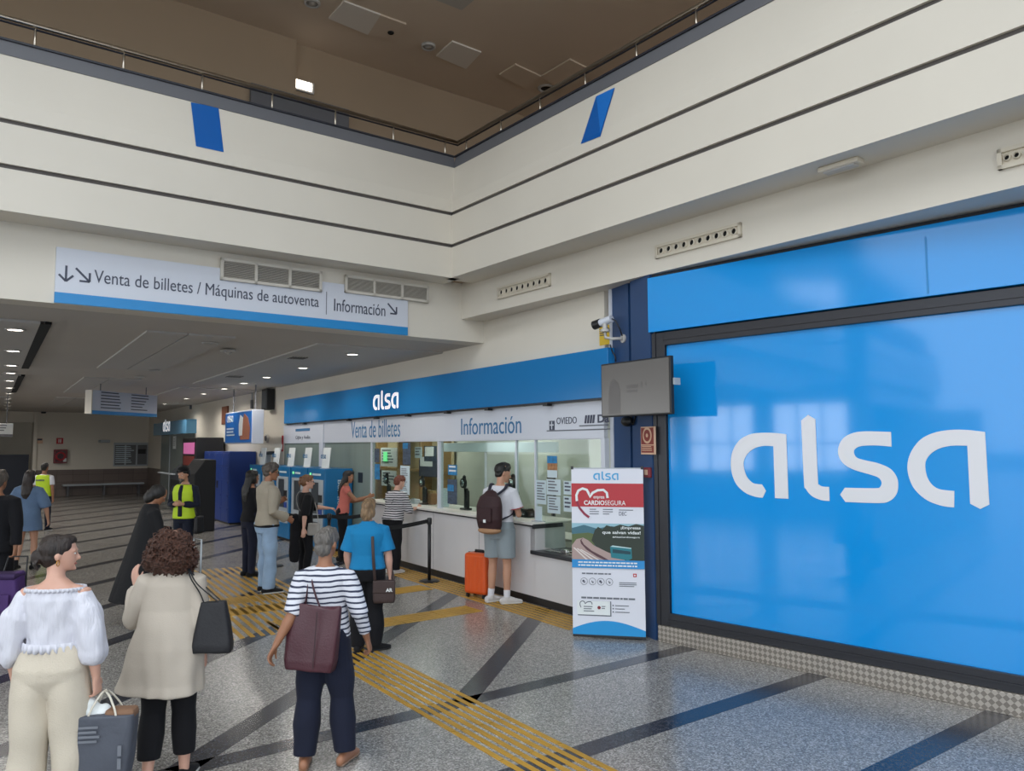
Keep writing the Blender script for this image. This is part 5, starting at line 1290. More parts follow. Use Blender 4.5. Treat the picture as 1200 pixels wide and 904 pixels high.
class Person:
    def __init__(s, name_label, loc, yaw, h, hips=1.0, waist=1.0, chest=1.0, depth=1.0, shw=.165, lean=0.0, legs=None, arms=None, head=(0, 0), skin=None, voxel=.008, hands=None, curl=.5, arm_r=1.0, leg_r=1.0, cat='person', twist=0):
        s.sc = h / 1.70; s.hips, s.waist, s.chest, s.depth, s.shw, s.lean = hips, waist, chest, depth, shw, lean
        s.voxel = voxel; s.arm_r, s.leg_r = arm_r, leg_r
        s.headrot = Matrix.Rotation(head[0], 3, 'Z') @ Matrix.Rotation(-head[1], 3, 'X')
        s.sh, s.el, s.wr, s.hd = {}, {}, {}, {}; s.hip, s.kn, s.an, s.fy = {}, {}, {}, {}
        arms = arms or {}; legs = legs or {}; hands = hands or {}
        for k, sg in (('R', 1), ('L', -1)):
            a = arms.get(k, ((.14 * sg, -.03, -1), (.04 * sg, .12, -1)))
            s.sh[k] = s.T(V((s.shw * sg, -.008, 1.362)))
            s.el[k] = s.sh[k] + unit(a[0]) * .285; s.wr[k] = s.el[k] + unit(a[1]) * .245
            hd = hands.get(k, {}); s.hd[k] = (unit(hd.get('dir', a[1])), V(hd.get('normal', (-sg, 0, 0))), hd.get('curl', curl))
            l = legs.get(k, ((.01 * sg, .0, -1), (.0, -.05, -1), 0))
            s.hip[k] = V((.086 * sg * (hips * .5 + .5), -.005, .89)); s.kn[k] = s.hip[k] + unit(l[0]) * .415; s.an[k] = s.kn[k] + unit(l[1]) * .395
            s.fy[k] = l[2] + (-.12 * sg)
        dz = min(s.an['R'].z, s.an['L'].z) - .085       # lower foot stands on the floor
        s.dz = dz
        for d in (s.hip, s.kn, s.an):
            for k in d: d[k] = d[k] - V((0, 0, dz))
        for d in (s.sh, s.el, s.wr):
            for k in d: d[k] = d[k] - V((0, 0, dz))
        s.M = at(loc, yaw)
        g = G(); s.body(g)
        s.root = remeshed(g, 'person', skin or SKIN, None, voxel, 2, s.sc, floor=True)
        s.root.matrix_world = s.M; tag(s.root, name_label, cat)
        s.face()
    def T(s, p):
        p = V(p)
        if p.z <= .92 or not s.lean: return p
        c, n = math.cos(s.lean), math.sin(s.lean); z = p.z - .92
        return V((p.x, p.y * c + z * n, .92 + z * c - p.y * n))
    def D(s, p): return V(p) - V((0, 0, s.dz))
    def TT(s, p): return s.D(s.T(p))
    def headp(s, p):
        """head coordinates (chin at z = 0) into the body"""
        return s.TT(s.headrot @ V((p[0], p[1] - .01, p[2])) + V((0, .022, 1.492)))
    def rings(s, lst, grow=0.0, n=28, mult=None):
        out = []
        for z, rx, ry, yo in lst:
            k = 1.0
            if z < 1.02: kx = s.hips
            elif z < 1.14: kx = s.waist
            else: kx = s.chest * (1 + (s.shw / .165 - 1) * .6)
            ky = s.depth if z < 1.4 else 1
            if z >= 1.41: kx = 1 if z > 1.44 else (kx + 1) / 2
            if mult: kx *= mult(z)
            c = V((0, yo, z)); r = []
            for j in range(n):
                t = 2 * math.pi * j / n; ct, st_ = math.cos(t), math.sin(t)
                e = .85
                r.append(s.TT(c + V(((rx * kx + grow) * math.copysign(abs(ct) ** e, ct), (ry * ky + grow) * math.copysign(abs(st_) ** e, st_), 0))))
            out.append(r)
        return out
    def hand(s, g, k):
        sg = 1 if k == 'R' else -1
        d, nrm, curl = s.hd[k]; nrm = (nrm - d * nrm.dot(d)).normalized(); t = d.cross(nrm) * sg; w = s.wr[k]
        g.tube([w - d * .01, w + d * .03, w + d * .07, w + d * .092], [(.026, .02), (.036, .017), (.041, .015), (.038, .012)], 12, ref=t, cap='round')
        for i, (ln, off) in enumerate(((.070, .029), (.079, .010), (.074, -.010), (.058, -.028))):
            p = w + d * .082 + t * off; pts = [p]; a = .12
            for f in (.45, .31, .24):
                a += curl * (.55 if f == .45 else .75); dirn = d * math.cos(a) + nrm * math.sin(a) + t * (off * 1.6)
                p = p + dirn.normalized() * (ln * f); pts.append(p)
            g.tube(pts, [.0092, .0088, .008, .0066], 8, cap='round')
        p = w + d * .022 + t * .030; q = p + (t * .55 + d * .75 + nrm * .25).normalized() * .042; r_ = q + (t * .15 + d * .85 + nrm * (.25 + curl * .5)).normalized() * .032
        g.tube([p, q, r_], [.0135, .0105, .0078], 8, cap='round')
    def foot(s, k, grow=0.0):
        a = s.an[k]; f = V((-math.sin(s.fy[k]), math.cos(s.fy[k]), 0)); return a, f
    def body(s, g):
        g.ring_loft(s.rings(BODY_RINGS))
        nb, nt_ = s.TT((0, -.012, 1.42)), s.headp((0, -.01, .05)); g.tube([nb, nb.lerp(nt_, .5), nt_], [.060, .050, .052], 14, cap='round')
        for z0, c in (((.0), 0),): pass
        hr = []
        for z, y, rx, ry in ((-.002, .058, .012, .014), (.008, .052, .028, .032), (.03, .040, .045, .055), (.06, .024, .058, .075), (.09, .014, .066, .086), (.12, .008, .070, .092), (.15, .003, .071, .093), (.175, .0, .066, .086), (.2, -.002, .05, .066), (.215, -.003, .026, .034)):
            hr.append([s.headp((rx * math.cos(2 * math.pi * j / 22), y + ry * math.sin(2 * math.pi * j / 22), z)) for j in range(22)])
        g.ring_loft(hr)
        g.tube([s.headp((0, .094, .112)), s.headp((0, .108, .088)), s.headp((0, .113, .076))], [.008, .011, .014], 8, cap='round')
        g.tube([s.headp((0, .10, .07)), s.headp((0, .088, .06))], .012, 8, cap='round')
        g.tube([s.headp((-.045, .08, .125)), s.headp((0, .099, .128)), s.headp((.045, .08, .125))], .009, 8, cap='round')
        g.ell(s.headp((0, .088, .012)), (.018, .014, .014))
        for sg in (1, -1): g.ell(s.headp((.070 * sg, -.008, .095)), (.010, .018, .030), s.headrot)
        for k, sg in (('R', 1), ('L', -1)):
            r = s.arm_r
            g.tube([s.sh[k] - V((sg * .05, 0, -.008)), s.sh[k], s.sh[k].lerp(s.el[k], .45), s.el[k]], [.042 * r, .048 * r, .045 * r, .037 * r], 12, cap='round')
            g.tube([s.el[k], s.el[k].lerp(s.wr[k], .3), s.wr[k]], [.037 * r, .040 * r, .024], 12, cap='round')
            s.hand(g, k)
            r = s.leg_r
            g.tube([s.hip[k], s.hip[k].lerp(s.kn[k], .5), s.kn[k]], [.088 * r, .074 * r, .052 * r], 14, cap='round')
            g.tube([s.kn[k], s.kn[k].lerp(s.an[k], .32), s.an[k]], [.052 * r, .055 * r, .034], 14, cap='round')
            a, f = s.foot(k); a0 = V((a.x, a.y, a.z))
            g.tube([a0 - f * .035 + V((0, 0, -.045)), a0 + f * .03 + V((0, 0, -.038)), a0 + f * .11 + V((0, 0, -.058)), a0 + f * .165 + V((0, 0, -.066))], [(.030, .034), (.036, .040), (.040, .024), (.034, .016)], 12, ref=(1, 0, 0), cap='round')
    def face(s):
        for sg in (1, -1):
            g = G(); g.ell(s.headp((.030 * sg, .083, .108)) * s.sc, (.0125 * s.sc, .011 * s.sc, .008 * s.sc)); o = g.obj('eye', EYE, s.root, None, True)
            g = G(); g.ell(s.headp((.030 * sg, .0915, .108)) * s.sc, (.0055 * s.sc, .004 * s.sc, .0055 * s.sc)); g.obj('iris', IRIS, o, None, True)
        g = G(); pts = [s.headp((x, .098 - abs(x) * .35, .042)) * s.sc for x in (-.024, -.012, 0, .012, .024)]; g.tube(pts, [(.002, .002), (.006, .006), (.0075, .007), (.006, .006), (.002, .002)], 8, cap='round'); g.obj('mouth', LIP, s.root, None, True)
    # --- clothing
    def add(s, g, name, m, voxel=None, iters=3, fold=(.004, 16, (1, 1, .5)), **k):
        return remeshed(g, name, m, s.root, voxel or s.voxel * 1.15, iters, s.sc, fold, **k)
    def shirt(s, name, m, hem=.92, sleeve=.6, grow=.016, neck=1.43, flare=0.0, srad=1.0, puff=0.0, fold=(.005, 16, (1, 1, .5)), chest_add=0.0, open_sleeve=0.0, iters=3, hemlist=None, offsh=False):
        g = G(); lst = [r for r in BODY_RINGS if hem + .02 < r[0] < neck - .004]
        def interp(z):
            for a, b in zip(BODY_RINGS, BODY_RINGS[1:]):
                if a[0] <= z <= b[0]:
                    t = (z - a[0]) / (b[0] - a[0]); return tuple(x + (y - x) * t for x, y in zip(a, b))
            if z < .80: return (z, .165, .11, -.01)
            return BODY_RINGS[-1]
        if hem < .86:
            lst = [r for r in lst if r[0] >= .88]
            zs = [hem + i * (.88 - hem) / 4 for i in range(4)]
            lst = [(z, .172 + flare * (.95 - z), .122 + flare * (.95 - z), -.012) for z in zs] + lst
        else:
            q = interp(hem); lst = [(hem, q[1] + flare * .2, q[2] + flare * .2, q[3])] + lst
        lst = lst + [interp(neck)]
        g.ring_loft(s.rings(lst, grow))
        for k, sg in (('R', 1), ('L', -1)):
            S, E, W_ = s.sh[k], s.el[k], s.wr[k]; r = s.arm_r * srad
            g0 = grow * .9
            if sleeve <= 0: continue
            if offsh:
                e = E.lerp(W_, sleeve - 1); q = S - V((sg * .055, 0, .022)); g.tube([q, S.lerp(E, .08), S.lerp(E, .5), E, E.lerp(e, .6), e], [.038 + g0, .046 + g0, (.047 + puff) * r + g0, (.043 + puff) * r + g0, (.041 + puff) * r + g0, (.035 + open_sleeve) * r + g0], 16, cap='round'); continue
            if sleeve <= 1:
                e = S.lerp(E, sleeve); g.tube([S - V((sg * .06, 0, -.012)), S, S.lerp(e, .5), e], [.042 + g0, (.049 + puff * .3) * s.arm_r + g0, (.050 + puff) * r + g0, (.046 + open_sleeve + puff * .7) * r + g0], 16)
            else:
                e = E.lerp(W_, sleeve - 1)
                g.tube([S - V((sg * .06, 0, -.012)), S, S.lerp(E, .5), E, E.lerp(e, .6), e], [.042 + g0, .049 * s.arm_r + g0, (.048 + puff) * r + g0, (.042 + puff) * r + g0, (.040 + puff) * r + g0, (.034 + open_sleeve) * r + g0], 16)
        return s.add(g, name, m, fold=fold, iters=iters)
    def trousers(s, name, m, waist=1.04, hem=.06, grow=.012, flare=1.0, thigh=1.0, knee=1.0, fold=(.005, 14, (1, 1, .6)), iters=8, wide=None, crease=False):
        g = G(); lst = [(.79, .10, .10, -.012)] + [r for r in BODY_RINGS[1:4]] + [(waist, .138, .094, -.002)]
        lst = [r for r in lst if r[0] <= waist]
        if wide: lst[0] = (.75, .05, .06, -.014)
        g.ring_loft(s.rings(lst, grow, mult=lambda z: 1.0))
        for k in 'RL':
            h_, kn, an = s.hip[k], s.kn[k], s.an[k]; r = s.leg_r
            if wide:
                top, end = h_ + V((0, 0, .02)), V((an.x, an.y, hem)); n_ = len(wide) - 1
                g.tube([top.lerp(end, i / n_) for i in range(n_ + 1)], [w_ + grow for w_ in wide], 20); continue
            total = .81; L_ = max(0.0, min(1.0, (an.z + .02 - hem) / .395 + .0))
            pts = [h_ + V((0, 0, .02)), h_.lerp(kn, .35), h_.lerp(kn, .7), kn]; rad = [.088 * r * thigh + grow, .084 * r * thigh + grow, .068 * r * thigh * knee + grow, .056 * r * knee + grow]
            if hem < kn.z:
                f = (kn.z - hem) / (kn.z - an.z); e = kn.lerp(an, f)
                pts += [kn.lerp(e, .45), e]; rad += [(.054 * r * knee) * (1 + (flare - 1) * .5) + grow, .044 * flare + grow]
            else:
                f = (h_.z - hem) / (h_.z - kn.z); e = h_.lerp(kn, f); pts = [h_ + V((0, 0, .02)), h_.lerp(e, .5), e]; rad = [.09 * r * thigh + grow, .086 * r * thigh + grow, .080 * r * flare + grow]
            g.tube(pts, rad, 18)
        def seam(a):
            k = np.exp(-(a[:, 0] / .016) ** 2) * np.clip((1.0 * s.sc - a[:, 2]) / .1, 0, 1) * np.clip((a[:, 2] - .62 * s.sc) / .1, 0, 1) * (a[:, 1] < 0); a = a.copy(); a[:, 1] += .007 * k; return a
        return s.add(g, name, m, fold=fold, iters=iters, post=seam if crease else None)
    def shoes(s, m, sole=None, name='shoe', h=.10, sock=None, soleh=.02):
        for k in 'RL':
            a, f = s.foot(k); g = G(); up = V((0, 0, 1)); b = a - V((0, 0, .085))
            pitch = 0
            g.tube([b - f * .062 + up * .042, b + f * .02 + up * .052, b + f * .10 + up * .038, b + f * .178 + up * .028], [(.034, .040), (.040, .052), (.046, .034), (.036, .022)], 14, ref=(1, 0, 0), cap='round')
            if h > .07: g.tube([b + up * .05, b + up * h], .044, 12)
            o = s.add(g, name, m, fold=None, iters=2, floor=True, voxel=max(.006, s.voxel * .9))
            if sole:
                g = G(); g.tube([b - f * .066 + up * .014, b + f * .05 + up * .014, b + f * .12 + up * .014, b + f * .185 + up * .014], [(.036, .014), (.040, .014), (.050, .014), (.038, .012)], 14, ref=(1, 0, 0), cap='round')
                r_ = remeshed(g, 'sole', sole, o, max(.006, s.voxel * .9), 1, s.sc, floor=True)
            if sock:
                g = G(); g.tube([b + up * (h - .02), b + up * .12, s.an[k].lerp(s.kn[k], .22)], [.041, .041, .044], 14); s.add(g, 'sock', sock, fold=None, iters=1)
    # --- hair
    def hair(s, style, m):
        g = G(); hp = s.headp; rot = s.headrot; fold = (.0035, 60, (1, 1, .25)); vx = s.voxel * .9
        def e(c, r): g.ell(hp(c), r, rot, 18, 12)
        if style in ('short', 'crop', 'tied', 'bob', 'long', 'volume'):
            e((0, -.020, .137), (.080, .100, .092)); e((0, .034, .186), (.066, .064, .038)); e((.052, .02, .155), (.024, .05, .045)); e((-.052, .02, .155), (.024, .05, .045))
        if style == 'short': e((0, -.05, .075), (.066, .058, .065)); fold = (.006, 70, (1, 1, .4)); e((0, .03, .2), (.062, .06, .03))
        if style == 'crop': e((0, -.045, .08), (.064, .056, .05)); e((0, .045, .195), (.055, .05, .036)); e((.0, .01, .215), (.06, .07, .03)); fold = (.006, 55, (1, 1, .5))
        if style == 'tied':
            e((0, -.04, .09), (.070, .066, .07)); e((.0, -.115, .09), (.040, .034, .044)); fold = (.003, 60, (1, 1, .5))
            for k in range(5): 
                a = hp((.012 * (k - 2), -.11, .075)); g.tube([a, hp((.02 * (k - 2), -.125, .05)), hp((.016 * (k - 2), -.11, .02))], .01, 6, cap='round')
        if style == 'bob': e((0, -.05, .06), (.080, .07, .10)); fold = (.007, 50, (1, 1, .3)); e((0, .03, .2), (.065, .066, .03)); e((.055, -.01, .07), (.03, .05, .07)); e((-.055, -.01, .07), (.03, .05, .07))
        if style == 'long':
            e((.055, -.01, .07), (.030, .055, .08)); e((-.055, -.01, .07), (.030, .055, .08))
            g.tube([hp((0, -.05, .12)), hp((0, -.075, .02)), s.TT((0, -.10, 1.42)), s.TT((0, -.12, 1.30)), s.TT((0, -.11, 1.22))], [(.075, .06), (.085, .05), (.10, .04), (.085, .03), (.04, .018)], 16, ref=(1, 0, 0), cap='round'); fold = (.007, 40, (1, 1, .2))
        if style == 'curly':
            rg = random.Random(3); e((0, -.045, .10), (.115, .11, .118)); e((0, -.06, .02), (.150, .105, .10))
            for k in range(900):
                t = rg.uniform(0, 6.283); ph = math.acos(rg.uniform(-1, .98)); r_ = 1 + rg.uniform(-.08, .12)
                p = V((.145 * math.sin(ph) * math.cos(t), .128 * math.sin(ph) * math.sin(t) - .035, .158 * math.cos(ph) + .062))
                if p.z < .085: p.x *= 1.06 + 1.9 * (.085 - p.z)
                if p.y > .045 and p.z < .15: continue
                rr = rg.uniform(.010, .018); c = hp(V((0, -.035, .065)) + (p - V((0, -.035, .065))) * r_)
                a0 = rg.uniform(0, 6.28); ax = V((rg.uniform(-1, 1), rg.uniform(-1, 1), rg.uniform(-1, 1))).normalized(); b_ = ax.orthogonal().normalized(); c_ = ax.cross(b_)
                pts = [c + (b_ * math.cos(a0 + j * 1.1) + c_ * math.sin(a0 + j * 1.1)) * rr * .9 + ax * (j - 2.5) * .0045 for j in range(6)]
                g.tube(pts, .0055, 5, cap='round')
            fold = None; vx = .0044
        if style == 'shawl':
            e((0, -.02, .125), (.088, .105, .105)); e((0, -.06, .05), (.09, .075, .10)); fold = (.006, 30, (1, 1, .4))
        if style == 'volume': e((0, -.055, .10), (.095, .085, .10)); e((.05, -.02, .08), (.04, .06, .08)); e((-.05, -.02, .08), (.04, .06, .08)); g.tube([hp((0, -.06, .08)), s.TT((0, -.09, 1.44)), s.TT((0, -.10, 1.34))], [(.09, .06), (.10, .05), (.05, .025)], 14, ref=(1, 0, 0), cap='round'); fold = (.008, 35, (1, 1, .3))
        return s.add(g, 'hair', m, vx, 1, fold)
    def W(s, p): return s.root.matrix_world @ (V(p) * s.sc)
    def glasses(s, m, name='glasses', dark=False):
        g = G()
        for sg in (1, -1):
            c = s.headp((.032 * sg, .098, .108)) * s.sc
            x = (s.headp((.06, .098, .108)) - s.headp((0, .098, .108))).normalized(); z = (s.headp((0, .098, .13)) - s.headp((0, .098, .108))).normalized(); y = z.cross(x)
            if dark: g.tube([c - y * .003, c + y * .003], [(.026 * s.sc, .020 * s.sc)] * 2, 14, ref=x)
            else: g.tube([c + x * (.024 * math.cos(t)) * s.sc + z * (.018 * math.sin(t)) * s.sc for t in np.linspace(0, 6.283, 15)[:-1]], .0028, 6, ref=y, close=True)
            g.tube([s.headp((.056 * sg, .094, .115)) * s.sc, s.headp((.074 * sg, .04, .112)) * s.sc, s.headp((.076 * sg, -.01, .108)) * s.sc], .003, 6)
        g.tube([s.headp((-.008, .105, .112)) * s.sc, s.headp((.008, .105, .112)) * s.sc], .003, 6)
        return g.obj(name, m, s.root, None, False)

def strap(name, pts, wd, th, m, parent=None, ref=(1, 0, 0), seg=8, sub=6):
    """flat band through points (smoothed)"""
    P_ = [V(p) for p in pts]; out = []
    n = len(P_)
    for i in range(n - 1):
        p0, p1, p2, p3 = P_[max(i - 1, 0)], P_[i], P_[i + 1], P_[min(i + 2, n - 1)]
        for j in range(sub):
            t = j / sub; out.append(.5 * (2 * p1 + (p2 - p0) * t + (2 * p0 - 5 * p1 + 4 * p2 - p3) * t * t + (3 * p1 - p0 - 3 * p2 + p3) * t ** 3))
    out.append(P_[-1]); g = G(); g.tube(out, [(wd / 2, th / 2)] * len(out), seg, ref=ref)
    return g.obj(name, m, parent, None, True)
def bagbody(w0, w1, d0, d1, h, r=.03, n=7, seg=28, sag=0.0, base=0.0):
    """soft bag: width and depth go from base to top"""
    g = G(); rr = []
    for k in range(n + 1):
        f = k / n; w_ = w0 + (w1 - w0) * f; d_ = d0 + (d1 - d0) * f
        if k == 0: w_ *= .93; d_ *= .85
        e = .32; ring = []
        for j in range(seg):
            t = 2 * math.pi * j / seg; ct, st_ = math.cos(t), math.sin(t)
            ring.append(V((w_ / 2 * math.copysign(abs(ct) ** e, ct), d_ / 2 * math.copysign(abs(st_) ** e, st_), base + h * f - sag * (1 - ct * ct) * f)))
        rr.append(ring)
    g.ring_loft(rr); return g

WHITE_SHOE = cloth('white_leather', '#c9c6c4', 40, .03); BLACK_SHOE = cloth('black_leather', '#1a1a1c', 40, .03); SOLE_W = mat('white_rubber', '#cfcdc9', .6); SOLE_B = mat('black_rubber', '#131314', .6)
C_BLACK = cloth('black_cloth', '#121216'); C_NAVY = cloth('navy_denim', '#191d2e', 200, .15, (5, .12)); C_JEANS = cloth('light_denim', '#8ea6c0', 220, .2, (4, .14)); C_JACKET = cloth('grey_beige_jacket', '#9d9484'); C_WHITE = cloth('white_cotton', '#d4d4da'); C_CREAM = cloth('cream_linen', '#c6bcab', 120, .25); C_BEIGE = cloth('beige_coat', '#b7ada0', 160, .12)
C_BLUE = cloth('blue_polo', '#1a78aa'); C_GREY = cloth('grey_shorts', '#8b959a'); C_VEST = mat('hi_vis', '#b9d820', .6, emit=0.0, bump=(60, .1)); C_DENIM = cloth('blue_denim', '#5d7390', 180, .2, (5, .12)); C_PINK = cloth('salmon_top', '#c26d63')
ST_NAVY = stripes('navy_white_stripes', '#cfd0d8', '#2b3148', .034, .34); ST_BLACK = stripes('black_white_stripes', '#c9c6c8', '#24232b', .036, .5)
LEATHER = mat('burgundy_leather', '#452029', .38, bump=(90, .12), var=(3, .12)); BLKBAG = mat('black_nylon', '#15151a', .6, bump=(60, .15)); 

def feet_at(x, y): return gp(x, y)

# 1 --- woman in the white blouse, near left
def depthpt(x, D): 
    r = ray(x, 700); return V((r.x * D / r.y, D, 0))
p1 = Person('person in a white off-shoulder blouse and wide cream trousers carrying a grey paper bag', depthpt(66, 4.45), R(4), 1.545, hips=1.20, waist=1.02, chest=1.08, depth=1.05, shw=.16, voxel=.0065,
    head=(R(-62), R(2)), skin=SKIN_L, arms={'R': ((.26, -.06, -1), (.10, .10, -1)), 'L': ((-.34, -.05, -1), (.06, .16, -1))}, arm_r=1.1, leg_r=1.12, hands={'R': dict(curl=1.0, normal=(-1, .2, 0)), 'L': dict(curl=.6)}, legs={'R': ((.07, .08, -1), (.03, -.02, -1), 0), 'L': ((-.06, -.02, -1), (-.02, -.12, -1), 0)})
C_BLOUSE = mat('blouse_cotton', '#cfcfd8', .85, 0, .25, bump=(55, .55, (1, 1, .06)))
bl = p1.shirt('blouse', C_BLOUSE, hem=1.055, sleeve=1.35, grow=.016, neck=1.388, puff=.022, open_sleeve=.03, fold=(.007, 34, (1.4, 1.4, .15)), offsh=True)
g = G()
for k in range(40):      # ruffled hem
    t = 2 * math.pi * k / 40
def ruffle(P_, z, rx, ry, yo, amp, wd, nm, m, waves=34, grow=.03):
    g = G(); N = 240; rows = []
    for f in (0, .5, 1):
        row = []
        for j in range(N):
            t = 2 * math.pi * j / N; w_ = amp * f * math.sin(waves * t)
            row.append(P_.TT(V(((rx + grow + w_) * math.cos(t), yo + (ry + grow + w_) * math.sin(t), z - wd * f + amp * .7 * f * math.cos(waves * t)))) * P_.sc)
        rows.append(row)
    vs = [[g.bm.verts.new(p) for p in r] for r in rows]
    for a_, b_ in zip(vs, vs[1:]):
        for i in range(N): g.bm.faces.new([a_[i], a_[(i + 1) % N], b_[(i + 1) % N], b_[i]])
    o = g.obj(nm, m, P_.root, None, True); md = o.modifiers.new('t', 'SOLIDIFY'); md.thickness = .003; return o
ruffle(p1, 1.078, .128 * 1.02, .088 * 1.05, 0, .010, .05, 'ruffled_hem', C_BLOUSE, 26, .044)
ruffle(p1, 1.402, .142 * 1.05, .080, -.010, .006, .022, 'ruffled_neckline', C_BLOUSE, 40, .030)
p1.trousers('trousers', C_CREAM, waist=1.06, hem=.03, grow=.016, wide=(.108, .110, .096, .088, .088, .094, .102), fold=(.010, 12, (1, 1, .55)), iters=9, crease=True)
g = G(); g.ring_loft(p1.rings([(1.03, .140, .096, -.002), (1.055, .133, .091, 0)], .021)); p1.add(g, 'waistband', C_CREAM, fold=None)
p1.shoes(C_CREAM, SOLE_W)
p1.hair('tied', H_BROWN)
g = G(); c = p1.headp((.078, -.002, .055)) * p1.sc; g.tube([c + V((0, .016 * math.cos(t), .016 * math.sin(t))) for t in np.linspace(0, 6.283, 15)[:-1]], .0025, 6, ref=(1, 0, 0), close=True); g.obj('earring', mat('gold', '#c89a4a', .25, 1), p1.root, None, True)
# her grey shopper
hw = p1.W(p1.wr['R'] + p1.hd['R'][0] * .085)
t = thing('shopping_bag', 'dark grey shopping bag with pale print held by the person in the white blouse', 'bag', at((hw.x + .05, hw.y + .01, hw.z - .535), R(8)))
g = bagbody(.25, .33, .12, .16, .42); o = remeshed(g, 'bag_body', mat('bag_grey', '#4c505a', .7, bump=(30, .2)), t, .009, 2, fold=(.006, 14, (1, 1, .6)))
for s in (-1, 1): strap('handle', [(-.08, .06 * s, .40), (-.06, .045 * s, .46), (-.01, 0.012 * s, .535), (.05, .045 * s, .46), (.07, .06 * s, .40)], .012, .006, mat('bag_handle', '#c8c2b4', .8), t)
for i, (s, z0, z1, w_) in enumerate((('VENTA DE', .335, .365, .13), ('BILLETES', .295, .32, .11))): pass
shape('print', lines(4, -.115, .27, .03, .37, .5, 4), 'textgrey', t, -.083); shape('print', lines(2, .09, .12, .11, .26, .8, 2), 'textgrey', t, -.08)
g = G(); g.ell((-.1, 0, .43), (.075, .05, .06)); g.ell((-.04, .01, .42), (.06, .04, .04)); o = remeshed(g, 'tissue_paper', 'paper', None, .009, 1, fold=(.012, 40, (1, 1, 1))); o.parent = t
g = G(); g.rbox(.0, .16, -.05, .05, .38, .44, .02, 2); g.obj('brown_parcel', mat('parcel', '#7a5b45', .8), t)

# 2 --- woman in the beige coat
p2 = Person('person with big curly brown hair in a long beige coat and cropped black trousers', depthpt(201, 4.95), R(6), 1.52, hips=1.0, depth=1.0, voxel=.0065, head=(R(-4), 0), skin=SKIN_L,
    arms={'L': ((-.36, .10, -1), (-.10, .5, .85)), 'R': ((.16, -.04, -1), (.02, .3, -1))}, hands={'L': dict(dir=(-.25, .2, .9), normal=(.5, .8, .1), curl=.3), 'R': dict(curl=.7)}, legs={'R': ((.03, .07, -1), (.03, .0, -1), 0), 'L': ((-.01, -.05, -1), (.0, -.22, -1), 0)})
p2.trousers('trousers', C_BLACK, waist=1.04, hem=.19, grow=.014, flare=1.35, knee=1.1)
g = G()
cr = [(.60, .222, .176, .0), (.68, .215, .165, .0), (.80, .208, .166, -.008), (.92, .200, .160, -.014), (1.05, .182, .140, -.008), (1.17, .172, .118, .004), (1.26, .172, .118, .004), (1.34, .172, .112, -.004), (1.39, .150, .09, -.01), (1.425, .10, .075, -.012), (1.455, .068, .068, -.012)]
g.ring_loft(p2.rings(cr, .012))
for k, sg in (('R', 1), ('L', -1)):
    S, E, W_ = p2.sh[k], p2.el[k], p2.wr[k]
    g.tube([S - V((sg * .05, 0, -.004)), S, S.lerp(E, .5), E, E.lerp(W_, .5), E.lerp(W_, .88)], [.066, .076, .07, .066, .06, .054], 16)
def flareL(a):
    m_ = np.clip((.95 - a[:, 2]) / .5, 0, 1) * np.clip(-a[:, 0] / .15, 0, 1.2); a = a.copy(); a[:, 0] -= m_ * .14; a[:, 1] += m_ * .06
    t = np.arctan2(a[:, 1], a[:, 0]); d = np.clip((1.05 - a[:, 2]) / .5, 0, 1); r_ = 1 + .035 * d * np.sin(9 * t + 1); a[:, 0] *= r_; a[:, 1] *= r_
    return a
p2.add(g, 'coat', C_BEIGE, fold=(.011, 11, (1, 1, .4)), post=flareL, iters=16)
p2.shoes(BLACK_SHOE, SOLE_W, h=.06)
p2.hair('curly', H_CURL)
g = G(); c = p2.wr['L'] * p2.sc; d_ = p2.hd['L'][0]; n_ = d_.orthogonal().normalized(); b_ = d_.cross(n_); g.tube([c + (n_ * math.cos(t) + b_ * math.sin(t)) * .034 for t in np.linspace(0, 6.283, 17)[:-1]], .005, 6, ref=d_, close=True); g.obj('bracelet', mat('silver', '#c9c4b8', .3, 1), p2.root, None, True)
# black shoulder bag on her right side
sh = p2.W(p2.sh['R']); bx_ = V((sh.x + .10, sh.y + .01, 0))
t = thing('shoulder_bag', 'black nylon bag hanging from the right shoulder of the person in the beige coat', 'bag', at((sh.x + .125, sh.y - .03, .79), R(8)))
g = bagbody(.25, .15, .13, .07, .31); remeshed(g, 'bag_body', BLKBAG, t, .008, 2, fold=(.005, 14, (1, 1, .6)))
for s in (-1, 1): strap('strap', [(-.05 , .025 * s, .30), (-.08, .03 * s, .37), (-.125, .06 * s, .46), (-.15, .0, .505), (-.09, .04 * s, .42), (.04, .025 * s, .30)], .018, .006, BLKBAG, t, ref=(0, 1, 0))

# 3 --- woman in the striped top
f3 = gp(378, 896)
p3 = Person('person with short grey hair in a navy and white striped top and navy jeans', f3, R(-3), 1.50, hips=1.06, waist=1.14, chest=1.04, depth=1.08, voxel=.0065, head=(R(-8), R(6)), skin=SKIN_D,
    arms={'L': ((-.10, -.62, -1), (-.46, -.30, -1)), 'R': ((.42, -.10, -1), (.12, .42, -.85))}, hands={'L': dict(curl=.7), 'R': dict(curl=.9, dir=(.2, .35, -1))}, legs={'R': ((.09, .12, -1), (.08, -.06, -1), -.1), 'L': ((-.04, -.02, -1), (-.02, -.16, -1), .1)}, arm_r=1.05, leg_r=1.06)
p3.shirt('striped_top', ST_NAVY, hem=.93, sleeve=1.02, grow=.018, neck=1.435, fold=(.006, 14, (1, 1, .6)), open_sleeve=.012)
g = G(); E, W_ = p3.el['R'], p3.wr['R']; g.tube([E.lerp(p3.sh['R'], .25), E, E.lerp(W_, .7)], [.062, .056, .046], 16); p3.add(g, 'sleeve', ST_NAVY)
p3.trousers('jeans', C_NAVY, waist=1.02, hem=.09, grow=.014, flare=1.55, thigh=1.08, knee=1.2)
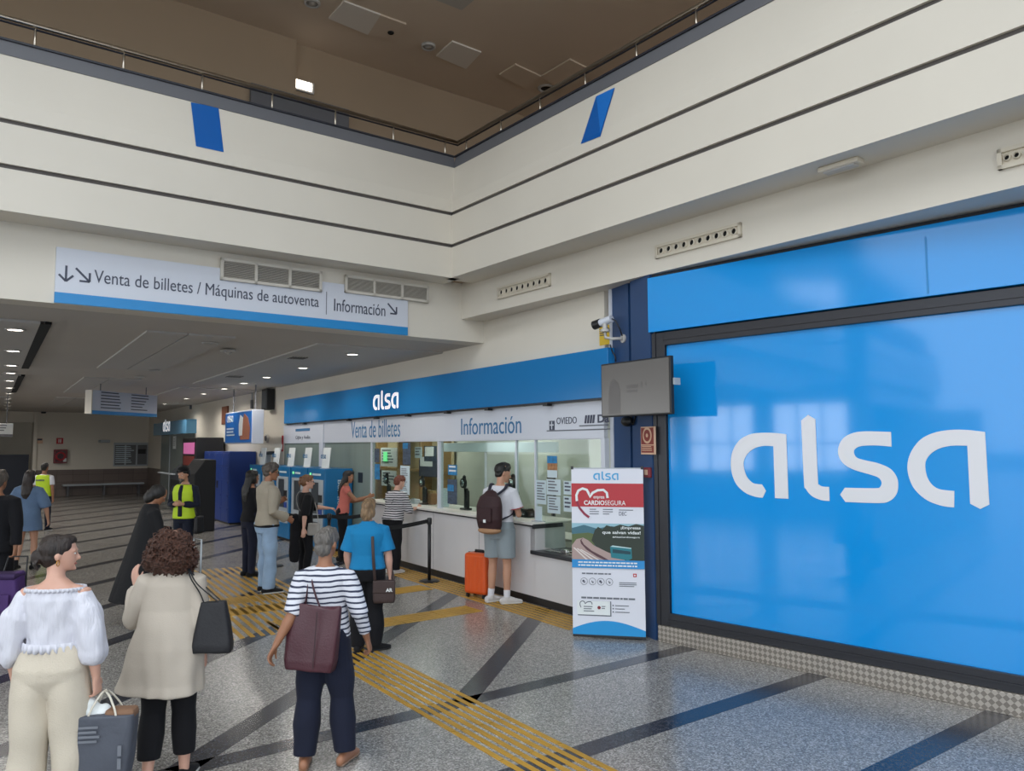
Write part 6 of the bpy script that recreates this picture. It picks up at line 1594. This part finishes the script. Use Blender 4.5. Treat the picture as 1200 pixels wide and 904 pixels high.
p3.shoes(SKIN_D, mat('sandal_sole', '#8a6f5c', .7), name='sandal', h=.05)
p3.hair('short', H_GREY)
# burgundy tote under her left arm
sh = p3.W(p3.sh['L'])
t = thing('tote_bag', 'burgundy leather tote on the left shoulder of the person in the striped top', 'bag', at((sh.x + .09, sh.y - .13, .635), R(-10)) @ Matrix.Rotation(R(4), 4, 'Y'))
g = bagbody(.33, .35, .12, .05, .42, sag=.03); remeshed(g, 'bag_body', LEATHER, t, .008, 2, fold=(.008, 10, (1, 1, .7)))
strap('strap', [(-.08, .03, .40), (-.075, .03, .48), (-.075, .05, .55), (-.07, .125, .615), (-.045, .03, .545), (-.01, .0, .48), (.03, .0, .40)], .026, .008, LEATHER, t, ref=(0, 1, 0))
g = G(); g.rbox(-.1, .1, -.076, -.068, .2, .205, .001); 
shape('seam', [rect(.04, .046, .03, .38)], mat('seam', '#2e151b', .5), t, -.064, .001)

# 4 --- woman in the blue polo shirt
f4 = gp(430, 763)
p4 = Person('person with short streaked hair in a bright blue polo shirt and black trousers', f4, R(4), 1.50, hips=1.14, waist=1.25, chest=1.2, depth=1.25, shw=.175, voxel=.007, head=(R(-12), R(5)), skin=SKIN_L, arm_r=1.15, leg_r=1.1,
    arms={'R': ((.22, -.04, -1), (.06, .12, -1)), 'L': ((-.22, .04, -1), (.1, .35, -1))}, legs={'R': ((.0, .02, -1), (0, -.04, -1), -.9), 'L': ((-.02, .0, -1), (0, -.06, -1), -.2)})
p4.shirt('polo_shirt', C_BLUE, hem=.93, sleeve=.85, grow=.02, neck=1.44, open_sleeve=.018, fold=(.006, 12, (1, 1, .5)))
g = G(); g.ring_loft(p4.rings([(1.435, .08, .07, -.01), (1.465, .066, .062, -.008)], .006)); p4.add(g, 'collar', C_BLUE, fold=None)
p4.trousers('trousers', C_BLACK, waist=1.0, hem=.06, grow=.014, flare=1.5, knee=1.2)
p4.shoes(BLACK_SHOE, SOLE_B, h=.08)
p4.hair('bob', H_BLOND)
wr = p4.W((.20, .02, .90))
t = thing('crossbody_bag', 'brown shoulder bag with a white mark beside the blue polo shirt', 'bag', at((wr.x + .01, wr.y - .13, wr.z - .30), R(6)))
g = bagbody(.22, .22, .09, .08, .22); BRN = mat('brown_bag', '#3a2a27', .6, bump=(60, .15)); remeshed(g, 'bag_body', BRN, t, .008, 2, fold=(.004, 16, (1, 1, .6)))
G().rbox(-.11, .11, -.052, -.03, .10, .225, .01).obj('flap', BRN, t)
text('AR', .02, .085, .115, .15, 'paper', t, -.053, bold=.03)
strap('strap', [(-.09, .0, .21), (-.10, -.045, .36), (-.11, -.05, .52), (-.12, .0, .67), (-.115, .1, .735), (-.08, .22, .68), (.0, .30, .5), (.09, .10, .21)], .03, .006, BRN, t, ref=(1, 0, 0))

# 5 --- man in the grey jacket
f5 = gp(312, 695)
p5 = Person('person with sunglasses in a grey beige jacket and light blue jeans standing by the machines', f5, R(-48), 1.80, shw=.188, waist=1.12, chest=1.04, depth=1.12, voxel=.0075, head=(R(-15), R(8)), skin=SKIN_D,
    arms={'R': ((.20, -.10, -1), (-.12, .72, -.35)), 'L': ((-.2, .1, -1), (.3, .9, .35))}, hands={'R': dict(curl=.8), 'L': dict(curl=.9, dir=(.3, .6, .5))}, legs={'R': ((.03, .02, -1), (.02, -.06, -1), .0), 'L': ((-.05, .06, -1), (-.03, -.02, -1), .15)})
p5.shirt('jacket', C_JACKET, hem=.90, sleeve=1.85, grow=.026, neck=1.45, open_sleeve=.008, fold=(.008, 13, (1, 1, .6)))
g = G(); g.ring_loft(p5.rings([(.87, .168, .118, -.012), (.91, .165, .114, -.012)], .022)); p5.add(g, 'undershirt_hem', C_BLACK, fold=None)
g = G(); g.ring_loft(p5.rings([(1.44, .075, .07, -.01), (1.475, .068, .066, -.006)], .012)); p5.add(g, 'collar', C_JACKET, fold=None)
p5.trousers('jeans', C_JEANS, waist=.98, hem=.07, grow=.016, flare=1.3, knee=1.15, fold=(.008, 16, (1, 1, .9)))
p5.shoes(BLACK_SHOE, SOLE_W, h=.08)
p5.hair('crop', H_SALT)
p5.glasses(mat('sunglass', '#17130f', .15), 'sunglasses', True)

# 6 --- person behind him, at the machine
p6 = Person('person with long dark hair mostly hidden behind the man in the grey jacket', depthpt(292, 12.6), R(-40), 1.66, voxel=.011, skin=SKIN_D, arms={'R': ((.1, .2, -1), (.0, .9, .2)), 'L': ((-.1, .1, -1), (0, .6, -.6))})
p6.shirt('dark_top', C_BLACK, hem=.88, sleeve=1.8, grow=.02); p6.trousers('trousers', C_NAVY); p6.shoes(BLACK_SHOE, SOLE_B); p6.hair('long', H_BLACK)

# 7 --- woman in black at the machines
f7 = gp(357, 680)
p7 = Person('person in black with glasses and a bun, one hand on the queue post', f7, R(-62), 1.60, waist=1.05, chest=1.06, voxel=.0085, head=(R(-10), R(4)), skin=SKIN_L,
    arms={'R': ((.35, -.25, -1), (.2, -.1, -1)), 'L': ((-.15, .75, -.75), (-.05, 1, -.12))}, hands={'L': dict(curl=.7, normal=(0, .1, -1))}, legs={'R': ((.05, .10, -1), (-.08, -.12, -1), 0), 'L': ((-.02, -.02, -1), (.06, -.05, -1), 0)})
p7.shirt('black_top', C_BLACK, hem=.93, sleeve=1.15, grow=.02, puff=.012, open_sleeve=.014, fold=(.007, 13, (1, 1, .5)))
p7.trousers('leggings', C_BLACK, hem=.10, grow=.008, flare=1.0); p7.shoes(WHITE_SHOE, SOLE_W, h=.07); p7.hair('tied', H_LBROWN); p7.glasses(mat('spectacle', '#2a1c18', .3))
g = G(); h_ = p7.headp((0, -.09, .15)); g.ell(h_, (.05, .05, .05)); p7.add(g, 'topknot', H_LBROWN, fold=(.005, 50, (1, 1, .5)))
w7 = p7.W((.19, .06, .93))
t = thing('crossbody_bag', 'pale grey crossbody bag worn by the person in black', 'bag', at((w7.x + .04, w7.y - .04, w7.z - .17), R(-30)))
GB = mat('grey_bag', '#9c9892', .6, bump=(50, .15)); g = bagbody(.24, .20, .09, .07, .18); remeshed(g, 'bag_body', GB, t, .009, 2, fold=(.004, 16, (1, 1, 1)))
a_ = t.matrix_world.inverted()
strap('strap', [(-.10, 0, .17), a_ @ p7.W((.15, -.10, 1.10)), a_ @ p7.W((.06, -.155, 1.24)), a_ @ p7.W((-.06, -.135, 1.38)), a_ @ p7.W((-.10, -.03, 1.465)), a_ @ p7.W((-.07, .10, 1.38)), a_ @ p7.W((.05, .155, 1.2)), (.10, 0.0, .17)], .016, .006, GB, t, ref=(0, 1, 0))
# dark coat over her arm
c7 = p7.W(p7.wr['R'])
g = G(); g.tube([(0, 0, .12), (.0, .02, -.1), (.01, .0, -.4), (.0, .0, -.55)], [(.06, .05), (.075, .055), (.085, .05), (.07, .03)], 14, cap='round'); o = remeshed(g, 'carried_coat', C_BLACK, None, .011, 2, fold=(.012, 18, (1, 1, .2))); o.matrix_world = at((c7.x - .16, c7.y + .08, c7.z + .06)); tag(o, 'dark coat hanging over the arm of the person in black', 'coat')

# 8, 9 --- two people at the left end of the counter
f8 = gp(467, 671) + KW.n * .10
def toward_counter(p): return math.atan2(KW.into.y, KW.into.x) - math.pi / 2
YK = toward_counter(None)
p8 = Person('person with short auburn hair in a black and white striped top leaning on the counter', f8, YK + R(18), 1.56, hips=1.1, waist=1.25, chest=1.2, depth=1.2, shw=.172, lean=R(9), voxel=.0085, head=(R(-10), R(12)), skin=SKIN_L, arm_r=1.1,
    arms={'R': ((.25, .35, -1), (-.1, 1, .12)), 'L': ((-.25, .35, -1), (.1, 1, .12))}, legs={'R': ((.02, -.02, -1), (0, -.05, -1), 0), 'L': ((0, .05, -1), (0, -.08, -1), 0)})
p8.shirt('striped_top', ST_BLACK, hem=.92, sleeve=1.2, grow=.028, neck=1.44, fold=(.006, 12, (1, 1, .5))); p8.trousers('trousers', C_BLACK, waist=.96, hem=.07, grow=.016, flare=1.5, thigh=1.05, knee=1.25); p8.shoes(WHITE_SHOE, SOLE_W, h=.07); p8.hair('crop', H_RED)
strap('dress_strap', [p8.TT((.09, -.09, 1.40)) * p8.sc, p8.TT((.10, -.135, 1.3)) * p8.sc, p8.TT((.06, -.15, 1.2)) * p8.sc], .01, .004, BLKBAG, p8.root)
p9 = Person('person with long dark hair in a salmon top at the counter', KW.at(K0.uv(432, 640)[0] + .15, .72), YK + R(-20), 1.60, voxel=.0095, lean=R(6), head=(R(-30), R(6)), skin=SKIN_D, arms={'R': ((.2, .75, -.8), (-.2, 1, .25)), 'L': ((-.2, .5, -1), (.2, 1, .1))})
p9.shirt('salmon_top', C_PINK, hem=.90, sleeve=.3, grow=.018, fold=(.006, 14, (1, 1, .5))); p9.trousers('trousers', C_BLACK); p9.shoes(BLACK_SHOE, SOLE_B); p9.hair('long', H_BLACK)
g = G(); g.tube([p9.headp((-.075, .0, .17)), p9.headp((-.05, .06, .2)), p9.headp((0, .085, .205)), p9.headp((.05, .06, .2)), p9.headp((.075, 0, .17))], .008, 8, cap='round'); p9.add(g, 'sunglasses_on_head', BLKBAG, fold=None)

# 10 --- boy with the backpack
f10 = gp(586, 707)
p10 = Person('person in a white t-shirt and grey shorts with a dark backpack standing at the counter', f10, YK + R(30), 1.80, shw=.178, waist=1.05, depth=1.02, voxel=.007, lean=R(3), head=(R(-42), R(12)), skin=SKIN, 
    arms={'R': ((.22, .12, -1), (-.42, .9, .05)), 'L': ((-.2, .25, -1), (.3, .9, .1))}, hands={'R': dict(curl=.9), 'L': dict(curl=.6)}, legs={'R': ((.03, .02, -1), (.03, -.08, -1), -.75), 'L': ((-.05, .05, -1), (-.04, -.05, -1), -.6)})
p10.shirt('t_shirt', C_WHITE, hem=.90, sleeve=.72, grow=.022, neck=1.44, open_sleeve=.018, fold=(.006, 12, (1, 1, .5)))
g = G()
for k in 'R': 
    e = p10.sh[k].lerp(p10.el[k], .735); e0 = p10.sh[k].lerp(p10.el[k], .70); g.tube([e0, e], [.087, .0875], 18)
p10.add(g, 'red_cuff', cloth('red_cuff', '#b8434a'), fold=None, iters=1)
p10.trousers('shorts', C_GREY, waist=1.0, hem=.56, grow=.024, flare=1.1, thigh=1.08); p10.shoes(WHITE_SHOE, SOLE_W, h=.09, sock=C_WHITE); p10.hair('crop', H_BLACK)
i10 = Matrix(p10.root.matrix_world)
t = thing('backpack', 'dark maroon backpack with a tan base worn by the person in the white t-shirt', 'backpack', i10 @ Matrix.Translation((-.02, -.25, .99)))
BP = mat('backpack_maroon', '#33191c', .7, bump=(70, .2), var=(4, .15)); TAN = mat('backpack_tan', '#a88160', .7)
g = G(); g.tube([(0, 0, .03), (0, -.01, .12), (0, -.005, .28), (0, .02, .40), (0, .035, .44)], [(.17, .085), (.185, .11), (.178, .105), (.145, .08), (.09, .05)], 24, ref=(1, 0, 0), cap='round'); remeshed(g, 'bag_body', BP, t, .009, 2, fold=(.004, 14, (1, 1, 1)))
g = G(); g.ell((0, -.002, -.025), (.168, .098, .05)); remeshed(g, 'tan_base', TAN, t, .009, 1)
g = G(); g.rbox(-.09, .09, -.14, -.08, .08, .27, .025, 3); g.obj('front_pocket', BP, t); G().rbox(-.018, .018, -.147, -.135, .085, .125, .003).obj('label_patch', 'paper', t)
g = G(); g.tube([(-.03, .05, .44), (-.02, .04, .50), (.02, .04, .50), (.03, .05, .44)], .008, 8); g.obj('top_loop', BP, t, None, True)
for sg in (-1, 1):
    q = lambda p: (V(p) * p10.sc) - V((-.02, -.25, .99))
    strap('shoulder_strap', [(.06 * sg, .07, .42), q(p10.TT((.105 * sg, -.095, 1.40))), q(p10.TT((.115 * sg, -.02, 1.465))), q(p10.TT((.12 * sg, .085, 1.39))), q(p10.TT((.135 * sg, .135, 1.28))), q(p10.TT((.165 * sg, .07, 1.12))), (.13 * sg, .03, .10)], .05, .012, mat('strap_navy', '#232433', .7), t, ref=(1, 0, 0))
# orange suitcase
f11 = gp(562, 700)
YS = YK + R(20)
t = thing('suitcase', 'bright orange hard-shell suitcase standing beside the legs at the counter', 'suitcase', at((f11.x, f11.y, 0), YS))
ORN = mat('orange_shell', '#d4541a', .35)
g = G(); g.rbox(-.19, .19, -.115, .115, .05, .60, .045, 4); g.obj('shell', ORN, t, None, False)
for k in range(4): G().rbox(-.14 + .075 * k, -.10 + .075 * k, -.121, -.11, .09, .56, .005).obj('rib', ORN, t)
G().rbox(-.192, .192, -.006, .006, .048, .602, .003).obj('zip_line', 'black', t)
g = G(); g.tube([(-.07, 0, .59), (-.07, 0, .63), (.07, 0, .63), (.07, 0, .59)], .012, 8); g.obj('top_handle', 'black', t, None, True)
g = G(); g.rbox(-.1, .1, .02, .08, .595, .62, .008); g.obj('pull_handle', 'black', t)
for sx in (-.14, .14):
    for sy in (-.08, .08): g = G(); g.cyl((sx - .015, sy, .028), (sx + .015, sy, .028), .028, 14); g.rbox(sx - .02, sx + .02, sy - .015, sy + .015, .035, .06, .004); g.obj('wheel', 'black', t)

# 12 --- person in the black cloak
p12 = Person('person in a long flowing black cloak bending their head', depthpt(170, 9.3), R(-48), 1.60, voxel=.009, lean=R(4), head=(R(-12), R(30)), skin=SKIN_D, arms={'R': ((.15, .25, -1), (.0, 1, -.1)), 'L': ((-.1, .5, -1), (.1, 1, -.2))})
g = G(); g.ring_loft(p12.rings([(.30, .36, .30, -.10), (.50, .32, .265, -.075), (.75, .27, .22, -.045), (.95, .235, .185, -.025), (1.15, .21, .16, -.01), (1.28, .195, .14, 0), (1.36, .178, .12, -.006), (1.42, .12, .10, -.01), (1.47, .08, .085, 0)], 0))
for k, sg in (('R', 1), ('L', -1)): S, E, W_ = p12.sh[k], p12.el[k], p12.wr[k]; g.tube([S - V((sg * .05, 0, 0)), S, S.lerp(E, .5), E, E.lerp(W_, .75)], [.07, .08, .085, .085, .07], 16)
p12.add(g, 'cloak', mat('cloak_black', '#0e0e11', .9, bump=(30, .2)), fold=(.012, 10, (1, 1, .2)))
p12.trousers('trousers', C_BLACK); p12.shoes(BLACK_SHOE, SOLE_B); p12.hair('shawl', H_BLACK)
hw = p12.W(p12.wr['R'])
t = thing('trolley_case', 'small dark wheeled case with a raised handle beside the person in the black cloak', 'suitcase', at((hw.x + .12, hw.y + .08, 0), R(-40)))
G().rbox(-.17, .17, -.1, .1, .05, .55, .03, 3).obj('shell', 'blackmat', t); g = G(); g.tube([(-.09, .06, .54), (-.09, .06, .95), (.09, .06, .95), (.09, .06, .54)], .011, 8); g.obj('pull_handle', 'kgrey', t, None, True)
for sx in (-.12, .12): g = G(); g.cyl((sx - .012, .07, .03), (sx + .012, .07, .03), .03, 12); g.obj('wheel', 'black', t)

# 13 --- person in the yellow vest, facing the camera
p13 = Person('person in a yellow safety vest and dark cap facing the camera with folded hands', depthpt(213, 13.2), R(172), 1.70, voxel=.009, head=(R(-12), R(12)), skin=SKIN, shw=.172, arms={'R': ((.25, .05, -1), (-.75, .75, .1)), 'L': ((-.25, .05, -1), (.75, .75, .1))}, hands={'R': dict(curl=.9), 'L': dict(curl=.9)})
NV = cloth('navy_uniform', '#1c2130'); p13.shirt('dark_jacket', NV, hem=.88, sleeve=1.9, grow=.02); p13.trousers('trousers', NV); p13.shoes(BLACK_SHOE, SOLE_B); p13.hair('crop', H_BLACK)
g = G(); vr = p13.rings([(.86, .168, .115, -.014), (.95, .162, .11, -.01), (1.08, .140, .098, 0), (1.2, .15, .104, .006), (1.3, .158, .104, .002), (1.385, .142, .080, -.01), (1.42, .10, .066, -.01)], .032); g.ring_loft(vr); v_ = p13.add(g, 'safety_vest', C_VEST, fold=(.005, 12, (1, 1, .5)))
g = G(); vr = p13.rings([(.90, .045, .05, .105), (1.1, .04, .05, .10), (1.3, .045, .05, .105), (1.42, .05, .03, .065)], .0); g.ring_loft(vr); p13.add(g, 'vest_opening', NV, fold=None)
g = G(); g.ell(p13.headp((0, -.005, .19)), (.088, .108, .055)); g.tube([p13.headp((-.05, .08, .175)), p13.headp((0, .13, .165)), p13.headp((.05, .08, .175))], [(.02, .008), (.05, .008), (.02, .008)], 10, ref=(0, 1, 0), cap='round'); p13.add(g, 'cap', C_BLACK, fold=None)
g = G(); g.ell(p13.headp((0, .075, .03)), (.05, .035, .04)); p13.add(g, 'beard', H_SALT, fold=(.003, 60, (1, 1, 1)))
t = thing('satchel', 'dark bag hanging at the side of the person in the yellow vest', 'bag', at(p13.W((-.27, .0, .62)), R(172)))
g = bagbody(.08, .07, .22, .2, .28); g.obj('bag_body', BLKBAG, t, None, True); strap('strap', [(0, -.08, .26), (.06, -.06, .5), (.12, .0, .72), (.06, .06, .5), (0, .08, .26)], .02, .006, BLKBAG, t)

# 14 --- walker in denim, 15 --- walker in a vest seen from behind, 16 --- walker in black with the trolley
p14 = Person('person with brown hair in a loose denim dress walking away on the far left', depthpt(29, 13.4), R(8), 1.66, voxel=.0095, skin=SKIN, legs={'R': ((.02, .12, -1), (.01, -.02, -1), 0), 'L': ((-.02, -.10, -1), (0, -.35, -1), 0)}, arms={'L': ((-.5, .1, -1), (-.3, .2, -1)), 'R': ((.4, .1, -1), (.1, .2, -1))})
p14.shirt('denim_dress', C_DENIM, hem=.66, sleeve=1.1, grow=.035, flare=.12, puff=.015, open_sleeve=.02, fold=(.01, 11, (1, 1, .5))); p14.shoes(BLACK_SHOE, SOLE_B, name='boot', h=.17); p14.hair('long', H_BROWN)
p15 = Person('person in a yellow safety vest walking away at the far left', depthpt(46, 19.5), R(2), 1.66, voxel=.011, skin=SKIN_D, shw=.18, legs={'R': ((.02, .15, -1), (0, .0, -1), 0), 'L': ((-.02, -.12, -1), (0, -.4, -1), 0)})
p15.shirt('white_shirt', C_WHITE, hem=.9, sleeve=.7, grow=.016); g = G(); g.ring_loft(p15.rings([(.88, .165, .115, -.014), (1.08, .140, .098, 0), (1.26, .156, .106, .006), (1.385, .142, .080, -.01), (1.42, .10, .066, -.01)], .035)); p15.add(g, 'safety_vest', C_VEST); p15.trousers('trousers', NV); p15.shoes(BLACK_SHOE, SOLE_W); p15.hair('crop', H_BLACK)
shape('back_print', [rect(-.11 + .026 * k, -.092 + .026 * k, 1.27 * p15.sc, 1.31 * p15.sc) for k in range(8)], 'textdark', p15.root, -.155)
p16 = Person('person in a black jacket at the left edge pulling a purple trolley', depthpt(-8, 9.4), R(4), 1.76, voxel=.0085, skin=SKIN_D, shw=.185, chest=1.08, waist=1.15, depth=1.1, arms={'R': ((.25, -.15, -1), (.08, -.2, -1))}, hands={'R': dict(curl=1.1)}, legs={'R': ((.02, .1, -1), (.0, -.05, -1), 0), 'L': ((-.02, -.05, -1), (0, -.2, -1), 0)})
p16.shirt('jacket', C_BLACK, hem=.80, sleeve=1.9, grow=.03, fold=(.008, 12, (1, 1, .5))); p16.trousers('trousers', C_BLACK, grow=.016, flare=1.5, knee=1.2); p16.shoes(BLACK_SHOE, SOLE_B); p16.hair('crop', H_SALT)
hw = p16.W(p16.wr['R'] + p16.hd['R'][0] * .08)
PUR = mat('purple_fabric', '#472a66', .7, bump=(50, .2), var=(4, .1))
tq = gp(24, 706)
t = thing('shopping_trolley', 'purple fabric shopping trolley with a dark handle at the left edge', 'trolley', at((hw.x + .06, hw.y - .22, 0), R(2)))
g = bagbody(.34, .30, .24, .2, .50, base=.13); remeshed(g, 'bag', PUR, t, .01, 2, fold=(.008, 13, (1, 1, .6)))
G().rbox(-.16, .16, -.13, .12, .56, .63, .03, 2).obj('flap', mat('purple_dark', '#35204d', .7), t); G().rbox(-.11, .11, -.145, -.12, .2, .4, .015, 2).obj('pocket', PUR, t)
g = G(); zt_ = hw.z + .0; g.tube([(-.13, .14, .10), (-.13, .15, .6), (-.11, .20, zt_ - .02), (.11, .20, zt_ - .02), (.13, .15, .6), (.13, .14, .10)], .011, 8); g.obj('frame', 'black', t, None, True)
for sx in (-.19, .19): g = G(); g.tube([(sx, .08 + .07 * math.cos(a_), .085 + .07 * math.sin(a_)) for a_ in np.linspace(0, 6.283, 17)[:-1]], .014, 8, ref=(1, 0, 0), close=True); g.cyl((sx - .01, .08, .085), (sx + .01, .08, .085), .03, 12); g.obj('wheel', 'black', t)
g = G(); g.cyl((-.19, .08, .085), (.19, .08, .085), .01, 8); g.rbox(-.15, .15, -.11, .1, .10, .13, .005); g.obj('axle', 'black', t)
